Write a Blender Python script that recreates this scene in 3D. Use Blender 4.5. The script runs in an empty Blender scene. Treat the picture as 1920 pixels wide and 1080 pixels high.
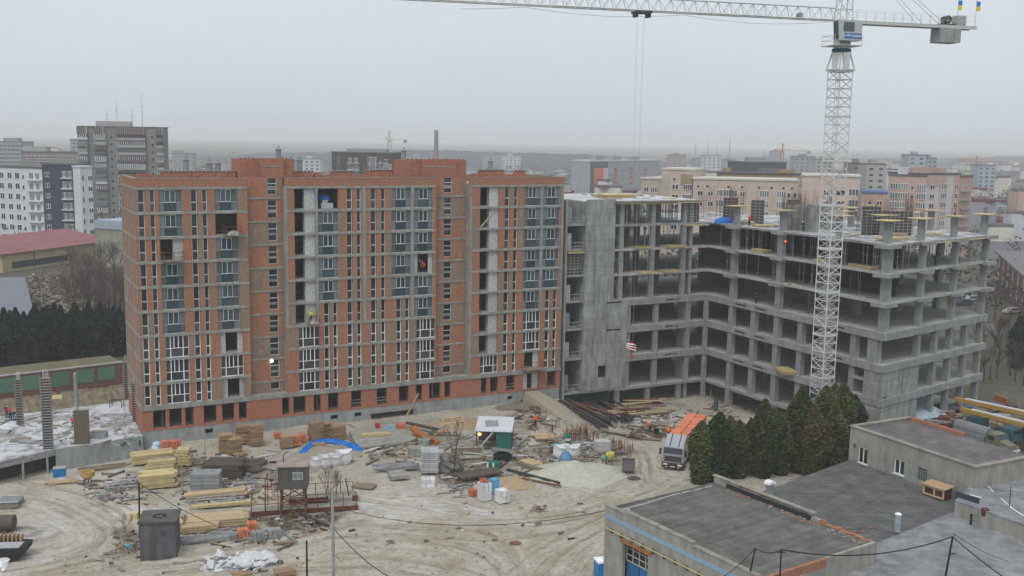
import bpy, bmesh, math, random
import numpy as np
from mathutils import Matrix, Vector, noise as mnoise
R = random.Random(7)
sc = bpy.context.scene
col = sc.collection
rad = math.radians

# ------------------------------------------------------------------ camera
FPX, PITCH, ROLL, CAMZ = 1960.67, 0.1409, 0.0151, 38.0
fw = Vector((0, math.cos(PITCH), -math.sin(PITCH)))
_r0 = Vector((1, 0, 0)); _u0 = _r0.cross(fw)
rt = math.cos(ROLL) * _r0 + math.sin(ROLL) * _u0
up = -math.sin(ROLL) * _r0 + math.cos(ROLL) * _u0
cd = bpy.data.cameras.new('camera')
cam = bpy.data.objects.new('camera', cd); col.objects.link(cam)
cam.matrix_world = Matrix(((rt.x, up.x, -fw.x, 0), (rt.y, up.y, -fw.y, 0), (rt.z, up.z, -fw.z, CAMZ), (0, 0, 0, 1)))
cd.sensor_width = 36; cd.lens = FPX / 1920 * 36
cd.clip_start = 1; cd.clip_end = 40000
sc.camera = cam

# ------------------------------------------------------------------ sky, sun, exposure
SKY_S, SUN_S, EXPO, HAZE = 0.146, 1.5, 0.0, 0.00034
w = bpy.data.worlds.new('World'); sc.world = w; w.use_nodes = True
nt = w.node_tree; nt.nodes.clear()
o = nt.nodes.new('ShaderNodeOutputWorld'); b = nt.nodes.new('ShaderNodeBackground')
s = nt.nodes.new('ShaderNodeTexSky'); s.sky_type = 'NISHITA'; s.sun_disc = False
s.sun_elevation = rad(58); s.sun_rotation = rad(200); s.air_density = 1.0; s.dust_density = 4.0; s.ozone_density = 1.0
hs = nt.nodes.new('ShaderNodeHueSaturation'); hs.inputs['Saturation'].default_value = 0.12
mx = nt.nodes.new('ShaderNodeMix'); mx.data_type = 'RGBA'; mx.inputs['Factor'].default_value = 0.8
mx.inputs['B'].default_value = (4.95, 5.4, 5.85, 1)       # even cloud layer
nt.links.new(s.outputs[0], hs.inputs['Color']); nt.links.new(hs.outputs[0], mx.inputs['A'])
_n = nt.nodes.new('ShaderNodeTexNoise'); _n.inputs['Scale'].default_value = 2.2; _n.inputs['Detail'].default_value = 5
_t = nt.nodes.new('ShaderNodeTexCoord'); _m = nt.nodes.new('ShaderNodeMapping'); _m.inputs['Scale'].default_value = (1, 1, 3.5)
nt.links.new(_t.outputs['Generated'], _m.inputs['Vector']); nt.links.new(_m.outputs[0], _n.inputs['Vector'])
_r = nt.nodes.new('ShaderNodeMapRange'); _r.inputs['From Min'].default_value = .3; _r.inputs['From Max'].default_value = .7; _r.inputs['To Min'].default_value = .965; _r.inputs['To Max'].default_value = 1.035
nt.links.new(_n.outputs['Fac'], _r.inputs['Value'])
_v = nt.nodes.new('ShaderNodeVectorMath'); _v.operation = 'SCALE'; nt.links.new(mx.outputs['Result'], _v.inputs[0]); nt.links.new(_r.outputs[0], _v.inputs['Scale'])
nt.links.new(_v.outputs[0], b.inputs['Color']); b.inputs['Strength'].default_value = SKY_S
nt.links.new(b.outputs[0], o.inputs[0])
sl = bpy.data.lights.new('sun', 'SUN'); sl.energy = SUN_S; sl.angle = rad(40); sl.color = (1, 0.97, 0.93)
so = bpy.data.objects.new('sun', sl); col.objects.link(so)
az = rad(200); so.rotation_euler = Vector((math.sin(az) * math.cos(rad(58)), math.cos(az) * math.cos(rad(58)), math.sin(rad(58)))).to_track_quat('Z', 'Y').to_euler()
sc.view_settings.view_transform = 'Standard'; sc.view_settings.look = 'None'
sc.view_settings.gamma = 1; sc.view_settings.use_curve_mapping = False; sc.view_settings.exposure = EXPO
sc.cycles.volume_bounces = 12; sc.cycles.max_bounces = 12; sc.cycles.diffuse_bounces = 3
sc.cycles.glossy_bounces = 2; sc.cycles.transmission_bounces = 2

# ------------------------------------------------------------------ place helpers
def ray(px, py): return fw + rt * ((px - 960) / FPX) - up * ((py - 540) / FPX)
def G(px, py, z=0.0):
    d = ray(px, py); t = (z - CAMZ) / d.z
    return Vector((d.x * t, d.y * t, z))
def far(px, py, dist):                       # the point that many metres out, on the sight line
    d = ray(px, py) * dist; return Vector((d.x, d.y, CAMZ + d.z))
TH = math.atan2(0.45721677, 0.88935529)      # both buildings stand at this angle
T2 = Vector((0.88935529, 0.45721677, 0)); N2 = Vector((-0.45721677, 0.88935529, 0))
A0 = Vector((-45.1967, 124.944, 0)); O0 = Vector((7.67, 152.3, 0))
def smooth(a):
    a = np.clip(a, 0, 1); return a * a * (3 - 2 * a)
def pit(x, y):                               # the yard falls towards the concrete frame
    dx, dy = x - O0.x, y - O0.y
    lx = dx * T2.x + dy * T2.y; ly = dx * N2.x + dy * N2.y
    a = smooth((lx - 8) / 14) * smooth((ly + 60) / 20) * smooth((62 - lx) / 8)
    c = smooth((ly + 11) / 9) * smooth((lx + 1) / 4) * smooth((62 - lx) / 8)
    ax_, ay_, bx_, by_ = -76.0, 106.0, -49.5, 121.5; L = (bx_ - ax_) ** 2 + (by_ - ay_) ** 2
    t = np.clip(((x - ax_) * (bx_ - ax_) + (y - ay_) * (by_ - ay_)) / L, 0, 1)
    e = smooth((8.5 - np.hypot(x - ax_ - t * (bx_ - ax_), y - ay_ - t * (by_ - ay_))) / 5.5)
    return -2.6 * np.maximum(a, c) * smooth((40 - ly) / 10) - 1.15 * e
def GG(px, py, dz=0.0):                      # on the real ground
    z = 0.0
    for _ in range(12):
        p = G(px, py, z + dz); z = 0.5 * z + 0.5 * float(pit(p.x, p.y))
    return p
def LB(s_, y_, z_=0.0): return A0 + T2 * s_ + N2 * y_ + Vector((0, 0, z_))
def LR(s_, y_, z_=0.0): return O0 + T2 * s_ + N2 * y_ + Vector((0, 0, z_))

# ------------------------------------------------------------------ mesh helpers
class MB:
    def __init__(s): s.v = []; s.f = []; s.m = []
    def add(s, vs, fs, mi=0):
        n = len(s.v); s.v += [tuple(p) for p in vs]
        s.f += [tuple(i + n for i in q) for q in fs]; s.m += [mi] * len(fs); return s
    def box(s, x0, x1, y0, y1, z0, z1, mi=0):
        return s.add([(x0, y0, z0), (x1, y0, z0), (x1, y1, z0), (x0, y1, z0), (x0, y0, z1), (x1, y0, z1), (x1, y1, z1), (x0, y1, z1)],
                     [(0, 3, 2, 1), (4, 5, 6, 7), (0, 1, 5, 4), (1, 2, 6, 5), (2, 3, 7, 6), (3, 0, 4, 7)], mi)
    def rbox(s, c, size, rz=0, rx=0, ry=0, mi=0):
        m = Matrix.Translation(Vector(c)) @ Matrix.Rotation(rz, 4, 'Z') @ Matrix.Rotation(ry, 4, 'Y') @ Matrix.Rotation(rx, 4, 'X')
        a, b_, c_ = size[0] / 2, size[1] / 2, size[2] / 2
        vs = [m @ Vector(p) for p in ((-a, -b_, -c_), (a, -b_, -c_), (a, b_, -c_), (-a, b_, -c_), (-a, -b_, c_), (a, -b_, c_), (a, b_, c_), (-a, b_, c_))]
        return s.add(vs, [(0, 3, 2, 1), (4, 5, 6, 7), (0, 1, 5, 4), (1, 2, 6, 5), (2, 3, 7, 6), (3, 0, 4, 7)], mi)
    def tube(s, p, q, r, n=4, mi=0, r2=None):
        p = Vector(p); q = Vector(q); d = q - p
        if d.length < 1e-6: return s
        d.normalize(); a = d.orthogonal().normalized(); b_ = d.cross(a); r2 = r if r2 is None else r2
        vs = []
        for (c, rr) in ((p, r), (q, r2)):
            for i in range(n):
                t = 2 * math.pi * (i + 0.5) / n
                vs.append(c + a * (math.cos(t) * rr) + b_ * (math.sin(t) * rr))
        fs = [(i, (i + 1) % n, n + (i + 1) % n, n + i) for i in range(n)]
        fs += [tuple(range(n))[::-1], tuple(range(n, 2 * n))]
        return s.add(vs, fs, mi)
    def path(s, pts, r, n=4, mi=0):
        for a, b_ in zip(pts[:-1], pts[1:]): s.tube(a, b_, r, n, mi)
        return s
    def prism(s, poly, z0, z1, mi=0):
        n = len(poly)
        vs = [(x, y, z0) for x, y in poly] + [(x, y, z1) for x, y in poly]
        fs = [tuple(range(n))[::-1], tuple(range(n, 2 * n))] + [(i, (i + 1) % n, n + (i + 1) % n, n + i) for i in range(n)]
        return s.add(vs, fs, mi)
    def yprism(s, poly, y0, y1, mi=0):       # outline in x,z pushed along y
        n = len(poly)
        vs = [(x, y0, z) for x, z in poly] + [(x, y1, z) for x, z in poly]
        fs = [tuple(range(n)), tuple(range(n, 2 * n))[::-1]] + [((i + 1) % n, i, n + i, n + (i + 1) % n) for i in range(n)]
        return s.add(vs, fs, mi)
    def lathe(s, prof, n=10, mi=0, c=(0, 0, 0)):
        vs = []
        for r_, z in prof:
            for i in range(n):
                t = 2 * math.pi * i / n; vs.append((c[0] + r_ * math.cos(t), c[1] + r_ * math.sin(t), c[2] + z))
        fs = [(k * n + i, k * n + (i + 1) % n, (k + 1) * n + (i + 1) % n, (k + 1) * n + i) for k in range(len(prof) - 1) for i in range(n)]
        fs += [tuple(range(n))[::-1], tuple(range((len(prof) - 1) * n, len(prof) * n))]
        return s.add(vs, fs, mi)
    def blob(s, c, rx, ry, rz, n=9, k=5, jit=0.15, mi=0, half=False, seed=0):
        q = random.Random(seed + int(rx * 97)); vs = []
        for a in range(k + 1):
            ph = (math.pi / 2 if half else math.pi) * a / k
            for i in range(n):
                t = 2 * math.pi * i / n; j = 1 + q.uniform(-jit, jit)
                vs.append((c[0] + rx * math.sin(ph) * math.cos(t) * j, c[1] + ry * math.sin(ph) * math.sin(t) * j, c[2] + rz * math.cos(ph) * (1 + q.uniform(-jit, jit) * .5)))
        fs = [(a * n + i, (a + 1) * n + i, (a + 1) * n + (i + 1) % n, a * n + (i + 1) % n) for a in range(k) for i in range(n)]
        return s.add(vs, fs, mi)
    def holes(s, x0, x1, z0, z1, y0, y1, hs, mi=0):   # a wall in x,z with holes (a,b,c,d)
        xs = sorted({x0, x1, *[h[0] for h in hs], *[h[1] for h in hs]}); xs = [x for x in xs if x0 <= x <= x1]
        for a, b_ in zip(xs[:-1], xs[1:]):
            m = (a + b_) / 2; cut = sorted([(h[2], h[3]) for h in hs if h[0] < m < h[1]]); z = z0
            for c, d in cut:
                if c > z: s.box(a, b_, y0, y1, z, c, mi)
                z = max(z, d)
            if z < z1: s.box(a, b_, y0, y1, z, z1, mi)
        return s
    def mesh(s, name, mats):
        me = bpy.data.meshes.new(name); me.from_pydata(s.v, [], s.f)
        for m in (mats if isinstance(mats, (list, tuple)) else [mats]): me.materials.append(m)
        if any(s.m): me.polygons.foreach_set('material_index', s.m)
        me.update(); return me
def ob(name, me, parent=None, loc=(0, 0, 0), rz=0, kind=None, label=None, rot=None, scale=None):
    o = bpy.data.objects.new(name, me); col.objects.link(o)
    o.location = loc; o.rotation_euler = rot if rot else (0, 0, rz)
    if scale: o.scale = scale
    if parent: o.parent = parent
    if kind: o['kind'] = kind
    if label: o['label'] = label
    return o
def tag(o, label, cat, group=None):
    o['label'] = label; o['category'] = cat
    if group: o['group'] = group
    return o
def thing(name, label, cat, loc=(0, 0, 0), rz=0, group=None):
    return tag(ob(name, None, None, loc, rz), label, cat, group)
def dup(root, loc=None, rz=None, label=None, name=None, scale=None):
    r = root.copy(); col.objects.link(r)
    if loc is not None: r.location = loc
    if rz is not None: r.rotation_euler = (0, 0, rz)
    if scale: r.scale = scale
    if label: r['label'] = label
    for ch in root.children:
        c = ch.copy(); col.objects.link(c); c.parent = r
        for g in ch.children:
            d = g.copy(); col.objects.link(d); d.parent = c
    return r

# ------------------------------------------------------------------ materials
MATS = {}
def nodes(name, rough=0.8, spec=0.3, metal=0.0):
    m = bpy.data.materials.new(name); m.use_nodes = True; n = m.node_tree
    p = n.nodes['Principled BSDF']; p.inputs['Roughness'].default_value = rough
    p.inputs['Specular IOR Level'].default_value = spec; p.inputs['Metallic'].default_value = metal
    return m, n, p
def nz(n, scale, detail=4, vec=None, rough=0.6):
    t = n.nodes.new('ShaderNodeTexNoise'); t.inputs['Scale'].default_value = scale
    t.inputs['Detail'].default_value = detail; t.inputs['Roughness'].default_value = rough
    if vec is not None: n.links.new(vec, t.inputs['Vector'])
    return t.outputs['Fac']
def ramp(n, fac, stops):
    r = n.nodes.new('ShaderNodeValToRGB'); e = r.color_ramp.elements
    e[0].position, e[0].color = stops[0][0], (*stops[0][1], 1)
    e[1].position, e[1].color = stops[-1][0], (*stops[-1][1], 1)
    for p_, c in stops[1:-1]:
        q = e.new(p_); q.color = (*c, 1)
    n.links.new(fac, r.inputs['Fac']); return r.outputs['Color']
def mixc(n, fac, a, b_, mode='MIX'):
    m = n.nodes.new('ShaderNodeMix'); m.data_type = 'RGBA'; m.blend_type = mode
    for k, v in (('Factor', fac), ('A', a), ('B', b_)):
        if isinstance(v, bpy.types.NodeSocket): n.links.new(v, m.inputs[k])
        elif k == 'Factor': m.inputs[k].default_value = v
        else: m.inputs[k].default_value = (*v, 1)
    return m.outputs['Result']
def mathn(n, op, a, b_=0.0, clamp=False):
    m = n.nodes.new('ShaderNodeMath'); m.operation = op; m.use_clamp = clamp
    for i, v in enumerate((a, b_)):
        if isinstance(v, bpy.types.NodeSocket): n.links.new(v, m.inputs[i])
        else: m.inputs[i].default_value = v
    return m.outputs[0]
def coords(n, kind='Object', scale=None):
    t = n.nodes.new('ShaderNodeTexCoord').outputs[kind]
    if scale:
        mp = n.nodes.new('ShaderNodeMapping'); mp.inputs['Scale'].default_value = scale
        n.links.new(t, mp.inputs['Vector']); return mp.outputs[0]
    return t
def objrand(n): return n.nodes.new('ShaderNodeObjectInfo').outputs['Random']
def bump(n, p, h, dist=0.05, strength=0.5):
    b_ = n.nodes.new('ShaderNodeBump'); b_.inputs['Distance'].default_value = dist; b_.inputs['Strength'].default_value = strength
    n.links.new(h, b_.inputs['Height']); n.links.new(b_.outputs[0], p.inputs['Normal'])
def plain(name, c, rough=0.75, var=0.25, scale=2.0, metal=0.0, spec=0.3, rnd=0.15, streak=False):
    if name in MATS: return MATS[name]
    m, n, p = nodes(name, rough, spec, metal)
    v = coords(n, 'Object', (1, 1, 0.25) if streak else None)
    f = nz(n, scale, 5, v)
    lo = tuple(x * (1 - var) for x in c); hi = tuple(min(1, x * (1 + var)) for x in c)
    a = ramp(n, f, [(0.3, lo), (0.7, hi)])
    if rnd:
        k = mathn(n, 'MULTIPLY_ADD', objrand(n), 2 * rnd); k.node.inputs[2].default_value = 1 - rnd
        g = n.nodes.new('ShaderNodeCombineXYZ')
        for i in range(3): n.links.new(k, g.inputs[i])
        a = mixc(n, 1.0, a, g.outputs[0], 'MULTIPLY')
    n.links.new(a, p.inputs['Base Color']); MATS[name] = m; return m
def brickmat(name, cols, patch=0.5, mortar=(0.3, 0.27, 0.24)):
    if name in MATS: return MATS[name]
    m, n, p = nodes(name, 0.9, 0.15)
    tc = coords(n, 'Object'); sp = n.nodes.new('ShaderNodeSeparateXYZ'); n.links.new(tc, sp.inputs[0])
    cb = n.nodes.new('ShaderNodeCombineXYZ'); n.links.new(mathn(n, 'ADD', sp.outputs[0], sp.outputs[1]), cb.inputs[0]); n.links.new(sp.outputs[2], cb.inputs[1])
    br = n.nodes.new('ShaderNodeTexBrick'); n.links.new(cb.outputs[0], br.inputs['Vector'])
    br.inputs['Scale'].default_value = 1.0; br.inputs['Brick Width'].default_value = 0.39; br.inputs['Row Height'].default_value = 0.1
    br.inputs['Mortar Size'].default_value = 0.012; br.inputs['Bias'].default_value = 0.0
    br.inputs['Color1'].default_value = (*cols[0], 1); br.inputs['Color2'].default_value = (*cols[1], 1); br.inputs['Mortar'].default_value = (*mortar, 1)
    f = nz(n, 0.55, 6, tc, 0.7)
    k = mathn(n, 'ADD', mathn(n, 'MULTIPLY', f, 1.1), mathn(n, 'MULTIPLY', objrand(n), patch))
    k = mathn(n, 'SUBTRACT', k, 0.35, True)
    tint = ramp(n, k, [(0.05, cols[2]), (0.3, cols[0]), (0.55, cols[3]), (0.75, cols[1])])
    base = mixc(n, 0.55, br.outputs['Color'], tint)
    sm = ramp(n, nz(n, 2.6, 5, coords(n, 'Object', (1, 1, 2.2)), .85), [(0.32, (0.55, 0.53, 0.52)), (0.5, (1, 1, 1)), (0.68, (1.35, 1.35, 1.35))])
    pl = ramp(n, nz(n, 1.3, 5, coords(n, 'Object', (1.6, 1.6, .5)), .7), [(0.55, (1, 1, 1)), (0.72, (1.3, 1.42, 1.5))])
    sm = mixc(n, 1.0, sm, pl, 'MULTIPLY')
    a = mixc(n, 1.0, base, sm, 'MULTIPLY')
    a = mixc(n, 1.0, a, (0.93, 0.95, 0.93), 'MULTIPLY')
    n.links.new(a, p.inputs['Base Color']); bump(n, p, br.outputs['Fac'], 0.01, -0.4); MATS[name] = m; return m
def concrete(name, c, stain=0.5, panel=None, snow=0.0):
    if name in MATS: return MATS[name]
    m, n, p = nodes(name, 0.85, 0.2)
    tc = coords(n, 'Object'); st = coords(n, 'Object', (1.3, 1.3, 0.3))
    f1 = nz(n, 0.7, 6, tc, 0.7); f2 = nz(n, 1.0, 5, st, 0.65)
    a = ramp(n, f1, [(0.3, tuple(x * 0.8 for x in c)), (0.5, c), (0.75, tuple(x * 1.18 for x in c))])
    d = ramp(n, f2, [(0.38, tuple([1 - stain * 0.7] * 3)), (0.58, (1, 1, 1)), (0.8, (1.12, 1.12, 1.1))])
    a = mixc(n, 1.0, a, d, 'MULTIPLY')
    if panel:
        sp = n.nodes.new('ShaderNodeSeparateXYZ'); n.links.new(tc, sp.inputs[0])
        cb = n.nodes.new('ShaderNodeCombineXYZ'); n.links.new(mathn(n, 'ADD', sp.outputs[0], sp.outputs[1]), cb.inputs[0]); n.links.new(sp.outputs[2], cb.inputs[1])
        br = n.nodes.new('ShaderNodeTexBrick'); n.links.new(cb.outputs[0], br.inputs['Vector']); br.offset = 0
        br.inputs['Scale'].default_value = 1; br.inputs['Brick Width'].default_value = panel[0]; br.inputs['Row Height'].default_value = panel[1]
        br.inputs['Mortar Size'].default_value = 0.035; br.inputs['Color1'].default_value = (1, 1, 1, 1); br.inputs['Color2'].default_value = (.8, .8, .8, 1); br.inputs['Mortar'].default_value = (.42, .42, .42, 1)
        a = mixc(n, 0.8, a, mixc(n, 1.0, a, br.outputs['Color'], 'MULTIPLY'))
    if snow:
        g = n.nodes.new('ShaderNodeNewGeometry'); sp2 = n.nodes.new('ShaderNodeSeparateXYZ'); n.links.new(g.outputs['Normal'], sp2.inputs[0])
        k = mathn(n, 'MULTIPLY', mathn(n, 'GREATER_THAN', sp2.outputs[2], 0.8), ramp(n, nz(n, 0.35, 6, tc), [(0.62 - snow * .3, (0, 0, 0)), (0.72 - snow * .3, (1, 1, 1))]))
        a = mixc(n, k, a, (0.5, 0.51, 0.53))
    n.links.new(a, p.inputs['Base Color']); bump(n, p, f1, 0.03, 0.3); MATS[name] = m; return m
def foliage(name, c1, c2, c3):
    if name in MATS: return MATS[name]
    m, n, p = nodes(name, 0.7, 0.2)
    f = nz(n, 0.9, 5, coords(n, 'Object')); g = n.nodes.new('ShaderNodeNewGeometry')
    k = mathn(n, 'ADD', mathn(n, 'MULTIPLY', f, 0.75), mathn(n, 'MULTIPLY', g.outputs['Random Per Island'], 0.35))
    k = mathn(n, 'ADD', k, mathn(n, 'MULTIPLY', mathn(n, 'SUBTRACT', objrand(n), 0.5), 0.3))
    n.links.new(ramp(n, k, [(0.3, c1), (0.52, c2), (0.72, c3)]), p.inputs['Base Color']); MATS[name] = m; return m
def glass(name, lo, hi, rough=0.12):
    if name in MATS: return MATS[name]
    m, n, p = nodes(name, rough, 0.55)
    n.links.new(ramp(n, objrand(n), [(0.2, lo), (0.85, hi)]), p.inputs['Base Color']); MATS[name] = m; return m

B_OR = brickmat('brick_orange', [(0.36, 0.15, 0.09), (0.28, 0.175, 0.12), (0.24, 0.18, 0.125), (0.43, 0.15, 0.08)])
B_RED = brickmat('brick_new_red', [(0.37, 0.14, 0.09), (0.33, 0.13, 0.085), (0.31, 0.15, 0.1), (0.41, 0.14, 0.085)], 0.2)
B_TAN = brickmat('brick_mixed_tan', [(0.29, 0.19, 0.135), (0.24, 0.175, 0.13), (0.33, 0.16, 0.11), (0.25, 0.18, 0.14)], 0.3)
B_OLD = brickmat('brick_old', [(0.2, 0.085, 0.06), (0.16, 0.085, 0.065), (0.22, 0.1, 0.07), (0.14, 0.08, 0.065)], 0.3)
CON = concrete('concrete_slab_edge', (0.3, 0.305, 0.28), 0.35)
CONP = concrete('concrete_plinth', (0.3, 0.32, 0.315), 0.3)
CONF = concrete('concrete_frame', (0.29, 0.3, 0.295), 0.3)
CONW = concrete('concrete_wall_panels', (0.33, 0.345, 0.335), 0.45, panel=(2.45, 3.9))
CONL = concrete('concrete_old_render', (0.3, 0.3, 0.265), 0.3)
FLOORC = concrete('concrete_floor_dust', (0.42, 0.425, 0.415), 0.25)
SLABS = concrete('concrete_deck_frost', (0.3, 0.305, 0.3), 0.4, snow=0.55)
SLABG = concrete('concrete_deck_dusty', (0.33, 0.33, 0.325), 0.5, snow=0.6)
SLABW = concrete('concrete_deck_white', (0.42, 0.42, 0.42), 0.4, snow=0.8)
BLOCK = plain('aerated_block', (0.42, 0.43, 0.43), 0.9, 0.3, 3.5)
DARKIN = plain('shaded_interior', (0.04, 0.042, 0.045), 0.9, 0.3)  # near-black colour standing in for shade behind openings
WHITE = plain('white_upvc', (0.8, 0.81, 0.82), 0.4, 0.05, rnd=0.05)
GREYF = plain('grey_film_frame', (0.55, 0.56, 0.56), 0.5, 0.1)
TEAL = plain('dark_teal_frame', (0.03, 0.06, 0.075), 0.4, 0.2)
GLM = glass('dim_glass', (0.025, 0.028, 0.03), (0.075, 0.08, 0.082))
GL = glass('window_glass', (0.008, 0.009, 0.012), (0.035, 0.038, 0.045))
GLG = glass('painted_reflection_glass', (0.08, 0.1, 0.105), (0.17, 0.2, 0.205), 0.2)  # blue-grey reflection put into the base colour
GLT = glass('tinted_blue_glass', (0.02, 0.045, 0.06), (0.05, 0.085, 0.1))
STEEL = plain('galvanised_steel', (0.33, 0.34, 0.35), 0.5, 0.2, metal=0.3)
CRW = plain('crane_white_paint', (0.5, 0.51, 0.5), 0.5, 0.12, 4)
RUST = plain('rusty_steel', (0.16, 0.07, 0.04), 0.85, 0.4, 5)
RUSTO = plain('orange_rust', (0.35, 0.13, 0.04), 0.8, 0.3, 5)
DKSTEEL = plain('dark_steel', (0.055, 0.052, 0.055), 0.7, 0.35, 4)
YELW = plain('yellow_formwork_panel', (0.5, 0.41, 0.22), 0.7, 0.2, 4)
WOOD = plain('pine_board', (0.47, 0.36, 0.22), 0.75, 0.22, 6)
WOODO = plain('weathered_board', (0.23, 0.18, 0.13), 0.85, 0.3, 6)
PALW = plain('pallet_wood', (0.36, 0.25, 0.15), 0.8, 0.25, 8)
PLY = plain('dark_plywood', (0.085, 0.07, 0.06), 0.8, 0.3, 3)
BLUE = plain('blue_tarpaulin', (0.02, 0.13, 0.45), 0.5, 0.25, 3)
CYAN = plain('cyan_plastic', (0.07, 0.36, 0.5), 0.5, 0.15)
WSACK = plain('white_sack', (0.62, 0.63, 0.64), 0.7, 0.15, 5)
ORB = plain('orange_hollow_brick', (0.5, 0.17, 0.09), 0.85, 0.22, 5)
ORV = plain('hi_vis_orange', (0.85, 0.13, 0.03), 0.6, 0.1, rnd=0)
REDJ = plain('red_jacket', (0.55, 0.02, 0.03), 0.6, 0.1, rnd=0)
YEV = plain('hi_vis_yellow', (0.5, 0.65, 0.05), 0.6, 0.1, rnd=0)
NAVY = plain('navy_cloth', (0.02, 0.03, 0.06), 0.8, 0.2, rnd=0)
SKIN = plain('skin', (0.5, 0.3, 0.22), 0.6, 0.05, rnd=0)
GREEN = plain('green_sheet', (0.02, 0.12, 0.09), 0.6, 0.2)
BITU = plain('bitumen', (0.09, 0.09, 0.088), 0.85, 0.3, 1.2)
BLACK = plain('black_rubber', (0.015, 0.015, 0.016), 0.7, 0.2)
MUD = plain('mud', (0.16, 0.135, 0.105), 0.95, 0.3, 3)
SAND = plain('sand', (0.36, 0.32, 0.25), 0.95, 0.15, 3)

# ================================================================== GROUND
def axis(a, b_, step, lo, hi, g=1.22):
    m = list(np.arange(a, b_ + step / 2, step)); st = step; x = b_
    while x < hi: st *= g; x += st; m.append(x)
    st = step; x = a
    while x > lo: st *= g; x -= st; m.insert(0, x)
    return np.array(m)
xs = axis(-64, 50, 0.32, -6500, 6500); ys = axis(68, 160, 0.32, -120, 9000)
X, Y = np.meshgrid(xs, ys)
def vnoise(x, y, s, seed):
    q = np.random.RandomState(seed); g = q.rand(256, 256)
    u = x / s; v = y / s; i = np.floor(u).astype(int); j = np.floor(v).astype(int); fu = u - i; fv = v - j
    fu = fu * fu * (3 - 2 * fu); fv = fv * fv * (3 - 2 * fv)
    a = g[i % 256, j % 256]; b_ = g[(i + 1) % 256, j % 256]; c = g[i % 256, (j + 1) % 256]; d = g[(i + 1) % 256, (j + 1) % 256]
    return (a * (1 - fu) + b_ * fu) * (1 - fv) + (c * (1 - fu) + d * fu) * fv
near = smooth((X + 95) / 25) * smooth((100 - X) / 30) * smooth((185 - Y) / 15) * smooth((Y - 40) / 20)
Z = pit(X, Y)
Z = Z + near * (0.35 * (vnoise(X, Y, 9, 1) - .5) + 0.16 * (vnoise(X, Y, 2.5, 2) - .5) + 0.10 * (vnoise(X, Y, 0.9, 3) - .5))
rut = np.zeros_like(X); pale = np.zeros_like(X); FD = np.full_like(X, 1e9); FS = np.zeros_like(X)
def dline(pts, wd):
    global X, Y
    P = [G(*q) for q in pts]; best = np.full_like(X, 1e9); sg = np.zeros_like(X); al = np.zeros_like(X); s0 = 0
    for a, b_ in zip(P[:-1], P[1:]):
        dx, dy = b_.x - a.x, b_.y - a.y; L = dx * dx + dy * dy
        t = np.clip(((X - a.x) * dx + (Y - a.y) * dy) / L, 0, 1); h = np.hypot(X - a.x - t * dx, Y - a.y - t * dy); k = h < best
        best = np.where(k, h, best); sg = np.where(k, np.sign((X - a.x) * dy - (Y - a.y) * dx), sg); al = np.where(k, s0 + t * L ** .5, al); s0 += L ** .5
    return best, sg, al
def curve(pts, n=7):
    out = []; P = [pts[0]] + list(pts) + [pts[-1]]
    for k in range(1, len(P) - 2):
        p0, p1, p2, p3 = P[k - 1:k + 3]
        for i in range(n):
            t = i / n
            out.append(tuple(0.5 * (2 * p1[c] + (p2[c] - p0[c]) * t + (2 * p0[c] - 5 * p1[c] + 4 * p2[c] - p3[c]) * t * t + (3 * p1[c] - p0[c] - 3 * p2[c] + p3[c]) * t ** 3) for c in (0, 1)))
    out.append(pts[-1]); return out
TR = [[(1275, 905), (1200, 945), (1100, 985), (960, 1010), (800, 1010), (640, 1005), (480, 1035), (300, 1060), (60, 1078)],
      [(1262, 900), (1180, 935), (1090, 968), (960, 990), (800, 990), (660, 985), (520, 1015), (360, 1040), (200, 1062)],
      [(1290, 905), (1230, 960), (1190, 1020), (1150, 1090)], [(1270, 915), (1205, 965), (1150, 1020), (1110, 1085)],
      [(1240, 925), (1140, 985), (1050, 1040), (990, 1100)], [(1215, 930), (1110, 975), (1010, 1030), (930, 1095)],
      [(660, 985), (840, 985), (930, 1010), (970, 1050), (985, 1085)], [(690, 1012), (800, 1015), (890, 1035), (930, 1060), (945, 1090)],
      [(60, 905), (160, 930), (250, 985), (200, 1040), (60, 1075)], [(20, 930), (120, 950), (200, 1000), (150, 1040), (10, 1070)],
      [(640, 935), (760, 950), (900, 975), (1040, 965), (1160, 935)], [(1040, 770), (1100, 815), (1180, 840), (1210, 850), (1225, 900)],
      [(650, 1040), (800, 1050), (900, 1075), (940, 1100)], [(560, 1060), (700, 1062), (820, 1085)]]
for k, tr in enumerate(TR):
    d, sg, al = dline(curve(tr), 1); kk = d < np.abs(FD); FD = np.where(kk, d * np.where(sg == 0, 1, sg), FD); FS = np.where(kk, al + 37 * k, FS)
    wob = 0.25 * (vnoise(X, Y, 1.5, 20 + k) - .5)
    a = np.exp(-((d + wob) / 0.33) ** 2); e = np.exp(-((d - 0.62) / 0.25) ** 2)
    rut = np.maximum(rut, a); Z += -0.11 * a + 0.05 * e
def patch(px, py, r1, r2, ang, seed, amt=1.0):
    c = G(px, py); ca, sa = math.cos(ang), math.sin(ang)
    u = ((X - c.x) * ca + (Y - c.y) * sa) / r1; v = (-(X - c.x) * sa + (Y - c.y) * ca) / r2
    return amt * smooth(1.5 - np.hypot(u, v) - 1.3 * (vnoise(X, Y, 1.1, seed) - .3))
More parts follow.
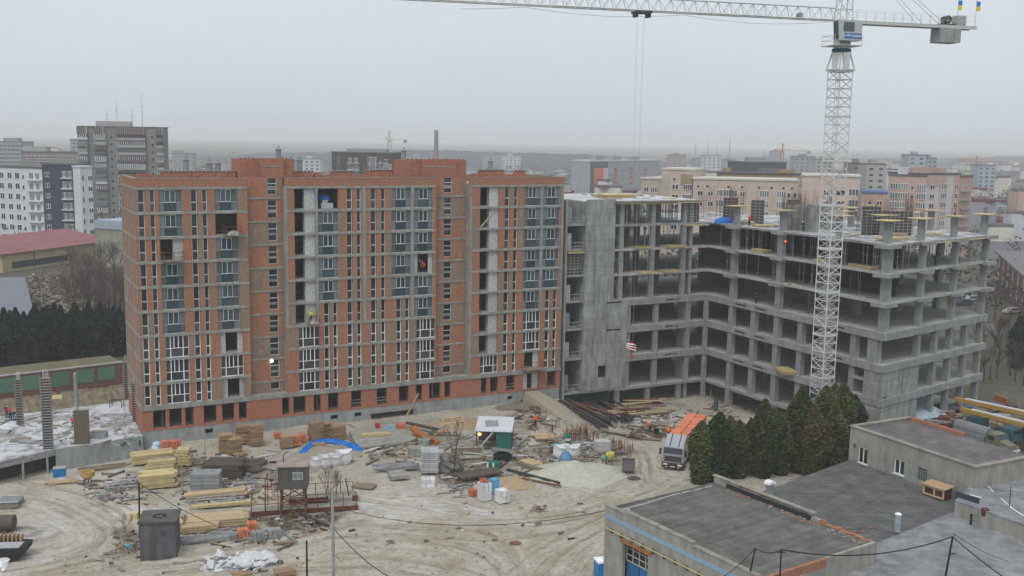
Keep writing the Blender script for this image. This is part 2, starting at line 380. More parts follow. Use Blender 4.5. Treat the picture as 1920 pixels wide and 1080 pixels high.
for q in ((690, 950, 3.5, 2.2, -.4, 31), (790, 945, 4.5, 2.6, -.5, 32), (860, 960, 5, 1.6, -.3, 33), (700, 975, 3, 1, .3, 34), (160, 890, 6, 2.5, .2, 35, .7), (60, 1000, 5, 3, .3, 36, .7),
          (120, 1040, 6, 1.5, .5, 37, .8), (1240, 780, 9, 4, .1, 38, .8), (1330, 790, 6, 4, .1, 39, .8), (190, 960, 6, 3, 0, 40, .6), (1000, 985, 3, 1, 0, 41, .8), (1130, 740, 4, 2, 0, 42, .6)):
    pale = np.maximum(pale, patch(*q))
dirt = np.zeros_like(X)
for q in ((540, 978, 5.5, 3, .2, 51, 1.4), (500, 890, 6, 3, .1, 52, .8), (330, 880, 8, 3, .1, 53, .7), (870, 890, 4, 3, .3, 54, .9), (250, 1005, 4, 2, 0, 55, .9), (900, 870, 7, 4, 0, 56, .6), (1080, 850, 8, 3, .2, 57, .5), (960, 800, 10, 4, .4, 58, .35), (20, 1010, 4, 3, 0, 59), (800, 830, 9, 3, .4, 60, .5), (430, 880, 10, 4, .3, 61, .5)):
    dirt = np.maximum(dirt, patch(*q))
Z += 0.12 * dirt * (vnoise(X, Y, 0.6, 77) - .3)
yard = smooth((X + 66) / 6 - .25 * (vnoise(X, Y, 6, 8) - .5)) * smooth((52 - X) / 6) * smooth((176 - Y) / 6) * smooth((Y - 40) / 10)
n1, n2 = X.shape
vs = np.stack([X.ravel(), Y.ravel(), Z.ravel()], 1).astype(np.float32)
idx = np.arange(n1 * n2).reshape(n1, n2)
q4 = np.stack([idx[:-1, :-1], idx[:-1, 1:], idx[1:, 1:], idx[1:, :-1]], -1).reshape(-1, 4)
me = bpy.data.meshes.new('ground'); me.vertices.add(len(vs)); me.vertices.foreach_set('co', vs.ravel())
me.loops.add(q4.size); me.loops.foreach_set('vertex_index', q4.ravel().astype(np.int32))
me.polygons.add(len(q4)); me.polygons.foreach_set('loop_start', np.arange(0, q4.size, 4, dtype=np.int32)); me.polygons.foreach_set('loop_total', np.full(len(q4), 4, np.int32))
me.update(calc_edges=True); me.shade_smooth()
fa = me.color_attributes.new('flow', 'FLOAT_COLOR', 'POINT'); fm0 = np.exp(-(np.abs(FD) / 5.5) ** 2)
fa.data.foreach_set('color', np.stack([FD.ravel(), FS.ravel(), fm0.ravel(), fm0.ravel() * 0 + 1], 1).astype(np.float32).ravel())
ca = me.color_attributes.new('wear', 'FLOAT_COLOR', 'POINT')
ca.data.foreach_set('color', np.stack([rut.ravel(), pale.ravel(), dirt.ravel(), yard.ravel()], 1).astype(np.float32).ravel())
def groundmat():
    m, n, p = nodes('yard_and_fields', 0.9, 0.25)
    at = n.nodes.new('ShaderNodeAttribute'); at.attribute_name = 'wear'
    sp = n.nodes.new('ShaderNodeSeparateColor'); n.links.new(at.outputs['Color'], sp.inputs[0])
    tc = coords(n, 'Object')
    f1 = nz(n, 0.12, 7, tc, 0.65); f2 = nz(n, 1.6, 6, tc, 0.7); f3 = nz(n, 7, 3, tc, 0.7)
    c = ramp(n, f1, [(0.36, (0.32, 0.29, 0.235)), (0.5, (0.4, 0.37, 0.31)), (0.64, (0.44, 0.425, 0.38))])
    c = mixc(n, 1.0, c, ramp(n, f2, [(0.34, (0.72, 0.7, 0.68)), (0.5, (1, 1, 1)), (0.68, (1.1, 1.1, 1.1))]), 'MULTIPLY')
    c = mixc(n, 1.0, c, ramp(n, f3, [(0.3, (0.82, 0.8, 0.78)), (0.6, (1.05, 1.05, 1.05))]), 'MULTIPLY')
    dr = mathn(n, 'MULTIPLY', sp.outputs[2], ramp(n, f2, [(0.35, (.55, .55, .55)), (0.6, (1, 1, 1))]))
    c = mixc(n, dr, c, (0.085, 0.07, 0.05))
    st = nz(n, 0.8, 6, coords(n, 'Object', (0.6, 2.4, 1)), 0.7)
    c = mixc(n, mathn(n, 'MULTIPLY', sp.outputs[1], ramp(n, st, [(0.42, (.1, .1, .1)), (0.58, (1, 1, 1))])), c, (0.5, 0.5, 0.5))
    c = mixc(n, mathn(n, 'MULTIPLY', sp.outputs[0], 0.5), c, (0.23, 0.19, 0.14))
    fl = n.nodes.new('ShaderNodeAttribute'); fl.attribute_name = 'flow'
    vm = n.nodes.new('ShaderNodeVectorMath'); vm.operation = 'MULTIPLY'; vm.inputs[1].default_value = (1.5, .1, 0); n.links.new(fl.outputs['Vector'], vm.inputs[0])
    sk = nz(n, 1.0, 6, vm.outputs[0], .75); sq = n.nodes.new('ShaderNodeSeparateXYZ'); n.links.new(fl.outputs['Vector'], sq.inputs[0])
    c = mixc(n, mathn(n, 'MULTIPLY', sq.outputs[2], .9), c, mixc(n, 1.0, c, ramp(n, sk, [(.36, (.58, .55, .5)), (.47, (.96, .95, .93)), (.6, (1.14, 1.14, 1.14))]), 'MULTIPLY'))
    fld = ramp(n, nz(n, 0.02, 8, tc, 0.7), [(0.35, (0.05, 0.045, 0.035)), (0.5, (0.085, 0.078, 0.055)), (0.62, (0.12, 0.11, 0.085))])
    fld = mixc(n, 1.0, fld, ramp(n, nz(n, 0.5, 5, tc, 0.7), [(0.3, (.6, .6, .6)), (0.7, (1.25, 1.25, 1.25))]), 'MULTIPLY')
    c = mixc(n, at.outputs['Alpha'], fld, c)
    n.links.new(c, p.inputs['Base Color']); bump(n, p, mathn(n, 'ADD', f2, mathn(n, 'MULTIPLY', f3, .4)), 0.15, 0.7); return m
me.materials.append(groundmat()); ob('ground', me, kind='structure')

def ridge(name, d, y0, amp, pts, c, seed):
    mb = MB(); q = random.Random(seed); n = len(pts) - 1; rows = []
    for i in range(0, 121):
        t = i / 120 * n; k = min(int(t), n - 1); f = t - k
        px = pts[k][0] * (1 - f) + pts[k + 1][0] * f; py = pts[k][1] * (1 - f) + pts[k + 1][1] * f
        P = far(px, py, d); P.z += q.uniform(-amp, amp); a = far(px, py, d * .8); bk = far(px, py, d * 1.25)
        rows += [(a.x, a.y, -2), (P.x * .93, P.y * .93, P.z * .6), tuple(P), (bk.x, bk.y, -2)]
    fs = [(4 * i + j, 4 * i + 4 + j, 4 * i + 5 + j, 4 * i + 1 + j) for i in range(120) for j in range(3)]
    mb.add(rows, fs); o = ob(name, mb.mesh(name, plain(name + '_wood', c, 0.95, 0.35, 0.02, rnd=0)), kind='structure')
    o.data.shade_smooth(); return o
ridge('wooded_hill', 1700, 0, 1.0, [(330, 298), (430, 294), (480, 288), (560, 286), (640, 285), (740, 281), (830, 282), (960, 286), (1060, 288), (1110, 290), (1180, 298), (1300, 304)], (0.018, 0.032, 0.045), 3)
ridge('wooded_hill', 2500, 0, 1.5, [(-300, 300), (-50, 297), (150, 300), (400, 297), (700, 300), (1000, 297), (1100, 293), (1250, 299), (1500, 300), (1800, 296), (2000, 290), (2300, 285)], (0.03, 0.045, 0.06), 4)
# rising valley sides behind the hill foot, town terrain
ridge('distant_terrain', 1150, 0, 0.6, [(1000, 318), (1080, 315), (1200, 318), (1500, 322), (1800, 322), (2100, 318)], (0.07, 0.072, 0.065), 5)

hz = MB(); hz.box(-6000, 6000, -100, 8600, -4.2, 62)
hm = bpy.data.materials.new('air_haze'); hm.use_nodes = True; hn = hm.node_tree; hn.nodes.clear()
ho = hn.nodes.new('ShaderNodeOutputMaterial'); hv = hn.nodes.new('ShaderNodeVolumePrincipled')
hv.inputs['Color'].default_value = (0.98, 0.992, 1, 1); hv.inputs['Density'].default_value = HAZE; hv.inputs['Anisotropy'].default_value = 0.0
hn.links.new(hv.outputs[0], ho.inputs['Volume']); ob('haze', hz.mesh('haze', hm), kind='stuff')

# ================================================================== BRICK APARTMENT BLOCK
bb = thing('brick_apartment_block', 'unfinished ten storey orange brick apartment block with plastic windows and open bays', 'building', A0, TH)
ZC = [4.55 + 3.0 * k for k in range(10)]
REC = [(13.4, 18.12), (39.0, 44.05)]; SEC = [(0.0, 13.4), (18.12, 39.0), (44.05, 59.05)]; DEP = 12.7
for k, z in enumerate(ZC):
    m = MB(); t_ = 0.15 if k else 0.28; pr = -0.06 if k else -0.14
    for (a, c) in SEC: m.box(a - (0.06 if a == 0 else -0.001), c + .001, pr, DEP, z - t_, z + t_)
    if k == 0:
        for (a, c) in REC: m.box(a, c, -0.08, DEP - .01, z - t_, z + t_ - .02)
    else:
        for (a, c) in REC: m.box(a, c, 1.3, DEP - .01, z - t_, z + t_ - .01)
    ob('floor_slab', m.mesh('floor_slab', CON), bb)
# landing beams of the two stair bays
for (a, c) in REC:
    for z in (30.15, 27.15, 24.2, 21.2, 18.2, 15.2, 12.2, 9.3, 6.3):
        ob('landing_beam', MB().box(a + .05, c - .05, 1.12, 1.6, z - .12, z + .12).mesh('landing_beam', CON), bb)

# windows: width and height are baked into one shared mesh per type
def frame_mesh(wd, ht, vs, hs, th, fm, name, dep=0.12):
    m = MB(); m.holes(0, wd, 0, ht, 0, dep, [(a + th / 2, b_ - th / 2, c + th / 2, d - th / 2) for (a, b_) in vs for (c, d) in hs])
    return m.mesh(name, fm)
WT = {}
def window(kind, wd, ht=2.66):
    key = (kind, round(wd, 1), round(ht, 2))
    if key in WT: return WT[key]
    panes = []; sash = None; e = 0.03
    def cells(vx, zz): return [(a, b_, c, d) for a, b_ in zip(vx[:-1], vx[1:]) for c, d in zip(zz[:-1], zz[1:])]
    m = MB()
    if kind == 'n' or kind == 'ng':
        th = 0.1 if kind == 'n' else 0.085; fm = WHITE if kind == 'n' else GREYF
        cs = cells([0, wd], [0, ht * .42, ht])
        m.holes(0, wd, 0, ht, 0, .12, [(a + th, b_ - th, c + th * .6, d - th * .6) for a, b_, c, d in cs])
        panes = [(a + th, b_ - th, c + th * .6, d - th * .6, GL if i else GLM) for i, (a, b_, c, d) in enumerate(cs)]
    elif kind == 'w':
        th = 0.075; fm = WHITE
        top = cells([0, wd * .22, wd * .37, wd * .56, wd * .76, wd], [ht * .42, ht]); bot = cells([0, wd * .22, wd * .76, wd], [0, ht * .42])
        cs = top + bot
        m.holes(0, wd, 0, ht * .42, 0, .12, [(a + th * .7, b_ - th * .7, c + th, d - th * .5) for a, b_, c, d in bot])
        m.holes(0, wd, ht * .42, ht, 0, .12, [(a + th * .7, b_ - th * .7, c + th * .5, d - th) for a, b_, c, d in top])
        panes = [(a + th * .7, b_ - th * .7, c + th * .5, d - th * .6, GL if 0 < i < 4 else GLM) for i, (a, b_, c, d) in enumerate(cs)]
    elif kind == 'c':
        th = 0.055; fm = TEAL; vx = [0, wd * .24, wd * .73, wd]
        top = cells(vx, [ht * .42, ht]); bot = cells(vx, [0, ht * .42]); cs = top + bot
        m.holes(0, wd, 0, ht, 0, .1, [(a + th, b_ - th, c + th, d - th) for a, b_, c, d in cs])
        panes = [(a + th, b_ - th, c + th, d - th, GLG if i in (0, 2, 3, 5) else (GLT if i == 1 else GLT)) for i, (a, b_, c, d) in enumerate(cs)]
        s_ = MB(); x0, x1, z0, z1 = wd * .25, wd * .72, ht * .43, ht * .98; mid = (x0 + x1) / 2
        s_.holes(x0, x1, z0, z1, -.05, .02, [(x0 + .06, mid - .04, z0 + .06, z1 - .06), (mid + .04, x1 - .06, z0 + .06, z1 - .08)]); sash = s_.mesh('sash', GREYF)
    elif kind == 's':
        th = 0.07; fm = GREYF; cs = cells([0, wd], [0, ht / 3, ht * 2 / 3, ht] if ht > 1.5 else [0, ht])
        m.holes(0, wd, 0, ht, 0, .12, [(a + th, b_ - th, c + th * .7, d - th * .7) for a, b_, c, d in cs])
        panes = [(a + th, b_ - th, c + th * .7, d - th * .7, GL) for a, b_, c, d in cs]
    if kind == 'c': m.box(-.02, wd + .02, -.02, .1, ht * .42 - .03, ht * .42 + .03) if False else None
    pm = []
    for (a, b_, c, d, g) in panes: pm.append(MB().box(a - .01, b_ + .01, .05, .07, c - .01, d + .01).mesh('pane', g))
    rail = MB().box(0, wd, -.03, 0, ht * .42 - .03, ht * .42 + .02).box(0, wd, -.03, 0, 0, .05).box(0, .035, -.03, 0, 0, ht).box(wd - .035, wd, -.03, 0, 0, ht).mesh('rail', GREYF) if kind == 'c' else None
    WT[key] = (m.mesh('window_frame', fm), pm, sash, rail); return WT[key]
def put_window(parent, kind, x, y, z, wd, ht=2.66, rz=0.0, label=None, name='window'):
    f, pm, sash, rail = window(kind, wd, ht)
    o = ob(name, f, parent, (x, y, z), rz, label=label)
    for p_ in pm: ob('pane', p_, o)
    if sash: ob('sash', sash, o)
    if rail: ob('rail', rail, o)
    return o
# ---- openings of every storey (k = 8 is the top row); n/c/w windows, o open bay, g block infill, k concrete column
NAR = [(6.5, 7.3, 'n'), (7.85, 8.45, 'n')]
PAIR = [(26.3, 27.1, 'n'), (27.65, 28.25, 'n'), (29.6, 30.4, 'n'), (31.05, 31.65, 'n')]
def rowspec(k):
    up_ = k >= 3
    s1 = [(.35, 1.1, 'n'), (1.7, 2.3, 'n')] + NAR; s2 = list(PAIR); s3 = [(49.5, 50.3, 'n'), (50.95, 51.55, 'n')]
    s1 += [(2.75, 5.5, 'c')] if k in (8, 7, 5, 4, 3) else ([(2.75, 4.3, 'o'), (4.3, 5.5, 'g')] if k == 6 else [(3.0, 5.8, 'w')])
    s1 += {7: [(9.4, 12.1, 'o')], 2: [(9.6, 10.35, 'g'), (10.35, 11.85, 'o'), (11.85, 12.5, 'g')], 1: [(9.7, 12.5, 'w')], 0: [(9.8, 10.5, 'g'), (10.5, 12.0, 'o'), (12.0, 12.6, 'g')]}.get(k, [(9.4, 12.2, 'c')])
    if up_: s2 += [(18.12, 18.4, 'k'), (19.35, 20.75, 'o'), (20.75, 22.1, 'g'), (22.1, 22.42, 'k')]
    else: s2 += [(19.7, 22.45, 'w')]
    if k == 8: s2 += [(22.45, 25.2, 'o')]
    elif k >= 4: s2 += [(22.45, 25.2, 'c')]
    else: s2 += [(23.1, 23.9, 'n'), (24.35, 24.95, 'n')]
    if up_: s2 += [(28.5, 28.95, 'k')]
    if k >= 4: s2 += [(32.55, 35.3, 'c')]
    else: s2 += [(33.2, 34.0, 'n'), (34.5, 35.1, 'n')]
    if up_: s2 += [(35.34, 35.74, 'k')]
    if k == 5: s2 += [(35.78, 36.4, 'g'), (36.4, 38.0, 'o'), (38.0, 38.55, 'g')]
    elif k >= 3: s2 += [(35.8, 38.55, 'c')]
    else: s2 += [(36.15, 38.9, 'w')]
    s3 += [(44.05, 44.42, 'k')]
    s3 += [(45.65, 47.2, 'o'), (47.2, 48.6, 'g')] if k >= 1 else [(45.9, 48.7, 'w')]
    s3 += [(52.6, 55.3, 'c')] if k >= 3 else ([(52.7, 55.5, 'w')] if k else [(53.0, 54.6, 'o'), (54.6, 55.4, 'g')])
    if k >= 3: s3 += [(55.32, 55.66, 'k')]
    s3 += [(55.7, 58.45, 'c')] if k >= 4 else [(56.3, 57.1, 'n'), (57.65, 58.25, 'n')]
    if k >= 3: s3 += [(58.75, 59.05, 'k')]
    return [sorted(s1), sorted(s2), sorted(s3)]
for k in range(9):
    z0 = ZC[k] + (.28 if k == 0 else .13); z1 = ZC[k + 1] - .13; H_ = z1 - z0
    for (a, c), sp_ in zip(SEC, rowspec(k)):
        x = a
        for (p0, p1, ty) in sp_ + [(c, c, 'end')]:
            if p0 - x > .05:
                old = ((x > 25 and p0 < 30) or R.random() < .25)
                ob('brick_pier', MB().box(x, p0, 0, .45, z0, z1).mesh('brick_pier', B_TAN if R.random() < .3 else B_OR), bb)
            if ty == 'k': ob('concrete_column', MB().box(p0, p1, -.05, .45, z0, z1).mesh('concrete_column', CON), bb)
            elif ty == 'g': ob('block_infill', MB().box(p0, p1, .3, 1.2 if p1 - p0 > 1 else .6, z0, z1).mesh('block_infill', BLOCK), bb)
            elif ty == 'o': ob('rubble_sill', MB().box(p0 + .02, p1 - .02, .35, 1.6, z0, z0 + .05 + R.random() * .12).mesh('rubble_sill', CONF), bb)
            elif ty in 'ncw':
                kd = 'ng' if ty == 'n' and k >= 3 else ty
                put_window(bb, kd, p0, .16, z0 + .02, p1 - p0, round(H_ - .04, 2))
            x = max(x, p1)
# stair bays
STW = [(30.6, 32.7), (27.6, 29.9), (24.7, 27.0), (21.7, 24.0), (18.7, 21.0), (15.75, 18.0), (12.75, 15.0), (9.75, 12.05), (6.8, 9.1), (5.2, 6.15)]
for (a, c), wx in zip(REC, (16.2, 40.65)):
    hl = [(wx, wx + 1.2, z0, z1) for z0, z1 in STW]
    for j, (zt, zb) in enumerate(zip([32.8, 30.15, 27.15, 24.2, 21.2, 18.2, 15.2, 12.2, 9.3, 6.3], [30.15, 27.15, 24.2, 21.2, 18.2, 15.2, 12.2, 9.3, 6.3, 4.8])):
        mt = B_TAN if (j * 7 + int(a)) % 5 in (1, 2) else B_OR
        ws = [(z0, z1) for z0, z1 in STW if z0 >= zb - .3 and z1 <= zt + .3]
        for (x0, x1) in ((a, wx), (wx + 1.2, c)): ob('brick_panel', MB().box(x0, x1, 1.2, 1.55, zb, zt).mesh('brick_panel', mt), bb)
        for z0, z1 in ws:
            if zt - z1 > .05: ob('brick_panel', MB().box(wx, wx + 1.2, 1.2, 1.55, z1, zt).mesh('brick_panel', mt), bb)
            if z0 - zb > .05: ob('brick_panel', MB().box(wx, wx + 1.2, 1.2, 1.55, zb, z0).mesh('brick_panel', mt), bb)
    for j, (z0, z1) in enumerate(STW):
        put_window(bb, 's', wx, 1.3, z0, 1.2, round(z1 - z0, 2))
    ob('stair_wall', MB().box(a, c, 2.6, 2.8, 4.8, 32).mesh('stair_inner', CONF), bb)
    for sx in (a, c): ob('return_wall', MB().box(sx - .3 if sx == c and False else sx - .005 - (.3 if sx == a else -.01), sx + (.3 if sx == c else -.005), .46, 1.9, 4.9, 31.4).mesh('return_wall', B_OR if sx == a else CON), bb)
# parapet and roof
m = MB()
for (a, c) in SEC: m.box(a, c, -.01, .35, 31.68, 32.72)
m.box(0, .35, .35, DEP, 31.68, 32.72); m.box(58.7, 59.05, .35, DEP, 31.68, 32.72); m.box(.35, 58.7, DEP - .35, DEP, 31.68, 32.72)
ob('parapet', m.mesh('parapet', B_OR), bb)
m = MB()
for (a, c) in SEC: m.box(a - .03, c + .03, -.05, .39, 32.722, 32.79)
m.box(-.03, .39, .39, DEP, 32.722, 32.79); m.box(58.66, 59.08, .39, DEP, 32.722, 32.79)
ob('coping', m.mesh('coping', CON), bb)
for (a, c, tr) in ((13.1, 19.7, 0), (35.6, 44.2, 1)):
    m = MB(); f0, f1 = (15.4, 18.4) if not tr else (37.6, 42.6)
    m.box(a, f0, 2.2, 2.55, 31.7, 35.1); m.box(f0, f1, 1.2, 1.55, 32.81, 35.2); m.box(f1, c, 1.7, 2.05, 31.7, 35.1)
    m.box(f0 - .001, f0 + .35, 1.56, 2.2, 32.81, 35.15); m.box(f1 - .35, f1 + .001, 1.56, 2.2, 32.81, 35.15)
    m.box(a, a + .35, 2.56, 7, 31.7, 35.05); m.box(c - .35, c, 2.06, 7, 31.7, 35.05); m.box(a, c, 7.01, 7.35, 31.7, 35.05)
    ob('stair_head', m.mesh('stair_head', B_RED), bb)
    ob('stair_head_beam', MB().box(f0 + .1, f1 - .1, 1.15, 1.3, 34.1, 34.25).mesh('stair_head_beam', CON), bb)
    m = MB()
    for i in range(14): x = a + .1 + (c - a - .4) * i / 13; m.box(x, x + .22, 2.21, 2.5, 35.105, 35.2 + .12 * R.random())
    ob('loose_bricks', m.mesh('loose_bricks', B_RED), bb, kind='stuff')
for (a, c, y, h) in ((.9, 2.6, 4, 1.1), (3.9, 7.3, 4, 1.35), (7.35, 12.9, 4, 1.35), (19.9, 22.9, 4, 1.35), (23.3, 24.3, 4, 1.2), (25.6, 28.5, 4, 1.35), (30.5, 34.2, 4, 1.5), (44.3, 45.1, 4, 1.4), (46.4, 47.4, 4, .9), (47.5, 51.3, 4, 1.5), (53.2, 54.7, 4, 1.45)):
    h -= .55; m = MB().box(a, c, y, y + 1.0, 31.7, 32.55 + h)
    for i in range(int((c - a) / .5) + 1): m.box(a + .5 * i, a + .5 * i + .25, y + .02, y + .3, 32.56 + h, 32.7 + h)
    m.box(a - .1, c + .1, y - .1, y + 1.1, 32.705 + h, 32.76 + h, 1) if h > .75 else None
    ob('roof_chimney', m.mesh('roof_chimney', [B_RED, CON]), bb)
for (x, y, z, h) in ((7.1, 6, 33.2, 1.9), (10.0, 6, 33, 1.7), (11.1, 6, 33, 1.7), (13.9, 6, 33, 1.9), (18.7, 5, 34.9, 1.6), (20.6, 5.5, 33, 2.2), (21.7, 5.5, 33, 2.1), (33.0, 5.5, 33.2, 1.5), (36.2, 5, 34.9, 1.6), (49.6, 5, 33.6, 1.5)):
    ob('ventilation_shaft', MB().lathe([(.36, 0), (.36, h - .35), (.46, h - .3), (.46, h - .2), (.15, h - .1), (.1, h + .25)], 8).mesh('ventilation_shaft', CONF), bb, (x, y, z))
# side walls, rear, inside
for k in range(9):
    z0 = ZC[k] + (.28 if k == 0 else .13); z1 = ZC[k + 1] - .13
    cuts = [(.46, .8, CON), (.8, 3.3, B_OR), (3.3, 3.65, CON), (3.65, 6.2, B_TAN), (6.2, 6.6, CON), (6.6, 9.4, B_OR), (9.4, 9.8, CON), (9.8, 12.3, B_TAN), (12.3, 12.7, CON)]
    for (a, c, mt) in cuts: ob('brick_pier' if mt is not CON else 'concrete_column', MB().box(0.0 if mt is not CON else -.04, .4, a, c, z0, z1).mesh('side', mt), bb)
ob('rear_wall', MB().box(.41, 59.05, DEP - .4, DEP - .01, 0.5, 31.4).mesh('rear_wall', B_OR), bb)
ob('side_wall', MB().box(58.6, 59.04, .46, DEP - .41, 0.5, 31.4).mesh('side_wall', B_OR), bb)
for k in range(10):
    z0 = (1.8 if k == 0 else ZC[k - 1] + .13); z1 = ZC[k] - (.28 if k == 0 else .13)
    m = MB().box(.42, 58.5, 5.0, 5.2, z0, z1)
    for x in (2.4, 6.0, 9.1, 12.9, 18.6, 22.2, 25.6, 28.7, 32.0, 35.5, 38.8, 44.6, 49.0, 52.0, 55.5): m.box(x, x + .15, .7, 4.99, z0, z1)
    ob('inner_wall', m.mesh('inner_wall', plain('shaded_inner_plaster', (.13, .13, .13), .9)), bb)  # wall colour darkened so open bays look shaded
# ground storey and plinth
GO = [(1.27, 2.75), (3.19, 4.69), (5.12, 6.13), (7.39, 8.95), (9.66, 11.19), (11.77, 12.77), (17.38, 18.33), (18.86, 20.49), (21.59, 22.56), (23.56, 24.98), (26.76, 28.19), (30.37, 31.84), (33.61, 35.02), (36.13, 37.05), (38.06, 39.79), (40.41, 41.35), (46.07, 47.02), (47.55, 48.81), (50.13, 51.53), (52.78, 55.4), (56.89, 58.35)]
m = MB().holes(0, 59.05, 1.65, 4.27, 0, .5, [(a, c, 1.88, 4.19) for a, c in GO])
m.box(0, .5, .51, DEP, 1.65, 4.27); ob('ground_floor_wall', m.mesh('ground_floor_wall', B_RED), bb)
VN = [(7.51, 8.45, .57, 1.15), (23.9, 24.88, .57, 1.15), (27.25, 28.19, .57, 1.15), (29.56, 35.77, -.3, .75), (50.36, 51.21, .57, 1.15)]
m = MB().holes(.04, 59.0, -.8, 1.64, .04, .5, VN); m.box(.04, .5, .51, DEP, -.8, 1.64)
m.box(.5, 58.5, 2.5, 2.7, -.8, 1.6); m.box(29.2, 36.1, -.12, .03, .8, 1.3)
ob('plinth', m.mesh('plinth', CONP), bb)
ob('ground_floor_slab', MB().box(.42, 59, .52, DEP - .42, 1.65, 1.8).mesh('gfs', CON), bb)
ob('entrance_surround', MB().box(52.8, 53.6, .2, .7, 1.88, 4.19).box(54.5, 55.38, .2, .7, 1.88, 4.19).mesh('entr', BLOCK), bb)
for x0, x1 in ((50.2, 51.5), (26.8, 28.1), (30.4, 31.8)): ob('guard_rail', MB().tube((x0, .1, 2.5), (x1, .1, 2.5), .04).tube((x0, .1, 2.9), (x1, .1, 2.9), .03).mesh('guard', STEEL), bb)
# loading cradles hung out of open bays
def cradle(x, z, wd, lab, load):
    t = thing('loading_platform', lab, 'platform', LB(x, -.9, z), TH)
    ob('deck', MB().box(0, wd, -.6, 1.0, 0, .1).mesh('deck', WOODO), t)
    m = MB()
    for (a, y) in ((0, -.6), (wd, -.6), (0, .9), (wd, .9), (wd / 2, -.6)): m.tube((a, y, .1), (a, y, 1.2), .03)
    for h in (.6, 1.15): m.tube((0, -.6, h), (wd, -.6, h), .03); m.tube((0, -.6, h), (0, .9, h), .03); m.tube((wd, -.6, h), (wd, .9, h), .03)
    ob('railing', m.mesh('railing', RUST), t)
    if load: ob('rubble_load', MB().blob((wd / 2, 0, .1), wd * .4, .5, .5, 9, 4, .2, half=True).mesh('load', BLOCK), t)
cradle(10.4, 25.7, 2.0, 'steel loading platform with pale rubble hanging from the open bay high on the left', True)
cradle(52.6, 4.95, 3.2, 'wooden loading platform above the ground floor entrance at the right end', False)
cradle(2.9, 22.75, 2.4, 'low wooden loading shelf under the open bay near the left corner', False)
cradle(20.8, 13.85, 1.3, 'small loading platform below the worker in yellow', True)
ob('diagonal_plank', MB().tube((45.8, .3, 25.8), (48.3, .3, 28.2), .09).tube((46.1, .35, 25.8), (48.5, .35, 28.3), .06).mesh('diagonal_plank', WOOD), bb)
tag(ob('plank', MB().rbox((0, 0, 1.6), (.25, .06, 4.2), 0, .35, .35).mesh('plank', WOOD), None, LB(35.0, -1.2, 0), TH), 'pale plank leaning on the concrete plinth at the long low opening', 'plank')
tag(ob('tarpaulin', MB().blob((0, 0, 0), .9, .5, .7, 9, 5, .25).mesh('tarp', BLUE), None, LB(23.7, 1.6, 29.9)), 'dark blue sheet hanging in the topmost open bay of the brick block', 'tarpaulin')
tag(ob('block_stack', MB().box(0, 1.6, 0, 1, 0, .7).box(.2, .9, .1, .8, .7, 1.1).mesh('bs', BLOCK), None, LB(23.1, .7, 28.75), TH), 'pale blocks stacked on the floor of the topmost open bay', 'blocks')
sc_l = bpy.data.materials.new('site_lamp_lit'); sc_l.use_nodes = True
_p = sc_l.node_tree.nodes['Principled BSDF']; _p.inputs['Emission Color'].default_value = (1, .95, .8, 1); _p.inputs['Emission Strength'].default_value = 6
ob('lit_lamp', MB().blob((0, 0, 0), .2, .12, .22, 8, 5, 0).mesh('lamp', sc_l), bb, (16.35, 1.05, 9.0), label='bright white floodlight shining on the stair bay wall')
_lw = bpy.data.materials.new('lit_window'); _lw.use_nodes = True
_p = _lw.node_tree.nodes['Principled BSDF']; _p.inputs['Emission Color'].default_value = (.85, .95, .45, 1); _p.inputs['Emission Strength'].default_value = .55; _p.inputs['Base Color'].default_value = (.5, .5, .2, 1)
ob('lit_interior', MB().box(16.45, 17.2, 1.36, 1.38, 6.95, 8.6).mesh('lit', _lw), bb, label='window lit yellow from inside the stair bay')

# ================================================================== CONCRETE FRAME BUILDING
rc = thing('concrete_frame_building', 'bare grey concrete frame building under construction with open floors and steel props', 'building', O0, TH)
LV = [.5, 5.5, 10.0, 14.2, 18.1, 21.9, 25.6, 29.2]; GZ = -2.9
E1 = Vector((26.0, -36.8)); E2 = Vector((52.3, -31.0)); ED = (E2 - E1).normalized(); EN = Vector((-ED.y, ED.x))
def EP(d, inn=0.0): p = E1 + ED * d + EN * inn; return p.x, p.y
WINGP = [(.2, 6), (3.4, 6), (3.4, 0.05), (26.3, 0.05), (26.0, -36.8), (52.3, -31.0), (52.3, 2), (42, 20), (.2, 20)]
LEFTP = [(.2, 6), (3.4, 6), (3.4, .05), (24.0, .05), (24.0, 20), (.2, 20)]
for k, z in enumerate(LV):
    ob('floor_slab', MB().prism(WINGP if k < 7 else LEFTP, z - .28, z).mesh('floor_slab', SLABS if k == 6 else (SLABW if k == 7 else FLOORC)), rc)
    if k < 7:
        ob('stair_landing', MB().box(.25, 3.35, -.05, 5.98, z - .2 + (.2 if k else 0), z + .02 + (.2 if k else 0)).mesh('stair_landing', CONF), rc)
        m = MB()
        for h in (.5, 1.05): m.tube((.3, .02, z + .2 + h), (3.3, .02, z + .2 + h), .035)
        for x in (.35, 1.8, 3.2): m.tube((x, .02, z + .2), (x, .02, z + 1.3), .035)
        ob('railing', m.mesh('railing', STEEL), rc)
        ob('stair_wall', MB().box(.25, 1.5, .8, 1.1, z + .22, z + 2.6).mesh('stw', BLOCK if k % 2 else CONF), rc)
ob('stair_back_wall', MB().box(.25, 3.35, 5.99, 6.25, GZ, 29).mesh('sbw', CONF), rc)
ob('party_column', MB().box(.02, .24, -.2, .8, -1, 29.4).mesh('pc', CON), rc)
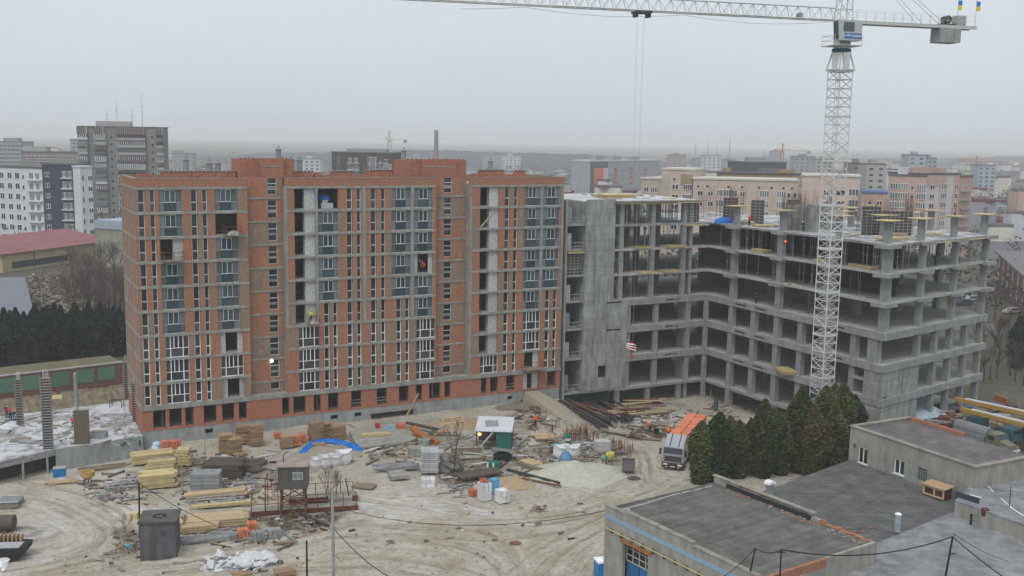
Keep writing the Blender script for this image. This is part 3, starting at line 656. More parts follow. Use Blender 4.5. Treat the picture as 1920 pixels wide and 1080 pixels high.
# tower panels
for k in range(8):
    z1 = LV[k] if k else .2; z0 = (LV[k - 1] + .03) if k else GZ
    if k == 0: continue
    x1 = 8.5 if k >= 4 else 11.1
    m = MB().holes(3.45, x1, z0, z1 + (.25 if k == 7 else 0), -.14, .0, [(6.15, 7.5, 2.5, 4.3)] if k == 1 else ([(7.4, 10.0, z1 - .45, z1 - .2)] if k in (2, 3, 4) and x1 > 10 else []))
    ob('wall_panel', m.mesh('wall_panel', CONW), rc)
ob('tower_side_wall', MB().box(3.41, 3.8, .02, 6, .6, 29.1).mesh('tsw', CONW), rc)
ob('tower_inner_wall', MB().box(8.1, 8.45, .06, 7, 14.25, 29.0).mesh('tiw', CONF), rc)
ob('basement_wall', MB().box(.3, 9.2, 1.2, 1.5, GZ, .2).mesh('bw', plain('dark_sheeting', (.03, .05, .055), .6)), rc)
# columns
def column(x, y, z0, z1, sx=.6, sy=.6, rz=0.0, mt=None, nm='column'):
    key = (round(sx, 2), round(sy, 2), round(z1 - z0, 2), (mt or CONF).name)
    if key not in WT: WT[key] = MB().box(-sx / 2, sx / 2, -sy / 2, sy / 2, 0, z1 - z0).mesh('column', mt or CONF)
    return ob(nm, WT[key], rc, (x, y, z0), rz)
EA = math.atan2(ED.y, ED.x)
for k in range(8):
    z1 = LV[k] - .28; z0 = GZ if k == 0 else LV[k - 1]
    lower = k <= 3
    for x in ([9.93, 15.57, 21.5] if k == 0 else [11.5, 16.7, 22.8] if lower else [9.9, 15.6, 21.5]):
        column(x, .4, z0, z1, .75 if lower else .7, .6)
    for x in (9.9, 15.6, 21.5):
        for y in (7.5, 13.5, 19.5): column(x, y, z0, z1, .7, .7)
    column(22.9, 1.6, z0, z1, .5, 2.6)
    if k == 7: break
    ys = [-6.0, -16.3, -26.5] + ([-11.2, -21.3, -31.4] if 0 < k <= 3 else [])
    if lower: column(26.05, -.1, z0, z1, .6, .6)
    for y in ys: column(26.55, y, z0, z1, .75, 1.0)
    if not lower: column(26.6, -36.0, z0, z1, 1.0, 1.0, EA)
    else: column(26.45, -34.9, z0, z1, .9, 1.6)
    for d in [8.9, 17.5, 26.0] + ([13.4, 21.7] if lower else []): column(*EP(d, .45), z0, z1, .7, .8, EA)
    for x in (34, 42, 50):
        for y in (-24, -15, -6, 3, 12): 
            if x < 50 or y < 4: column(x, y, z0, z1, .8, .8)
# cores and inner walls, added to darken the open floors
INW = concrete('shaded_inner_concrete', (.17, .175, .175), .3)  # interior shade put into the wall colour
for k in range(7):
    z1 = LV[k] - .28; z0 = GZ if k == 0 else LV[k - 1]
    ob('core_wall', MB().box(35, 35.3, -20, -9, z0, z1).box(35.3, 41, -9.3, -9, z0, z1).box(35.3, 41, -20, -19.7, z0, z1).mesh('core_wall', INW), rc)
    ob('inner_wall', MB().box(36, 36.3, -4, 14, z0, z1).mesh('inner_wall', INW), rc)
    if k in (5, 6): ob('inner_wall', MB().box(31.5, 31.7, -33, -1, z0, z1).mesh('interior_shade_screen', plain('interior_shade_dark', (.02, .024, .03), .8)), rc)  # near-black sheet added as the deep shade of these floors
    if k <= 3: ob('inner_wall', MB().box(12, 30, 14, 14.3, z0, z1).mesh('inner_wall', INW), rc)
# deep edge beams on the lower storeys
def beam_line(p, q, z, h, slots=()):
    p = Vector((*p, 0)); q = Vector((*q, 0)); L = (q - p).length
    m = MB().holes(0, L, z - h, z - .001, -.12, .28, slots)
    ob('edge_beam', m.mesh('edge_beam', CONF), rc, p, math.atan2((q - p).y, (q - p).x))
for k in (1, 2, 3):
    z = LV[k]
    beam_line((11.12, .0), (26.2, .0), z, .95, [(7.2, 9.6, z - .6, z - .35)])
    beam_line((26.17, -.05), (25.9, -36.8), z, .95, [(7.2, 9.8, z - .6, z - .35), (11.8, 14.2, z - .6, z - .35)] + ([(27.8, 30, z - .6, z - .35)] if k > 1 else []))
    beam_line((26.0, -36.93), (52.3, -31.13), z, .95)
for z in (LV[0],):
    beam_line((9.3, .0), (26.2, .0), z, .4); beam_line((26.17, -.05), (25.9, -36.8), z, .4)
# corner panels on the end elevation and by the corner
for k in (1, 2):
    z0 = LV[k - 1] if k > 1 else GZ; z1 = LV[k] - .96
    m = MB().holes(0, 9.0, z0, z1, -.1, .25, [(.5, 1.5, 5.1 if False else z0 + .1, z0 + .3)] if k == 2 else [])
    ob('wall_panel', m.mesh('wall_panel', CONW), rc, (E1.x, E1.y, 0), EA)
    ob('wall_panel', MB().box(-.1, .25, -36.75, -33.9, z0, z1).mesh('wall_panel', CONW), rc, (26, 0, 0))
for z in (3.1, 7.4): ob('lintel', MB().box(25.9, 26.3, -33.9, -31.8, z, z + .4).mesh('lintel', CONF), rc)
# corbel plates at the big columns
for k in (4, 5, 6):
    z = LV[k]
    for y in (-6.0, -16.3, -26.5): ob('column_plate', MB().box(-.9, 1.6, -1.3, 1.3, z - .5, z - .03).mesh('cp', CONF), rc, (26.4, y, 0))
    for d in (0.3, 8.9, 17.5, 26.0):
        x, y = EP(d, .4); ob('column_plate', MB().box(-1.3, 1.3, -1.1, 1.2, z - .5, z - .03).mesh('cp', CONF), rc, (x, y, 0), EA)
# next storey: columns standing on the top deck with yellow column-head formwork and starter bars
def caphead(x, y, z, rz, s_=1.0):
    o = ob('column_head_formwork', MB().box(-1.45, 1.45, -1.2, 1.2, 0, .09).box(-1.3, 1.3, -.5, -.35, -.12, -.005, 1).box(-1.3, 1.3, .35, .5, -.12, -.005, 1).mesh('ch', [YELW, WOOD]), rc, (x, y, z), rz)
    m = MB()
    for i in range(10):
        a, b_ = R.uniform(-.45, .45), R.uniform(-.45, .45); m.tube((a, b_, .12), (a + R.uniform(-.05, .05), b_, R.uniform(.9, 1.7)), .014, 3)
    ob('starter_bars', m.mesh('sb', RUST), rc, (x, y, z), kind='stuff')
CAPS = [(26.6, -6.0, 0), (26.6, -16.3, 0), (27.0, -27.0, 0), (26.8, -35.6, EA)] + [(*EP(d, .9), EA) for d in (8.9, 17.5, 26.0)] + [(34, -28, 0), (34, -20, 0), (42, -25, EA), (50, -22, EA), (42, -14, 0), (50, -10, 0), (34, -2, 0)]
for i, (x, y, a) in enumerate(CAPS):
    column(x, y, LV[6], LV[6] + 2.75, .7 if i != 3 else 1.0, .75, a, CONF); caphead(x, y, LV[6] + 2.92, a)
for (x0, x1, y0, y1, h, mt) in ((29.5, 33.5, -14, -13.7, 3.6, CONW), (33.2, 33.5, -20, -14.01, 3.6, CONW), (29.5, 29.8, -20, -14.01, 3.4, CONW), (35, 38, -8, -7.7, 3.3, CONF)):
    ob('core_wall', MB().box(x0, x1, y0, y1, LV[6], LV[6] + h).mesh('cw', mt), rc)
def gridpanel(x, y, z, wd, ht, rz, mt=STEEL, nm='wall_formwork'):
    m = MB().box(0, wd, .05, .1, 0, ht, 1)
    nx = max(2, int(wd / .6)); nz_ = max(3, int(ht / .42))
    for i in range(nx + 1): m.box(wd * i / nx - .03, wd * i / nx + .03, -.02, .05, 0, ht)
    for j in range(nz_ + 1): m.box(0, wd, -.04, .04, ht * j / nz_ - .03, ht * j / nz_ + .03)
    return ob(nm, m.mesh(nm, [mt, PLY]), rc, (x, y, z), rz)
for (x, y, wd, ht, rz) in ((27.5, -1.5, 2.4, 3.9, -.3), (30.5, -4.5, 2.0, 3.7, -.6), (31, -12, 2.0, 4.2, -.4), (33, -25, 2.8, 3.4, -.5), (35.4, -26.3, 4.2, 3.4, -.5), (38, -20, 3, 3.5, -.3), (24.3, 2, 1.2, 3.5, 0)):
    gridpanel(x, y, LV[6], wd, ht, rz)
# wall starter bars
m = MB()
for (xa, ya, xb, yb, n) in ((28, -3, 34, 5, 40), (29, -13, 34, -13, 40), (29, -19, 29, -13, 30), (35, -8, 41, -8, 30), (37, -20, 45, -20, 50), (30, 8, 45, 14, 60), (40, -12, 46, -5, 40), (44, -24, 51, -16, 40)):
    for i in range(n * 2):
        t = i / n / 2; x = xa + (xb - xa) * t + R.uniform(-.2, .2); y = ya + (yb - ya) * t + R.uniform(-.2, .2); h = R.uniform(3.2, 5.6)
        m.tube((x, y, LV[6]), (x + R.uniform(-.1, .1), y, LV[6] + h), .014, 3)
ob('wall_starter_bars', m.mesh('wsb', plain('bar_brown', (.22, .15, .12), .8)), rc, kind='stuff')
# steel props
prop = MB().tube((0, 0, 0), (0, 0, 3.42), .045, 5).box(-.09, .09, -.09, .09, 1.6, 1.75).box(-.15, .15, -.15, .15, 0, .03).mesh('steel_prop', STEEL)
np_ = 0
for (k, n, xr, yr) in ((6, 90, (8.8, 23.5), (.3, 6)), (6, 40, (8.8, 23.5), (6, 18)), (5, 34, (9, 25.5), (.5, 9)), (5, 60, (26.9, 31.3), (-35, 0)), (5, 30, (27.5, 50), (-34, -27)), (4, 12, (12, 26), (.4, 5)), (4, 18, (27, 31), (-34, -2)), (5, 16, (36, 50), (-33, -20))):
    for _ in range(n):
        x, y = R.uniform(*xr), R.uniform(*yr)
        if x > 26 and y < E1.y + (x - 26) * .22 + .4: continue
        if np_ < 290: ob('steel_prop', prop, rc, (x, y, LV[k]), scale=(1, 1, (LV[k + 1] - LV[k] - .29) / 3.42)); np_ += 1
for x in (24.0, 26.6): ob('steel_prop', prop, rc, (x, -1.5 if x > 25 else 3, GZ), scale=(1, 1, .9))
# yellow timber beams below the upper decks, props frames and grids left of the shaft
for (x0, x1, y0, y1, z) in ((8.6, 13, -.5, 1.2, 28.75), (13.2, 18.5, -.45, 1, 28.72), (19.2, 23.9, -.6, 1.2, 28.75), (12.2, 15.3, -.9, 1.5, 21.95), (18.0, 21.3, -.9, 1.5, 21.95), (12.9, 15.3, -1.1, 1.0, 18.15), (17.4, 20.5, -1.1, 1.0, 18.15), (21.5, 25.8, -.3, .9, 25.15), (.4, 3.2, -.3, 3, 21.6)):
    m = MB()
    n = 4
    for i in range(n): y = y0 + (y1 - y0) * i / (n - 1); m.box(x0, x1, y - .1, y + .1, z, z + .16)
    for i in range(6): x = x0 + .1 + (x1 - x0 - .4) * i / 5; m.box(x, x + .14, y0 - .2, y1 + .2, z + .161, z + .22)
    ob('formwork_beams', m.mesh('fb', YELW), rc, kind='stuff')
gridpanel(21.9, .3, LV[6], 1.9, 3.2, 0); gridpanel(.5, .3, 17.9, 2.6, 3.4, 0)
ob('deck_edge_board', MB().box(8.5, 25.2, -.75, 24 * 0 + .0, 29.0, 29.06).mesh('deb', WOODO), rc)
m = MB()
for d0, z in ((9, LV[6]), (17.6, LV[6])): m.box(d0, d0 + 8.2, -.35, .3, z - .36, z - .3)
ob('formwork_beams', m.mesh('fb', YELW), rc, (E1.x, E1.y, 0), EA, kind='stuff')
# zigzag edge ties
def zig(p, q, z, nm='zigzag_edge_ties', amp=.42, step=.42):
    p = Vector((*p, z + .05)); q = Vector((*q, z + .05)); L = (q - p).length; n = int(L / step); d = (q - p) / n
    pts = [p + d * i + Vector((0, 0, amp if i % 2 else 0)) for i in range(n + 1)]
    ob(nm, MB().path(pts, .017, 3).mesh('zig', BLOCK), rc)
for (k, segs) in ((1, [(11.8, 16), (17.3, 22), (23.4, 25.9)]), (2, [(13.5, 16), (17.3, 22)]), (3, [(17.5, 20)])):
    for a, c in segs: zig((a, .35), (c, .35), LV[k])
for (k, segs) in ((1, [(-7, -10.4), (-12, -15.6), (-17, -20.6), (-27.3, -30.6)]), (2, [(-1, -4), (-7, -10.4), (-12, -15.6), (-17, -20.6), (-22, -25.8)]), (3, [(-18, -21), (-25, -29)]), (0, [(-22, -25.8), (-27.3, -32)])):
    for a, c in segs: zig((26.6 if k else 27.5, a), (26.6 if k else 27.5, c), LV[k])
for a, c in ((.8, 8.4), (9.5, 13), (14, 16.8)):
    zig(EP(a, .5), EP(c, .5), LV[2])
# bundles on the decks (things that could be lifted away)
def bundle(nm, lab, cat, P, size, rz, mt, rows=4, parts=True, n=3, gap=.03, group=None):
    t = thing(nm, lab, cat, P, rz, group); dz = size[2] / rows; dy = size[1] / n; me_ = MB().box(-size[0] / 2, size[0] / 2, -dy / 2 + gap, dy / 2 - gap, 0.01, dz - gap).mesh('board', mt)
    for i in range(rows):
        for j in range(n):
            ob('board', me_, t, (R.uniform(-.06, .06) * size[0] * .5, -size[1] / 2 + dy * (j + .5), dz * i), R.uniform(-.015, .015))
    return t
bundle('timber_stack', 'yellow formwork beams stacked on the open deck edge left of the crane', 'timber stack', LR(27.2, -11.2, 21.92), (2.6, 1.6, .55), TH + 1.57, YELW)
bundle('timber_stack', 'long low yellow timber stack on the deck behind the crane mast', 'timber stack', LR(27.3, -24.4, 21.92), (3.6, 1.4, .35), TH + 1.5, YELW, 3)
bundle('timber_stack', 'flat yellow boards lying on the deck right of the crane mast', 'timber stack', LR(27.4, -31.0, 21.92), (4.4, 1.2, .4), TH + 1.5, WOOD, 3)
bundle('timber_stack', 'untidy yellow beams projecting over the edge low on the right wing', 'timber stack', LR(25.9, -19.2, 5.52), (3.4, 2.2, .5), TH + 1.2, YELW, 3, n=5)
bundle('timber_stack', 'flat stack of yellow panels on the snowy top deck near the red jacket', 'timber stack', LR(29.0, -9.8, 25.62), (3.6, 2.2, .35), TH, YELW, 3)
bundle('timber_stack', 'stack of yellow panels on the white roof of the left wing', 'timber stack', LR(12.5, 6, 29.22), (5.6, 3.2, .7), TH, YELW, 4)
bundle('timber_stack', 'yellow panels lying between column heads at the right corner deck', 'timber stack', LR(*EP(5.5, 3.0), 25.62), (4.4, 1.8, .4), TH, YELW, 3)
bundle('timber_stack', 'pale planks lying on the far right top deck', 'timber stack', LR(*EP(13, 7.0), 25.62), (4.4, 1.8, .4), TH, WOOD, 3)
tag(ob('tarpaulin', MB().blob((0, 0, 0), 1.7, 1.3, .95, 12, 5, .25, half=True).blob((1.9, -.3, 0), 1.2, .9, .45, 10, 4, .3, half=True).mesh('tarp', BLUE), None, LR(27.6, -1.6, 25.6), TH), 'bright blue tarpaulin heap on the snowy top deck of the concrete frame', 'tarpaulin')
tag(ob('debris_heap', MB().blob((0, 0, 0), 1.9, 1.3, .6, 12, 4, .3, half=True).mesh('dh', plain('straw_debris', (.33, .3, .22), .9)), None, LR(29.6, -4.4, 25.6), TH), 'pale debris heap beside the blue tarpaulin on the top deck', 'debris')
m = MB()
for i in range(26):
    x, y = R.uniform(28, 49), R.uniform(-30, -2)
    if y < E1.y + (x - 26) * .22 + 1: continue
    m.rbox((x, y, LV[6] + .12), (R.uniform(.8, 3.2), R.uniform(.15, 1.1), R.uniform(.08, .22)), R.uniform(0, 3.1), mi=R.randrange(4))
for i in range(14): m.rbox((R.uniform(9, 22), R.uniform(1, 15), LV[7] + .1), (R.uniform(.6, 3), R.uniform(.1, .9), R.uniform(.08, .3)), R.uniform(0, 3.1), mi=R.randrange(4))
ob('deck_litter', m.mesh('deck_litter', [WOODO, YELW, STEEL, WSACK]), rc, kind='stuff')
m = MB()
for i in range(60):
    k = R.choice((3, 4, 5)); x, y = (R.uniform(10, 25), R.uniform(1, 6)) if R.random() < .4 else (R.uniform(26.8, 31), R.uniform(-34, -2))
    m.rbox((x, y, LV[k] + .08), (R.uniform(.3, 2.2), R.uniform(.08, .5), R.uniform(.05, .2)), R.uniform(0, 3.1), mi=R.randrange(4))
ob('floor_litter', m.mesh('floor_litter', [WOODO, YELW, STEEL, WOODO]), rc, kind='stuff')
ob('site_lamp', MB().blob((0, 0, 0), .12, .12, .14, 8, 5, 0).mesh('sl', (lambda: (plain('x_lamp', (1, .1, .03)), MATS['x_lamp'])[1])()), rc, (26.3, -17.3, 24.2), label='small glowing red site lamp')
_q = MATS['x_lamp'].node_tree.nodes['Principled BSDF']; _q.inputs['Emission Color'].default_value = (1, .12, .03, 1); _q.inputs['Emission Strength'].default_value = 2.5
ob('drain_spout', MB().tube((0, 0, 0), (.9, -.2, -.3), .12, 8).mesh('ds', STEEL), rc, (*EP(5.6, -.4), 1.3))

# ================================================================== TOWER CRANE
CX, CY = 39.9, 130.95
crane = thing('tower_crane', 'tall white lattice tower crane with long jib and blue signed cab', 'tower crane', (CX, CY, float(pit(CX, CY))), 0)
CZ0 = crane.location.z
jd = (G(1825, 50, 52.9) - G(830, 0, 52.9)); JA = math.atan2(jd.y, jd.x)      # jib direction
MA = rad(45) + math.atan2(CX, CY) * -1 + .02
def lattice(m, L, s_, panels, r_, rb, axis='z', taper=1.0, mi=0):
    c = [(-s_, -s_), (s_, -s_), (s_, s_), (-s_, s_)]
    def P(i, t):
        k = 1 + (taper - 1) * t / L; return Vector((c[i][0] * k, c[i][1] * k, t))
    for i in range(4): m.tube(P(i, 0), P(i, L), r_, 4, mi)
    st = L / panels
    for j in range(panels):
        for i in range(4):
            k = (i + 1) % 4
            m.tube(P(i, j * st), P(k, j * st), rb, 4, mi)
            mid = (P(i, j * st + st / 2) + P(k, j * st + st / 2)) / 2
            if j % 2 == 0: m.tube(P(i, j * st), P(k, (j + 1) * st), rb, 4, mi)
            else: m.tube(P(k, j * st), P(i, (j + 1) * st), rb, 4, mi)
    return m
MH = 47.0 - CZ0; SECN = 9; SL = MH / SECN
sec = lattice(MB(), SL, 1.02, 5, .085, .05)
sec.tube((-.5, .2, 0), (-.5, .2, SL), .03).tube((-.15, .2, 0), (-.15, .2, SL), .03)
for i in range(12): sec.tube((-.5, .2, SL * i / 12), (-.15, .2, SL * i / 12), .02, 3)
for s_ in (-1, 1): sec.box(-1.1, 1.1, s_ * 1.02 - .07, s_ * 1.02 + .07, SL - .2, SL - .02).box(s_ * 1.02 - .07, s_ * 1.02 + .07, -1.1, 1.1, SL - .2, SL - .02)
sm = sec.mesh('mast_section', CRW)
for i in range(SECN): ob('mast_section', sm, crane, (0, 0, SL * i), MA)
ob('foundation', MB().box(-2.6, 2.6, -2.6, 2.6, -.3, .5).mesh('foundation', CONP), crane, rz=MA)
tm = MB()
tm.prism([(-1.15, -1.15), (1.15, -1.15), (1.15, 1.15), (-1.15, 1.15)], 0, .18)
for i in range(4):
    a = math.pi / 2 * i + math.pi / 4; b_ = a + math.pi / 2
    tm.tube((1.7 * math.cos(a), 1.7 * math.sin(a), -.1), (1.0 * math.cos(a), 1.0 * math.sin(a), 2.2), .14, 4)
    c_ = (a + b_) / 2; tm.tube((1.0 * math.cos(c_), 1.0 * math.sin(c_), 0), (.85 * math.cos(c_), .85 * math.sin(c_), 2.1), .42, 4, r2=.65)
tm.lathe([(1.15, 2.15), (1.15, 2.6), (1.0, 2.6)], 14, 1); tm.lathe([(1.0, 2.62), (1.0, 3.1), (.9, 3.1)], 12)
ob('slewing_ring', tm.mesh('slewing_ring', [CRW, plain('crane_navy', (.02, .06, .11), .5)]), crane, (0, 0, MH), MA)
TZ = 50.0 - CZ0
m = MB().box(-.75, .75, -.75, .75, -.0, 2.9).box(-1.9, 1.9, -1.5, 1.5, -.12, -.02)
ob('turntable', m.mesh('turntable', CRW), crane, (0, 0, TZ), JA)
m = MB()
for (x, y) in ((-1.85, -1.45), (0, -1.45), (1.85, -1.45), (-1.85, 1.45), (1.85, 1.45)): m.tube((x, y, 0), (x, y, 1.1), .03)
for h in (.55, 1.1): m.path([(-1.85, -1.45, h), (1.85, -1.45, h), (1.85, 1.45, h), (-1.85, 1.45, h), (-1.85, -1.45, h)], .025)
ob('railing', m.mesh('railing', STEEL), crane, (0, 0, TZ), JA)
# cab in front of the turntable, on the camera side
cb = ob('cab', MB().yprism([(-1.6, .1), (1.45, .1), (1.45, 2.5), (-1.85, 2.5)], -1.95, -.78).mesh('cab', CRW), crane, (0, 0, TZ + .35), JA)
ob('cab_window', MB().box(-1.1, .35, -1.985, -1.952, 1.15, 2.25).mesh('cw', GLT), cb)
ob('cab_window', MB().rbox((-1.77, -1.37, 1.3), (.05, .95, 2.05), 0, 0, -.105).mesh('cw', GLT), cb)
ob('sign_board', MB().box(-1.0, 1.4, -2.0, -1.955, .35, .95).mesh('sign', plain('sign_blue', (.015, .14, .4), .4, .03, rnd=0)), cb)
fc = bpy.data.curves.new('sign_lettering', 'FONT'); fc.body = '\u0432 \u041c\u0435\u0440\u0438\u0434\u0456\u0430\u043d'; fc.size = .46; fc.extrude = .01; fc.align_x = 'CENTER'; fc.align_y = 'CENTER'
fo = bpy.data.objects.new('tmp', fc); col.objects.link(fo); bpy.context.view_layer.update()
fm_ = bpy.data.meshes.new_from_object(fo.evaluated_get(bpy.context.evaluated_depsgraph_get())); bpy.data.objects.remove(fo)
fm_.materials.clear(); fm_.materials.append(WHITE)
ob('lettering', fm_, cb, (.2, -2.02, .65), rot=(math.pi / 2, 0, 0), kind='stuff')
JZ = 52.95 - CZ0
# tower head
m = MB()
H4 = [(-.9, -.7), (.9, -.7), (.9, .7), (-.9, .7)]
for x, y in H4: m.tube((x, y, 0), (x * .25 + .3, y * .3, 9.5), .08)
for j in range(7):
    t0, t1 = j / 7, (j + 1) / 7
    for i in range(4):
        a, b_ = H4[i], H4[(i + 1) % 4]
        f_ = lambda p, t: (p[0] * (1 - .75 * t) + .3 * t, p[1] * (1 - .7 * t), 9.5 * t)
        m.tube(f_(a, t0), f_(b_, t1), .04); m.tube(f_(a, t1), f_(b_, t1), .04)
ob('tower_head', m.mesh('tower_head', CRW), crane, (0, 0, JZ), JA)
# jib: triangular lattice running to -x
JL = 54.0; NP = 36; st = JL / NP
nseg = 6; pp = NP // nseg
jm = MB(); Ls = st * pp
for y in (-.65, .65): jm.tube((0, y, 0), (-Ls, y, 0), .075, 4)
jm.tube((0, 0, 1.45), (-Ls, 0, 1.45), .08, 4)
for j in range(pp):
    x0, x1, xm = -j * st, -(j + 1) * st, -(j + .5) * st
    for y in (-.65, .65): jm.tube((x0, y, 0), (xm, 0, 1.45), .035).tube((xm, 0, 1.45), (x1, y, 0), .035)
    jm.tube((x0, -.65, 0), (x0, .65, 0), .035).tube((x0, -.65, 0), (x1, .65, 0), .03)
jme = jm.mesh('jib_section', CRW)
c_, s_ = math.cos(JA), math.sin(JA)
for i in range(nseg): ob('jib_section', jme, crane, (-(1 + Ls * i) * c_, -(1 + Ls * i) * s_, JZ), JA)
ob('jib_winch', MB().tube((-6, -.3, .45), (-6, .3, .45), .28, 8).box(-6.4, -5.6, -.35, .35, .05, .2).mesh('jw', STEEL), crane, (0, 0, JZ), JA)
# counter jib to +x
CL = 18.6
m = MB().box(.9, CL, -.75, -.55, -.35, .05).box(.9, CL, .55, .75, -.35, .05).box(.9, CL - .3, -.54, .54, 0, .04)
for i in range(13): x = 1.2 + i * 1.38; m.box(x, x + .1, -.54, .54, -.3, -.05)
ob('counter_jib', m.mesh('counter_jib', CRW), crane, (0, 0, JZ), JA)
m = MB()
for y in (-.85, .85):
    for i in range(14): x = 1.2 + i * 1.3; m.tube((x, y, .05), (x, y, 1.2), .022, 3)
    for h in (.6, 1.2): m.tube((1.2, y, h), (18.1, y, h), .022, 3)
ob('railing', m.mesh('railing', CRW), crane, (0, 0, JZ), JA)
for i in range(3): ob('counterweight', MB().box(13.2 + i * 1.0, 14.15 + i * 1.0, -1.0, 1.0, -2.1, -.36).mesh('counterweight', CONP), crane, (0, 0, JZ), JA)
ob('winch', MB().tube((14.6, -.5, .75), (14.6, .5, .75), .5, 12).box(13.6, 15.6, -.6, .6, .05, .25).mesh('winch', DKSTEEL), crane, (0, 0, JZ), JA)
ob('electrical_cabinet', MB().box(15.9, 17.1, -.6, .6, .06, 1.3).mesh('cabinet', BLOCK), crane, (0, 0, JZ), JA)
for i, x in enumerate((16.2, 18.9)):
    f = ob('flag', MB().add([(x, 0, 2.0), (x + .72, .15, 2.05), (x + .72, .15, 2.65), (x, 0, 2.6), (x, .03, 2.0), (x + .72, .18, 2.05), (x + .72, .18, 2.65), (x, .03, 2.6)], [(0, 1, 2, 3), (7, 6, 5, 4), (0, 4, 5, 1), (2, 6, 7, 3), (1, 5, 6, 2), (0, 3, 7, 4)], 0).add([(x, 0, 2.6), (x + .72, .15, 2.65), (x + .72, .15, 3.25), (x, 0, 3.2), (x, .03, 2.6), (x + .72, .18, 2.65), (x + .72, .18, 3.25), (x, .03, 3.2)], [(0, 1, 2, 3), (7, 6, 5, 4), (0, 4, 5, 1), (2, 6, 7, 3), (1, 5, 6, 2), (0, 3, 7, 4)], 1).mesh('flag', [plain('flag_yellow', (.75, .6, .05), .7, .05, rnd=0), plain('flag_blue', (.02, .2, .6), .7, .05, rnd=0)]), crane, (0, 0, JZ), JA, label='small flag, blue above yellow')
    ob('flag_pole', MB().tube((x, 0, .05), (x, 0, 3.4), .03).mesh('pole', STEEL), f)
for (y) in (-.5, .5):
    ob('tie_bar', MB().tube((.3, y * .3, 9.4), (14.2, y, .1), .04).mesh('tie', CRW), crane, (0, 0, JZ), JA)
    ob('tie_bar', MB().tube((.3, y * .3, 9.0), (10.8, y, .1), .03).mesh('tie', CRW), crane, (0, 0, JZ), JA)
ob('tie_bar', MB().tube((0, 0, 9.3), (-38, 0, 1.5), .05).mesh('tie', CRW), crane, (0, 0, JZ), JA)
tx = -(Vector((CX, CY, 0)) - G(1198, 22, 52.95)).length if False else -(Vector((CX, CY)) - Vector(G(1198, 22, 52.95)[:2])).length
tr = ob('trolley', MB().box(-1.0, 1.0, -.85, -.7, -.3, -.1).box(-1.0, 1.0, .7, .85, -.3, -.1).box(-1.0, -.8, -.7, .7, -.3, -.1).box(.8, 1.0, -.7, .7, -.3, -.1).box(-.95, -.6, -.5, .5, -.75, -.3).box(.6, .95, -.5, .5, -.75, -.3).mesh('trolley', DKSTEEL), crane, (tx * c_, tx * s_, JZ), JA)
HZ = V_z = None
hp = Vector((CX + tx * c_, CY + tx * s_)); d_ = ray(1183, 650); hz_ = CAMZ + d_.z * hp.length / math.hypot(d_.x, d_.y)
HB = hz_ - CZ0
m = MB()
for x in (-.75, -.6, .35, .5): m.tube((x, .3 if x > 0 else -.3, JZ - .6), (x * .35, 0, HB + .6), .009, 3)
ob('hoist_rope', m.mesh('hoist_rope', STEEL), crane, (hp.x - CX, hp.y - CY, 0), JA)
RW = plain('red_hook_paint', (.5, .03, .02), .5, .05, rnd=0)
hk = ob('hook_block', MB().lathe([(.15, -.5), (.34, -.38), (.44, 0), (.34, .38), (.15, .5)], 10).mesh('hook', RW), crane, (hp.x - CX, hp.y - CY, HB), JA)
m = MB()
for i in range(3): m.rbox((0, 0, -.26 + i * .26), (.92, .92, .11), .4 * i, 0, .3)
ob('stripe', m.mesh('stripe', WHITE), hk)
ob('hook', MB().path([(0, 0, -.6), (0, 0, -.95), (.2, 0, -1.15), (.05, 0, -1.35), (-.15, 0, -1.25)], .07, 5).mesh('hk', RW), hk)
ob('sling_chain', MB().tube((0, 0, -1.3), (-.3, 0, -8.5), .03, 3).mesh('chain', DKSTEEL), hk)
# sagging cable under the jib
m = MB(); pts = [(-2 - i * 2.4, 0, -.25 - .55 * math.sin(math.pi * ((i % 8) / 8))) for i in range(20)]
ob('jib_cable', m.path(pts, .02, 3).mesh('jib_cable', DKSTEEL), crane, (0, 0, JZ), JA)

# ================================================================== LOW BUILDINGS IN THE FOREGROUND
def wallbox(name, poly, z0, z1, mt, parent, th=.3, skip=()):
    n = len(poly); out = []
    for i in range(n):
        if i in skip: continue
        p = Vector((*poly[i], 0)); q = Vector((*poly[(i + 1) % n], 0)); d = q - p
        out.append(ob(name, MB().box(0, d.length - .002, 0.001, th, z0, z1).mesh(name, mt), parent, p, math.atan2(d.y, d.x)))
    return out
L_, F_, R_, N_ = (G(1135, 945, 7.5), G(1343, 897, 7.5), G(1568, 1015, 7.5), G(1352, 1075, 7.5))
gx = (F_ - L_).xy.normalized(); gy = Vector((-gx.y, gx.x)); GA = math.atan2(gx.y, gx.x)
gar = thing('garage_building', 'old rendered garage with grey bitumen roof, blue painted band and broken brick parapet', 'building', (L_.x, L_.y, 0), GA)
W_ = (F_ - L_).xy.length; D_ = 17.2
BIT = BITU
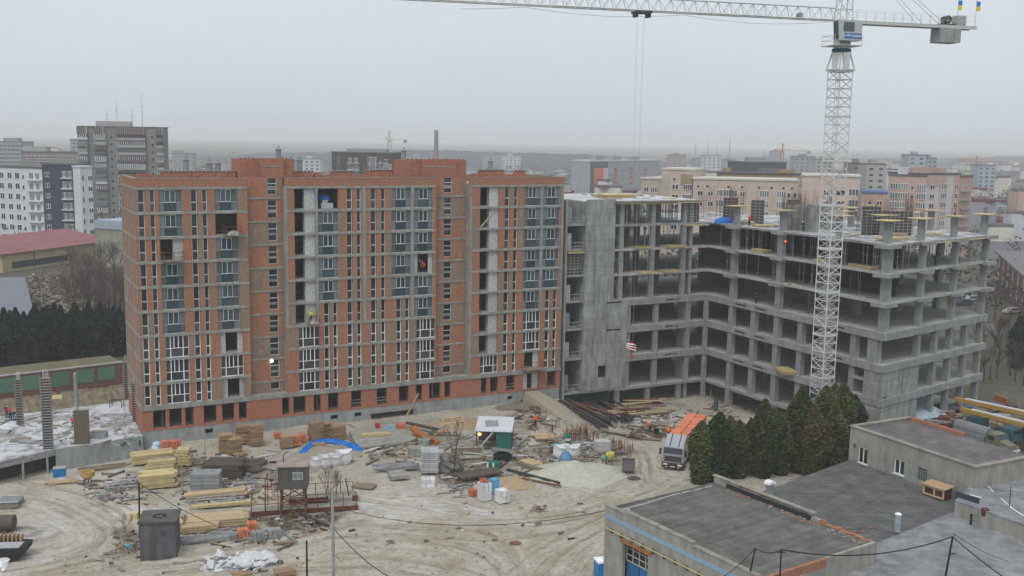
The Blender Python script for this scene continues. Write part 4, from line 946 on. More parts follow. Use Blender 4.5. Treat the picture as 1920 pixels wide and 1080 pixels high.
def bitumen(name, c, strips=1.0):
    m, n, p = nodes(name, 0.8, 0.25); tc = coords(n, 'Object')
    f = nz(n, 0.6, 6, tc, .7); sp = n.nodes.new('ShaderNodeSeparateXYZ'); n.links.new(tc, sp.inputs[0])
    wob = mathn(n, 'ADD', mathn(n, 'MULTIPLY', sp.outputs[1], 1.0), mathn(n, 'MULTIPLY', nz(n, .5, 3, tc), .5))
    ln = mathn(n, 'FRACT', wob); ln = ramp(n, ln, [(0.0, (.4, .4, .4)), (.06, (.9, .9, .9)), (.5, (1, 1, 1)), (.97, (1.1, 1.1, 1.1))])
    a = ramp(n, f, [(.3, tuple(x * .6 for x in c)), (.5, c), (.7, tuple(x * 1.45 for x in c))])
    a = mixc(n, strips, a, mixc(n, 1.0, a, ln, 'MULTIPLY'))
    a = mixc(n, ramp(n, nz(n, 3.5, 4, coords(n, 'Object', (1, .35, 1))), [(.58, (0, 0, 0)), (.72, (.5, .5, .5))]), a, tuple(x * 1.7 for x in c))
    n.links.new(a, p.inputs['Base Color']); bump(n, p, f, .04, .4); return m
BR1 = bitumen('bitumen_roof_strips', (.115, .115, .105)); BR2 = bitumen('bitumen_roof_old', (.1, .1, .098), .9); BR3 = bitumen('roof_light_grey', (.2, .205, .215), .5)
BR4 = bitumen('bitumen_roof_purple', (.13, .12, .12), .5)
ob('roof', MB().add([(0.35, -D_, 6.5), (W_ - .3, -D_, 6.85), (W_ - .3, 0, 6.85), (.35, 0, 6.5), (.35, -D_, 6.9), (W_ - .3, -D_, 7.2), (W_ - .3, 0, 7.2), (.35, 0, 6.9)], [(0, 3, 2, 1), (4, 5, 6, 7), (0, 1, 5, 4), (1, 2, 6, 5), (2, 3, 7, 6), (3, 0, 4, 7)]).mesh('roof', BR1), gar)
def ywall(m, y0, y1, z0, z1, x0, x1, holes_, mi=0):   # wall in y,z
    t = MB().holes(y0, y1, z0, z1, x0, x1, holes_)
    m.add([(v[1], v[0], v[2]) for v in t.v], [f[::-1] for f in t.f], mi); return m
ob('side_wall', ywall(MB(), -D_, 0, 0, 6.35, 0, .34, [(-5.6, -2.4, 0, 4.9), (-14, -11, 1.5, 4.5)]).mesh('side_wall', CONL), gar)
ob('cornice_band', MB().box(-.03, .34, -D_, 0, 6.352, 6.72).mesh('band', plain('faded_blue_paint', (.2, .3, .4), .8, .25, 5)), gar)
for i, (a, c, h) in enumerate(((-2.6, 0, .42), (-10.6, -2.62, .62), (-D_, -10.62, .38))):
    ob('parapet', MB().box(0, .34, a, c, 6.722, 7.0 + h).mesh('parapet', CONL), gar)
    ob('coping', MB().box(-.06, .42, a, c, 7.002 + h, 7.08 + h).mesh('coping', concrete('coping_brownish', (.3, .27, .23), .4)), gar)
ob('back_wall', MB().box(0.341, W_, -.3, 0, 0, 6.49).mesh('bw', CONL), gar)
ob('roof_edge', MB().box(.4, W_ - .3, -.02, .25, 6.9, 7.02).mesh('re', BITU), gar)
m = MB(); q = random.Random(4)
for i in range(9): m.rbox((1.0 + i * 1.35, -.5 - .12 * math.sin(i), 6.93 + .03 * i), (1.5, .07, .02), .05 * math.sin(i * 2))
for i in range(9): m.rbox((.7 + q.uniform(0, 1.2), -.6 - q.uniform(0, .5), 6.93), (q.uniform(.2, .5), .08, .02), q.uniform(0, 3))
ob('sealing_strip', m.mesh('ss', WSACK), gar, kind='stuff')
ob('front_wall', MB().box(0.341, W_, -D_ - .3, -D_, 0, 6.6).mesh('fw', CONL), gar)
m = MB(); q = random.Random(5)
ob('front_parapet', MB().box(.341, W_ * .55, -D_ - .3, -D_, 6.601, 7.25).mesh('fp', B_OR), gar)
ob('front_parapet', MB().box(W_ * .55 + .002, W_, -D_ - .3, -D_, 6.601, 7.3).mesh('fp', CONL), gar)
m = MB()
for i in range(34):
    y0 = -D_ * i / 34; y1 = -D_ * (i + 1) / 34 + .0; h = 7.75 - (.4 * i / 34) + q.uniform(-.06, .06); h = h if i < 25 else h - .12
    m.box(W_ - .3, W_ + .05, y1, y0, 0, h, 0 if i < 24 else 1)
ob('parapet_wall', m.mesh('parapet_wall', [CONL, B_OR]), gar)
ob('coping', MB().box(W_ - .36, W_ + .12, -11.5, .2, 7.77, 7.86).mesh('coping', MATS['coping_brownish']), gar)
ob('black_roofing_felt', MB().rbox((W_ - .42, -6.5, 7.42), (.16, 9.5, .3), 0, 0, .3).mesh('felt', BLACK), gar)
m = MB()
for i in range(60): m.rbox((W_ - .9 + q.uniform(-.5, .4), -q.uniform(2, D_), 7.24), (q.uniform(.1, .35), q.uniform(.08, .2), .07), q.uniform(0, 3), mi=q.randrange(2))
ob('broken_brick', m.mesh('bb', [B_OR, CONL]), gar, kind='stuff')
ob('gas_pipe', MB().path([(-.25, 0.2, 5.6), (-.25, -D_, 5.6)], .07, 6).mesh('pipe', plain('yellow_pipe', (.42, .36, .2), .6)), gar)
ob('door_header', MB().box(-.06, .0, -6.0, -2.1, 4.92, 5.2).mesh('hd', RUSTO), gar)
for i in range(2): ob('garage_door', MB().box(.5, .58, -5.55 + i * 1.6, -4.05 + i * 1.6, 0, 3.2).mesh('door', plain('blue_door_paint', (.015, .12, .26), .5, .2)), gar)
m = MB()
for i in range(5): m.box(.5, .56, -5.6 + i * .8, -5.54 + i * .8, 3.25, 4.9)
for z in (3.25, 3.8, 4.35, 4.85): m.box(.5, .56, -5.6, -2.4, z, z + .05)
ob('transom_window', m.mesh('tr', GREYF), gar); ob('pane', MB().box(.57, .59, -5.6, -2.4, 3.25, 4.9).mesh('pane', GL), gar)
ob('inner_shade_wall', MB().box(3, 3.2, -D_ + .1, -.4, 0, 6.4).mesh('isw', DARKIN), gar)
m = MB()
for i in range(12): m.blob((.0, -1.0 - i * 1.3, 5.45), .12, .28, .22, 6, 3, .3, seed=i)
ob('moss', m.mesh('moss', plain('moss_dark', (.05, .055, .03), .95)), gar, kind='stuff')
# low roof between garage and annex
ZL = 5.4
P_ = [G(1343, 925, ZL), G(1425, 923, ZL), G(1594, 862, ZL), G(1832, 950, ZL), G(1960, 1010, ZL), G(1990, 1130, ZL), G(1500, 1180, ZL), G(1380, 1100, ZL)]
lr = thing('low_flat_roof_building', 'wide low building with dark grey flat bitumen roof below the annex windows', 'building')
pl = [(p.x, p.y) for p in P_]
ob('roof', MB().prism(pl[::-1], ZL - .5, ZL).mesh('roof', BR2), lr)
ob('outer_wall', MB().prism(pl[::-1], 0, ZL - .502).mesh('ow', CONL), lr)
P3 = [G(1618, 1030, ZL), G(1700, 998, ZL), G(1786, 962, ZL), G(1840, 968, ZL), G(1960, 1020, ZL), G(1960, 1130, ZL), G(1430, 1140, ZL), G(1470, 1080, ZL)]
ob('newer_roof_sheet', MB().prism([(p.x, p.y) for p in P3][::-1], ZL + .01, ZL + .12).mesh('nrs', BR3), lr)
m = MB(); q = random.Random(9)
for i in range(40):
    p = G(q.uniform(1570, 1640), q.uniform(985, 1030), ZL + .1); m.rbox((p.x, p.y, ZL + .14), (q.uniform(.08, .3), q.uniform(.06, .15), .08), q.uniform(0, 3), mi=q.randrange(2))
for i in range(18):
    p = G(q.uniform(1570, 1595), q.uniform(1010, 1035), ZL + .1); m.rbox((p.x, p.y, ZL + .2), (.25, .15, .12), q.uniform(0, 3))
ob('fallen_bricks', m.mesh('fb', [ORB, WOODO]), lr, kind='stuff')
m = MB()
for (a, b_) in (((1640, 925), (1670, 935)), ((1640, 965), (1680, 980)), ((1520, 950), (1600, 915)), ((1600, 960), (1700, 905)), ((1480, 900), (1590, 872)), ((1560, 905), (1610, 900))):
    p, q_ = G(*a, ZL), G(*b_, ZL); m.tube((p.x, p.y, ZL), (q_.x, q_.y, ZL), .045, 4)
ob('felt_seam', m.mesh('fs', BITU), lr, kind='stuff')
# annex
AZ = 9.0
a0, a1, a2 = G(1595, 797, AZ), G(1830, 875, AZ), G(1920, 845, AZ)
ax = (a1 - a0).xy.normalized(); AA = math.atan2(ax.y, ax.x); AL = (a1 - a0).xy.length
an = thing('annex_building', 'grey rendered annex with flat parapet roof and two white windows', 'building', (a0.x, a0.y, 0), AA)
AD = 8.6
wn = []
for px, py in ((1618, 853), (1686, 876), (1729, 891)):
    d = ray(px, py); n_ = Vector((-ax.y, ax.x)); t = (a0.xy - Vector((0, 0))).dot(n_) / d.xy.dot(n_); wn.append(((d.xy * t - a0.xy).dot(ax), CAMZ + d.z * t))
hl = [(wn[0][0] - .65, wn[0][0] + .65, wn[0][1] - .95, wn[0][1] + .75), (wn[1][0] - .65, wn[1][0] + .65, wn[1][1] - .75, wn[1][1] + .75), (wn[2][0] - .55, wn[2][0] + .55, wn[2][1] - .6, wn[2][1] + .7)]
ob('wall', MB().holes(0, AL, 0, AZ - .12, 0, .3, hl).mesh('wall', CONL), an)
for (a, c, z0, z1) in hl[:2]: put_window(an, 'n2' if False else 's', a, .1, z0, 1.3, round(z1 - z0, 2)) if False else None
for (a, c, z0, z1) in hl[:2]:
    f = ob('window', MB().holes(a, c, z0, z1, .08, .2, [(a + .09, (a + c) / 2 - .05, z0 + .09, z1 - .09), ((a + c) / 2 + .05, c - .09, z0 + .09, z1 - .09)]).mesh('wf', WHITE), an)
    for x0, x1 in ((a + .08, (a + c) / 2 - .04), ((a + c) / 2 + .04, c - .08)): ob('pane', MB().box(x0, x1, .12, .15, z0 + .08, z1 - .08).mesh('pane', GL), f)
    ob('sill', MB().box(a - .1, c + .1, -.12, .07, z0 - .06, z0 + .0).mesh('sill', WHITE), f)
a, c, z0, z1 = hl[2]
f = ob('glass_block_window', MB().holes(a, c, z0, z1, .1, .2, [(a + .03 + .262 * i, a + .262 * (i + 1), z0 + .03 + .25 * j, z0 + .25 * (j + 1)) for i in range(4) for j in range(5)]).mesh('gb', CON), an)
ob('pane', MB().box(a, c, .12, .16, z0, z1).mesh('pane', plain('glass_block', (.08, .11, .1), .2, .4, 6)), f)
ob('right_wall', MB().box(AL - .3, AL, .301, AD, 0, AZ - .12).mesh('rw', CONL), an)
ob('left_wall', MB().box(0, .3, .301, AD, 0, AZ - .12).mesh('lw', CONL), an)
ob('roof', MB().box(.3, AL - .3, .3, AD, AZ - .65, AZ - .35).mesh('roof', BR4), an)
ob('coping', MB().box(-.1, AL + .1, -.1, .45, AZ - .119, AZ).box(AL - .45, AL + .1, .451, AD, AZ - .119, AZ).box(-.1, .4, .451, AD, AZ - .119, AZ).mesh('coping', MATS['coping_brownish']), an)
ob('back_parapet', MB().box(.41, 7.2, AD - .3, AD, AZ - .34, AZ + .05).mesh('bp', B_OR), an)
ob('back_wall', MB().box(0.3, AL - .31, AD + 4, AD + 4.3, 0, AZ - .66).mesh('bkw', CONL), an) if False else None
m = MB().path([(.6, -.05, AZ - 2.0), (.75, -.08, AZ - 1.8), (.9, -.05, AZ - 2.0), (.75, -.08, AZ - 2.2), (.6, -.05, AZ - 2.0)], .05, 5)
ob('wall_bracket', m.mesh('wb', DKSTEEL), an)
# right hand roof
rz_ = 6.9
rp = [G(1791, 938, rz_), G(1835, 895, rz_), G(1925, 872, rz_), G(1985, 870, rz_), G(2040, 1010, rz_), G(1925, 985, rz_)]
rr = thing('side_roof_building', 'pale grey roofed building at the right edge with white streaks on the felt', 'building')
rpp = [(p.x, p.y) for p in rp]
ob('roof', MB().prism(rpp[::-1], rz_ - .2, rz_).mesh('roof', BR3), rr); ob('wall', MB().prism(rpp[::-1], 0, rz_ - .202).mesh('wall', CONL), rr)
m = MB()
for a, b_ in (((1818, 928), (1840, 934)), ((1877, 935), (1900, 955)), ((1853, 912), (1862, 922)), ((1895, 952), (1920, 968))):
    p, q_ = G(*a, rz_), G(*b_, rz_); m.tube((p.x, p.y, rz_ + .02), (q_.x, q_.y, rz_ + .02), .06, 4)
ob('white_streak', m.mesh('ws', WSACK), rr, kind='stuff')
# roof fittings (top level: they stand on the roofs)
def at(px, py, z): p = G(px, py, z); return (p.x, p.y, z)
t = thing('roof_vent', 'grey metal hooded vent with white curved cap on the low dark roof', 'roof vent', at(1443, 926, ZL), GA)
ob('duct', MB().box(-.28, .28, -.25, .25, 0, 1.0).mesh('duct', STEEL), t)
ob('cap', MB().yprism([(-.5, 0), (.5, 0), (.45, .18), (.2, .3), (-.2, .3), (-.45, .18)], -.35, .35).mesh('cap', WHITE), t, (0, 0, 1.0))
t = thing('vent_tube', 'pale blue grey cylindrical vent on the seam of the low roof', 'roof vent', at(1682, 997, ZL + .1))
ob('tube', MB().lathe([(.25, 0), (.25, 1.5)], 14).mesh('tube', plain('pale_blue_metal', (.27, .34, .38), .5)), t); ob('lid', MB().lathe([(.28, 0), (.28, .1), (.05, .2)], 14).mesh('lid', WHITE), t, (0, 0, 1.5))
t = thing('rusty_vent_pipe', 'rusty red vent pipe with wide drum head on the right roof', 'roof vent', at(1845, 985, ZL + .1))
ob('pipe', MB().lathe([(.17, 0), (.17, .9)], 10).mesh('pipe', RUST), t); ob('drum', MB().lathe([(.28, 0), (.32, .1), (.32, .6), (.27, .6), (.27, .3)], 12).mesh('drum', plain('red_oxide', (.12, .03, .025), .8)), t, (0, 0, .9))
t = thing('generator_box', 'rusty yellow machine box with plywood lid beside the annex wall', 'machine', at(1757, 932, ZL), AA + .1)
m = MB().holes(-1.1, 1.1, .15, 1.1, -.65, -.55, [(-.95, 0, .3, .9), (.15, .95, .3, .9)]); ob('housing', m.mesh('housing', YELW), t)
ob('core', MB().box(-1.05, 1.05, -.5, .6, .15, 1.05).mesh('core', plain('dark_red_metal', (.09, .03, .025), .7)), t)
ob('lid', MB().rbox((0, 0, 1.18), (2.5, 1.6, .07), 0, .08).mesh('lid', PALW), t)
for x in (-.9, .9): ob('foot', MB().box(x - .1, x + .1, -.6, .6, 0, .149).mesh('foot', DKSTEEL), t)
t = thing('steel_screen', 'dark blue grey sheet metal screen standing on the low roof edge', 'screen', at(1811, 968, ZL), AA + .1)
ob('sheet', MB().box(-1.15, 1.15, -.04, .04, .25, 2.0).mesh('sheet', plain('dark_blue_sheet', (.035, .045, .06), .5)), t)
for x in (-1.0, .9): ob('post', MB().box(x, x + .1, .05, .15, 0, 1.9).mesh('post', DKSTEEL), t)
t = thing('small_pipe', 'short black pipe beside the dark sheet screen', 'pipe', at(1820, 984, ZL + .1)); ob('tube', MB().lathe([(.1, 0), (.1, .8), (.14, .8), (.14, .95)], 8).mesh('tube', BLACK), t)
t = thing('roof_antenna', 'thin antenna mast on trestle legs on the right roof', 'antenna', at(1890, 978, ZL + .1))
ob('mast', MB().tube((0, 0, 0), (0, 0, 3.2), .04).tube((-.3, 0, 2.8), (.3, 0, 2.8), .03).tube((-.2, 0, 2.5), (.2, 0, 2.5), .03).mesh('mast', DKSTEEL), t)
for s_ in (-1, 1): ob('leg', MB().tube((s_ * .8, -.2, 0), (s_ * .3, .1, 1.6), .06).mesh('leg', WOOD), t)
for (px, py, lab) in ((1900, 862, 'small dark clutter on the pale roof near the annex corner'),):
    tag(ob('roof_clutter', MB().rbox((0, 0, .1), (.5, .3, .2), .4).rbox((.8, .2, .08), (.7, .1, .1), .9).mesh('rc', PLY), None, at(1828, 912, rz_)), lab, 'clutter')
# cable poles and cables
def pole(px, py, z, top, lean, r, mt, lab, arms=(), cat='pole'):
    b_ = at(px, py, z); t = thing('cable_pole', lab, cat, b_)
    ob('post', MB().tube((0, 0, 0), (lean[0], lean[1], top), r, 6, r2=r * .8).mesh('post', mt), t)
    for (h, w_) in arms: ob('crossarm', MB().tube((lean[0] * h / top - w_, 0, h), (lean[0] * h / top + w_, 0, h), .05).mesh('arm', mt), t)
    return Vector(b_) + Vector((lean[0], lean[1], top))
pA = pole(1772, 1085, ZL + .1, 3.1, (.6, .6, ), .09, BLACK, 'leaning black cable pole on the pale roof at lower right', ((2.0, .25),))
pB = pole(1404, 1085, 6.9, 2.3, (.35, 0), .07, BLACK, 'short black cable post on the garage roof edge', ())
pC = pole(1462, 1085, 7.0, 2.2, (0, 0), .07, BLACK, 'black cable post beside the garage front parapet', ((2.0, .3),))
pD = pole(626, 1120, 0, 9.3, (-.05, 0), .15, CONP, 'pale grey concrete lamp post in the road at the bottom', ())
pE = pole(576, 1095, 0, 3.9, (0, 0), .09, BLACK, 'thin dark steel post near the bottom left of centre', ())
pF = pole(262, 1012, 0, 5.6, (.12, .0), .09, BLACK, 'dark leaning pole in front of the grey kiosk', ())
pG = pole(385, 868, 0, 3.6, (0, 0), .06, PALW, 'thin wooden pole standing by the plinth of the brick block', ())
pH = pole(342, 922, 0, 2.9, (0, 0), .08, PALW, 'short wooden post beside the yellow panel stack', ())
def cable(nm, p, q_, sag, r, lab, n=14, mt=BLACK):
    pts = []
    for i in range(n + 1):
        t = i / n; v = p.lerp(q_, t); v.z -= sag * 4 * t * (1 - t); pts.append(v)
    tag(ob(nm, MB().path(pts, r, 4).mesh(nm, mt)), lab, 'cable')
cable('overhead_cable', pA, pC, .9, .05, 'thick sagging black cable from the leaning pole to the garage post')
cable('overhead_cable', pA, G(1925, 1110, 6.5), .2, .05, 'thick black cable running from the leaning pole to the lower right corner')
cable('overhead_cable', pA + Vector((0, 0, .3)), G(1890, 1052, 6.5), .25, .02, 'thin wire above the thick cable at lower right')
cable('overhead_cable', pC, pB, .3, .035, 'black cable between the two short posts on the garage roof')
cable('overhead_cable', pB, G(1350, 1085, 7.2), .2, .035, 'black cable dropping from the short post to the garage parapet')
_q = Vector(pD) + Vector((0, 0, -3.2))
cable('overhead_cable', G(655, 958, 1.0), Vector((L_.x, L_.y, 6.9)), 1.4, .03, 'single wire sagging across the road to the garage corner', 20)
cable('overhead_cable', _q, G(735, 1085, 3.5), .4, .04, 'twisted cable running down right from the grey lamp post')
cable('overhead_cable', pF, G(405, 985, 1.2), .3, .035, 'dark cable from the kiosk pole over the sawn timber')
t = thing('portable_toilet', 'blue portable toilet with white roof beside the garage corner', 'portable toilet', at(1128, 1096, 0), .3)
ob('cabin', MB().box(-.55, .55, -.55, .55, .1, 2.15).box(-.5, .5, -.5, .5, 0, .099).mesh('cabin', plain('toilet_blue', (.01, .2, .5), .4, .1)), t)
ob('roof', MB().box(-.6, .6, -.6, .6, 2.152, 2.3).lathe([(.5, 2.3), (.2, 2.5)], 8).mesh('roof', WHITE), t); ob('door', MB().box(-.4, .4, -.58, -.552, .2, 2.0).mesh('door', MATS['toilet_blue']), t)

# ================================================================== LEFT: FOUNDATION DECK, GARAGE ROW
fd = thing('foundation_deck', 'frost covered concrete foundation deck under construction at the left', 'foundation')
DZ = 1.45
dp = [G(268, 817, DZ), G(104, 842, DZ), G(-30, 873, DZ), G(-160, 895, DZ), G(-160, 800, DZ), G(0, 781, DZ), G(139, 764, DZ), G(232, 752, DZ)]
dpl = [(p.x, p.y) for p in dp]
ob('deck', MB().prism(dpl[::-1], DZ - .35, DZ).mesh('deck', SLABG), fd)
p, q_ = Vector((*dpl[1], 0)), Vector((*dpl[0], 0)); d = q_ - p
ob('retaining_wall', MB().holes(0, d.length, -2.4, DZ - .02, -.03, .35, [(d.length - .5, d.length - .3, .2, .95)]).mesh('rw', CONP), fd, p, math.atan2(d.y, d.x))
e = Vector((*dpl[2], 0)); d2 = p - e
ob('edge_beam', MB().box(0, d2.length, 0, .35, DZ - .75, DZ - .352).mesh('eb', CONP), fd, e, math.atan2(d2.y, d2.x))
ob('back_wall', MB().prism([dpl[3], (dpl[1][0] + 1, dpl[1][1] + 4), (dpl[1][0] + 1, dpl[1][1] + 4.3), (dpl[3][0], dpl[3][1] + 4.3)], -2.4, DZ - .36).mesh('bkw', DARKIN), fd)  # dark wall standing in for the shade under the deck
for fx in (.25, .6): pp0 = Vector((*dpl[2], 0)).lerp(Vector((*dpl[1], 0)), fx + .2); ob('post', MB().tube((pp0.x + .3, pp0.y + .6, -2), (pp0.x + .3, pp0.y + .6, DZ - .36), .14, 6).mesh('post', STEEL), fd)
def ladder_form(px, py, h, w_, lab, double=False, z=DZ, mt=PLY):
    t = thing('column_formwork', lab, 'column formwork', at(px, py, z), .3)
    ob('shutter', MB().box(-w_ / 2, w_ / 2, 0, .5, 0, h - .3).mesh('shutter', mt), t)
    m = MB(); n = int(h / .32)
    for i in range(n): m.box(-w_ / 2 - .12, w_ / 2 + .12, -.12, -.01, .15 + h * i / n, .25 + h * i / n)
    ob('wale_clamps', m.mesh('clamps', STEEL), t)
    for s_ in (-1, 1): ob('corner_bar', MB().box(s_ * w_ / 2 - .05, s_ * w_ / 2 + .05, -.2, -.121, 0, h + .2).mesh('cb', WOODO), t)
    m = MB()
    for i in range(8): x = R.uniform(-w_ / 2, w_ / 2); m.tube((x, .25, h - .3), (x, .25, h + R.uniform(.3, .9)), .025, 3)
    ob('starter_bars', m.mesh('sb', WSACK), t, kind='stuff'); return t
ladder_form(240, 748, 5.4, .8, 'tall ladder-like column form at the far corner by the brick block')
ladder_form(257, 790, 5.2, 1.0, 'wide ladder-like column form against the near corner of the brick block')
ladder_form(91, 842, 8.6, 1.0, 'tallest ribbed column form at the edge of the frosty deck')
ladder_form(38, 796, 6.0, .7, 'narrow column form beside the group of workers')
t = thing('column_formwork', 'wide plain plywood wall shutter standing on the deck edge', 'column formwork', at(154, 833, DZ), .25)
ob('shutter', MB().box(-.85, .85, 0, .35, 0, 4.1).mesh('shutter', plain('olive_plywood', (.13, .11, .075), .8, .2)), t)
m = MB()
for i in range(9): m.tube((-.8 + i * .2, .15, 4.1), (-.8 + i * .2, .15, 4.6), .03, 3)
ob('starter_bars', m.mesh('sb', WSACK), t, kind='stuff')
t = thing('concrete_column', 'round pale column shaft behind the plywood shutter', 'column', at(144, 770, DZ)); ob('shaft', MB().lathe([(.25, 0), (.25, 5), (.15, 5.2)], 10).mesh('shaft', CONP), t)
def stack_thing(name, lab, cat, px, py, z, parts, rz=0.0):
    b_ = at(px, py, z) if z is not None else tuple(GG(px, py)); t = thing(name, lab, cat, b_, rz)
    for nm, mb, mt in parts: ob(nm, mb.mesh(nm, mt), t)
    return t
stack_thing('panel_pile', 'flat grey board pile on the frosty deck left', 'board pile', 38, 826, DZ, [('board', MB().rbox((0, 0, .08), (2.2, 1.4, .12), .3), WOODO), ('board', MB().rbox((1.2, -.6, .1), (2, 1.2, .1), -.2), STEEL)])
stack_thing('table_frame', 'small steel frame standing at the far side of the frosty deck', 'frame', 217, 764, DZ, [('frame', MB().path([(-.8, 0, 0), (-.8, 0, .9), (.8, 0, .9), (.8, 0, 0)], .06).path([(-.8, .8, 0), (-.8, .8, .9), (.8, .8, .9), (.8, .8, 0)], .06).tube((-.8, 0, .9), (-.8, .8, .9), .05), DKSTEEL)])
stack_thing('crate', 'open brown crate on the frosty deck beside the plywood shutter', 'crate', 184, 820, DZ, [('crate', MB().box(-1, 1, -.6, .6, 0, .7), CONP), ('lining', MB().box(-.8, .8, -.45, .45, .701, .78), WOODO)])
stack_thing('tarp_heap', 'white sheet heap in front of the group of workers', 'heap', 18, 802, DZ, [('sheet', MB().blob((0, 0, 0), 1.1, .8, .6, 10, 4, .2, half=True), WSACK)])
stack_thing('board', 'pale yellow board lying on the bank behind the deck', 'board', 107, 752, .4, [('board', MB().rbox((0, 0, .3), (1.3, .1, 1.2), .2, -.5), YELW)])
m = MB(); q = random.Random(12)
for i in range(130):
    p = G(q.uniform(0, 250), q.uniform(772, 835), DZ)
    m.rbox((p.x, p.y, DZ + .05), (q.uniform(.1, 1.6), q.uniform(.06, .25), q.uniform(.04, .2)), q.uniform(0, 3), mi=q.randrange(4))
for i in range(16):
    p = G(q.uniform(205, 262), q.uniform(770, 812), DZ); m.tube((p.x, p.y, DZ), (p.x + q.uniform(-.6, .6), p.y, DZ + q.uniform(.3, 1.1)), .03, 3)
ob('deck_litter', m.mesh('deck_litter', [WOODO, DKSTEEL, STEEL, CONP]), fd, kind='stuff')
# earth bank behind deck and the garage row
g0, g1 = G(-40, 760, 0), G(232, 725, 0); gd = (g1 - g0).xy.normalized(); gl = (g1 - g0).xy.length; ga = math.atan2(gd.y, gd.x)
bk = MB()
rows = []
for i in range(41):
    for j, (yy, zz) in enumerate(((-9, -.1), (-6.5, .5), (-4.5, .9), (-2.5, .35), (-.5, .5))):
        rows.append((gl * i / 40, yy + R.uniform(-.3, .3), zz + R.uniform(-.15, .2)))
bk.add(rows, [(5 * i + j, 5 * i + 5 + j, 5 * i + 6 + j, 5 * i + 1 + j) for i in range(40) for j in range(4)])
ob('earth_bank', bk.mesh('earth_bank', plain('dry_earth', (.17, .14, .095), .95, .35, .8, rnd=0)), None, (g0.x, g0.y, 0), ga, kind='structure')
gr = thing('garage_row', 'low red brick garage row with five green doors behind the deck', 'garage', (g0.x, g0.y, 0), ga)
ob('wall', MB().box(0, gl, 0, .4, -.2, 3.7).mesh('wall', B_OLD), gr)
ob('roof', MB().box(-.1, gl + .1, -.1, .8, 3.702, 3.82).mesh('roof', CON), gr)
for px in (12, 58, 113, 160, 200):
    d = ray(px, 700); n_ = Vector((-gd.y, gd.x)); t_ = g0.xy.dot(n_) / d.xy.dot(n_); s_ = (d.xy * t_ - g0.xy).dot(gd)
    ob('garage_door', MB().box(s_ - 1.25, s_ + 1.25, -.06, -.002, 1.3, 3.4).mesh('gdoor', plain('faded_green_door', (.1, .2, .15), .7, .2, 3)), gr)
gb = MB().box(-60, gl, .81, 6.5, 0, 3.72); ob('grass_bank', gb.mesh('grass_bank', plain('winter_grass', (.13, .12, .07), .95, .4, 1.5, rnd=0)), None, (g0.x, g0.y, 0), ga, kind='structure')

# ================================================================== TREES
THU = foliage('thuja_green', (.018, .03, .01), (.055, .072, .022), (.125, .13, .042))
THB = foliage('thuja_bronze', (.025, .03, .012), (.06, .06, .02), (.11, .09, .03))
CONI = foliage('dark_conifer', (.008, .016, .014), (.016, .03, .024), (.03, .046, .034))
TRUNK = plain('tree_bark', (.07, .055, .045), .95, .3)
TWIG = plain('bare_twigs', (.12, .088, .078), .95, .3, 1)
def clump(vs, fs, c, s_, q):
    n = len(vs); a = Vector((q.uniform(-1, 1), q.uniform(-1, 1), q.uniform(-.2, 1))).normalized(); b_ = a.orthogonal().normalized(); c2 = a.cross(b_)
    t = q.uniform(0, 6.28); u = b_ * math.cos(t) + c2 * math.sin(t); v = a.cross(u)
    vs += [tuple(c + u * s_), tuple(c + v * s_ * .7), tuple(c - u * s_ * .8 + a * s_ * .3), tuple(c - v * s_ * .7)]; fs.append((n, n + 1, n + 2, n + 3))
def crown(name, seed, prof, n, size, mt, lobes=5):
    q = random.Random(seed); vs = []; fs = []
    lob = [(q.uniform(0, 6.28), q.uniform(.15, .85), q.uniform(.08, .2)) for _ in range(lobes * 3)]
    for _ in range(n):
        t = q.random() ** .8; ph = q.uniform(0, 6.28)
        k = 0
        while k < len(prof) - 2 and prof[k + 1][0] < t: k += 1
        (t0, r0), (t1, r1) = prof[k], prof[k + 1]; rr_ = r0 + (r1 - r0) * (t - t0) / (t1 - t0)
        for (lp, lt, la) in lob: rr_ += la * rr_ * 1.6 * math.exp(-((ph - lp + 3.14) % 6.28 - 3.14) ** 2 * 5 - (t - lt) ** 2 * 40) - la * .25 * rr_
        rad_ = rr_ * (q.random() ** .22) * q.uniform(.82, 1.12)
        clump(vs, fs, Vector((rad_ * math.cos(ph), rad_ * math.sin(ph), t)), size * q.uniform(.6, 1.4), q)
    me = bpy.data.meshes.new(name); me.from_pydata(vs, [], fs); me.materials.append(mt); return me
def scaled(me, sx, sz): pass
# profiles over height 0..1, radius relative to height
PT = [(0, .17), (.12, .205), (.45, .21), (.7, .185), (.86, .13), (.95, .07), (1, .01)]
PF = [(0, .2), (.2, .24), (.55, .22), (.8, .14), (1, .015)]
def make_tree(kind, h, name, seed):
    if kind == 'thuja': cr = crown('crown', seed, PT, 13000, .016, THU, 9)
    elif kind == 'bronze': cr = crown('crown', seed, PT, 13000, .016, THB, 9)
    elif kind == 'conifer': cr = crown('crown', seed, PF, 3500, .03, CONI, 8)
    tr_ = MB().tube((0, 0, -.02), (0, 0, .8), .018, 6, r2=.004).mesh('trunk', TRUNK)
    return cr, tr_
PROT = {(k, s_): make_tree(k, 1, k, s_) for k in ('thuja', 'bronze', 'conifer') for s_ in (1, 2, 3)}
def tree(kind, seed, base, h, wd, label, cat='thuja', group=None, nm='thuja_tree'):
    t = thing(nm, label, cat, base, R.uniform(0, 6.28), group)
    cr, tr_ = PROT[(kind, seed)]
    ob('crown', cr, t, scale=(h * wd, h * wd, h)); ob('trunk', tr_, t, scale=(h * 1.2, h * 1.2, h)); return t
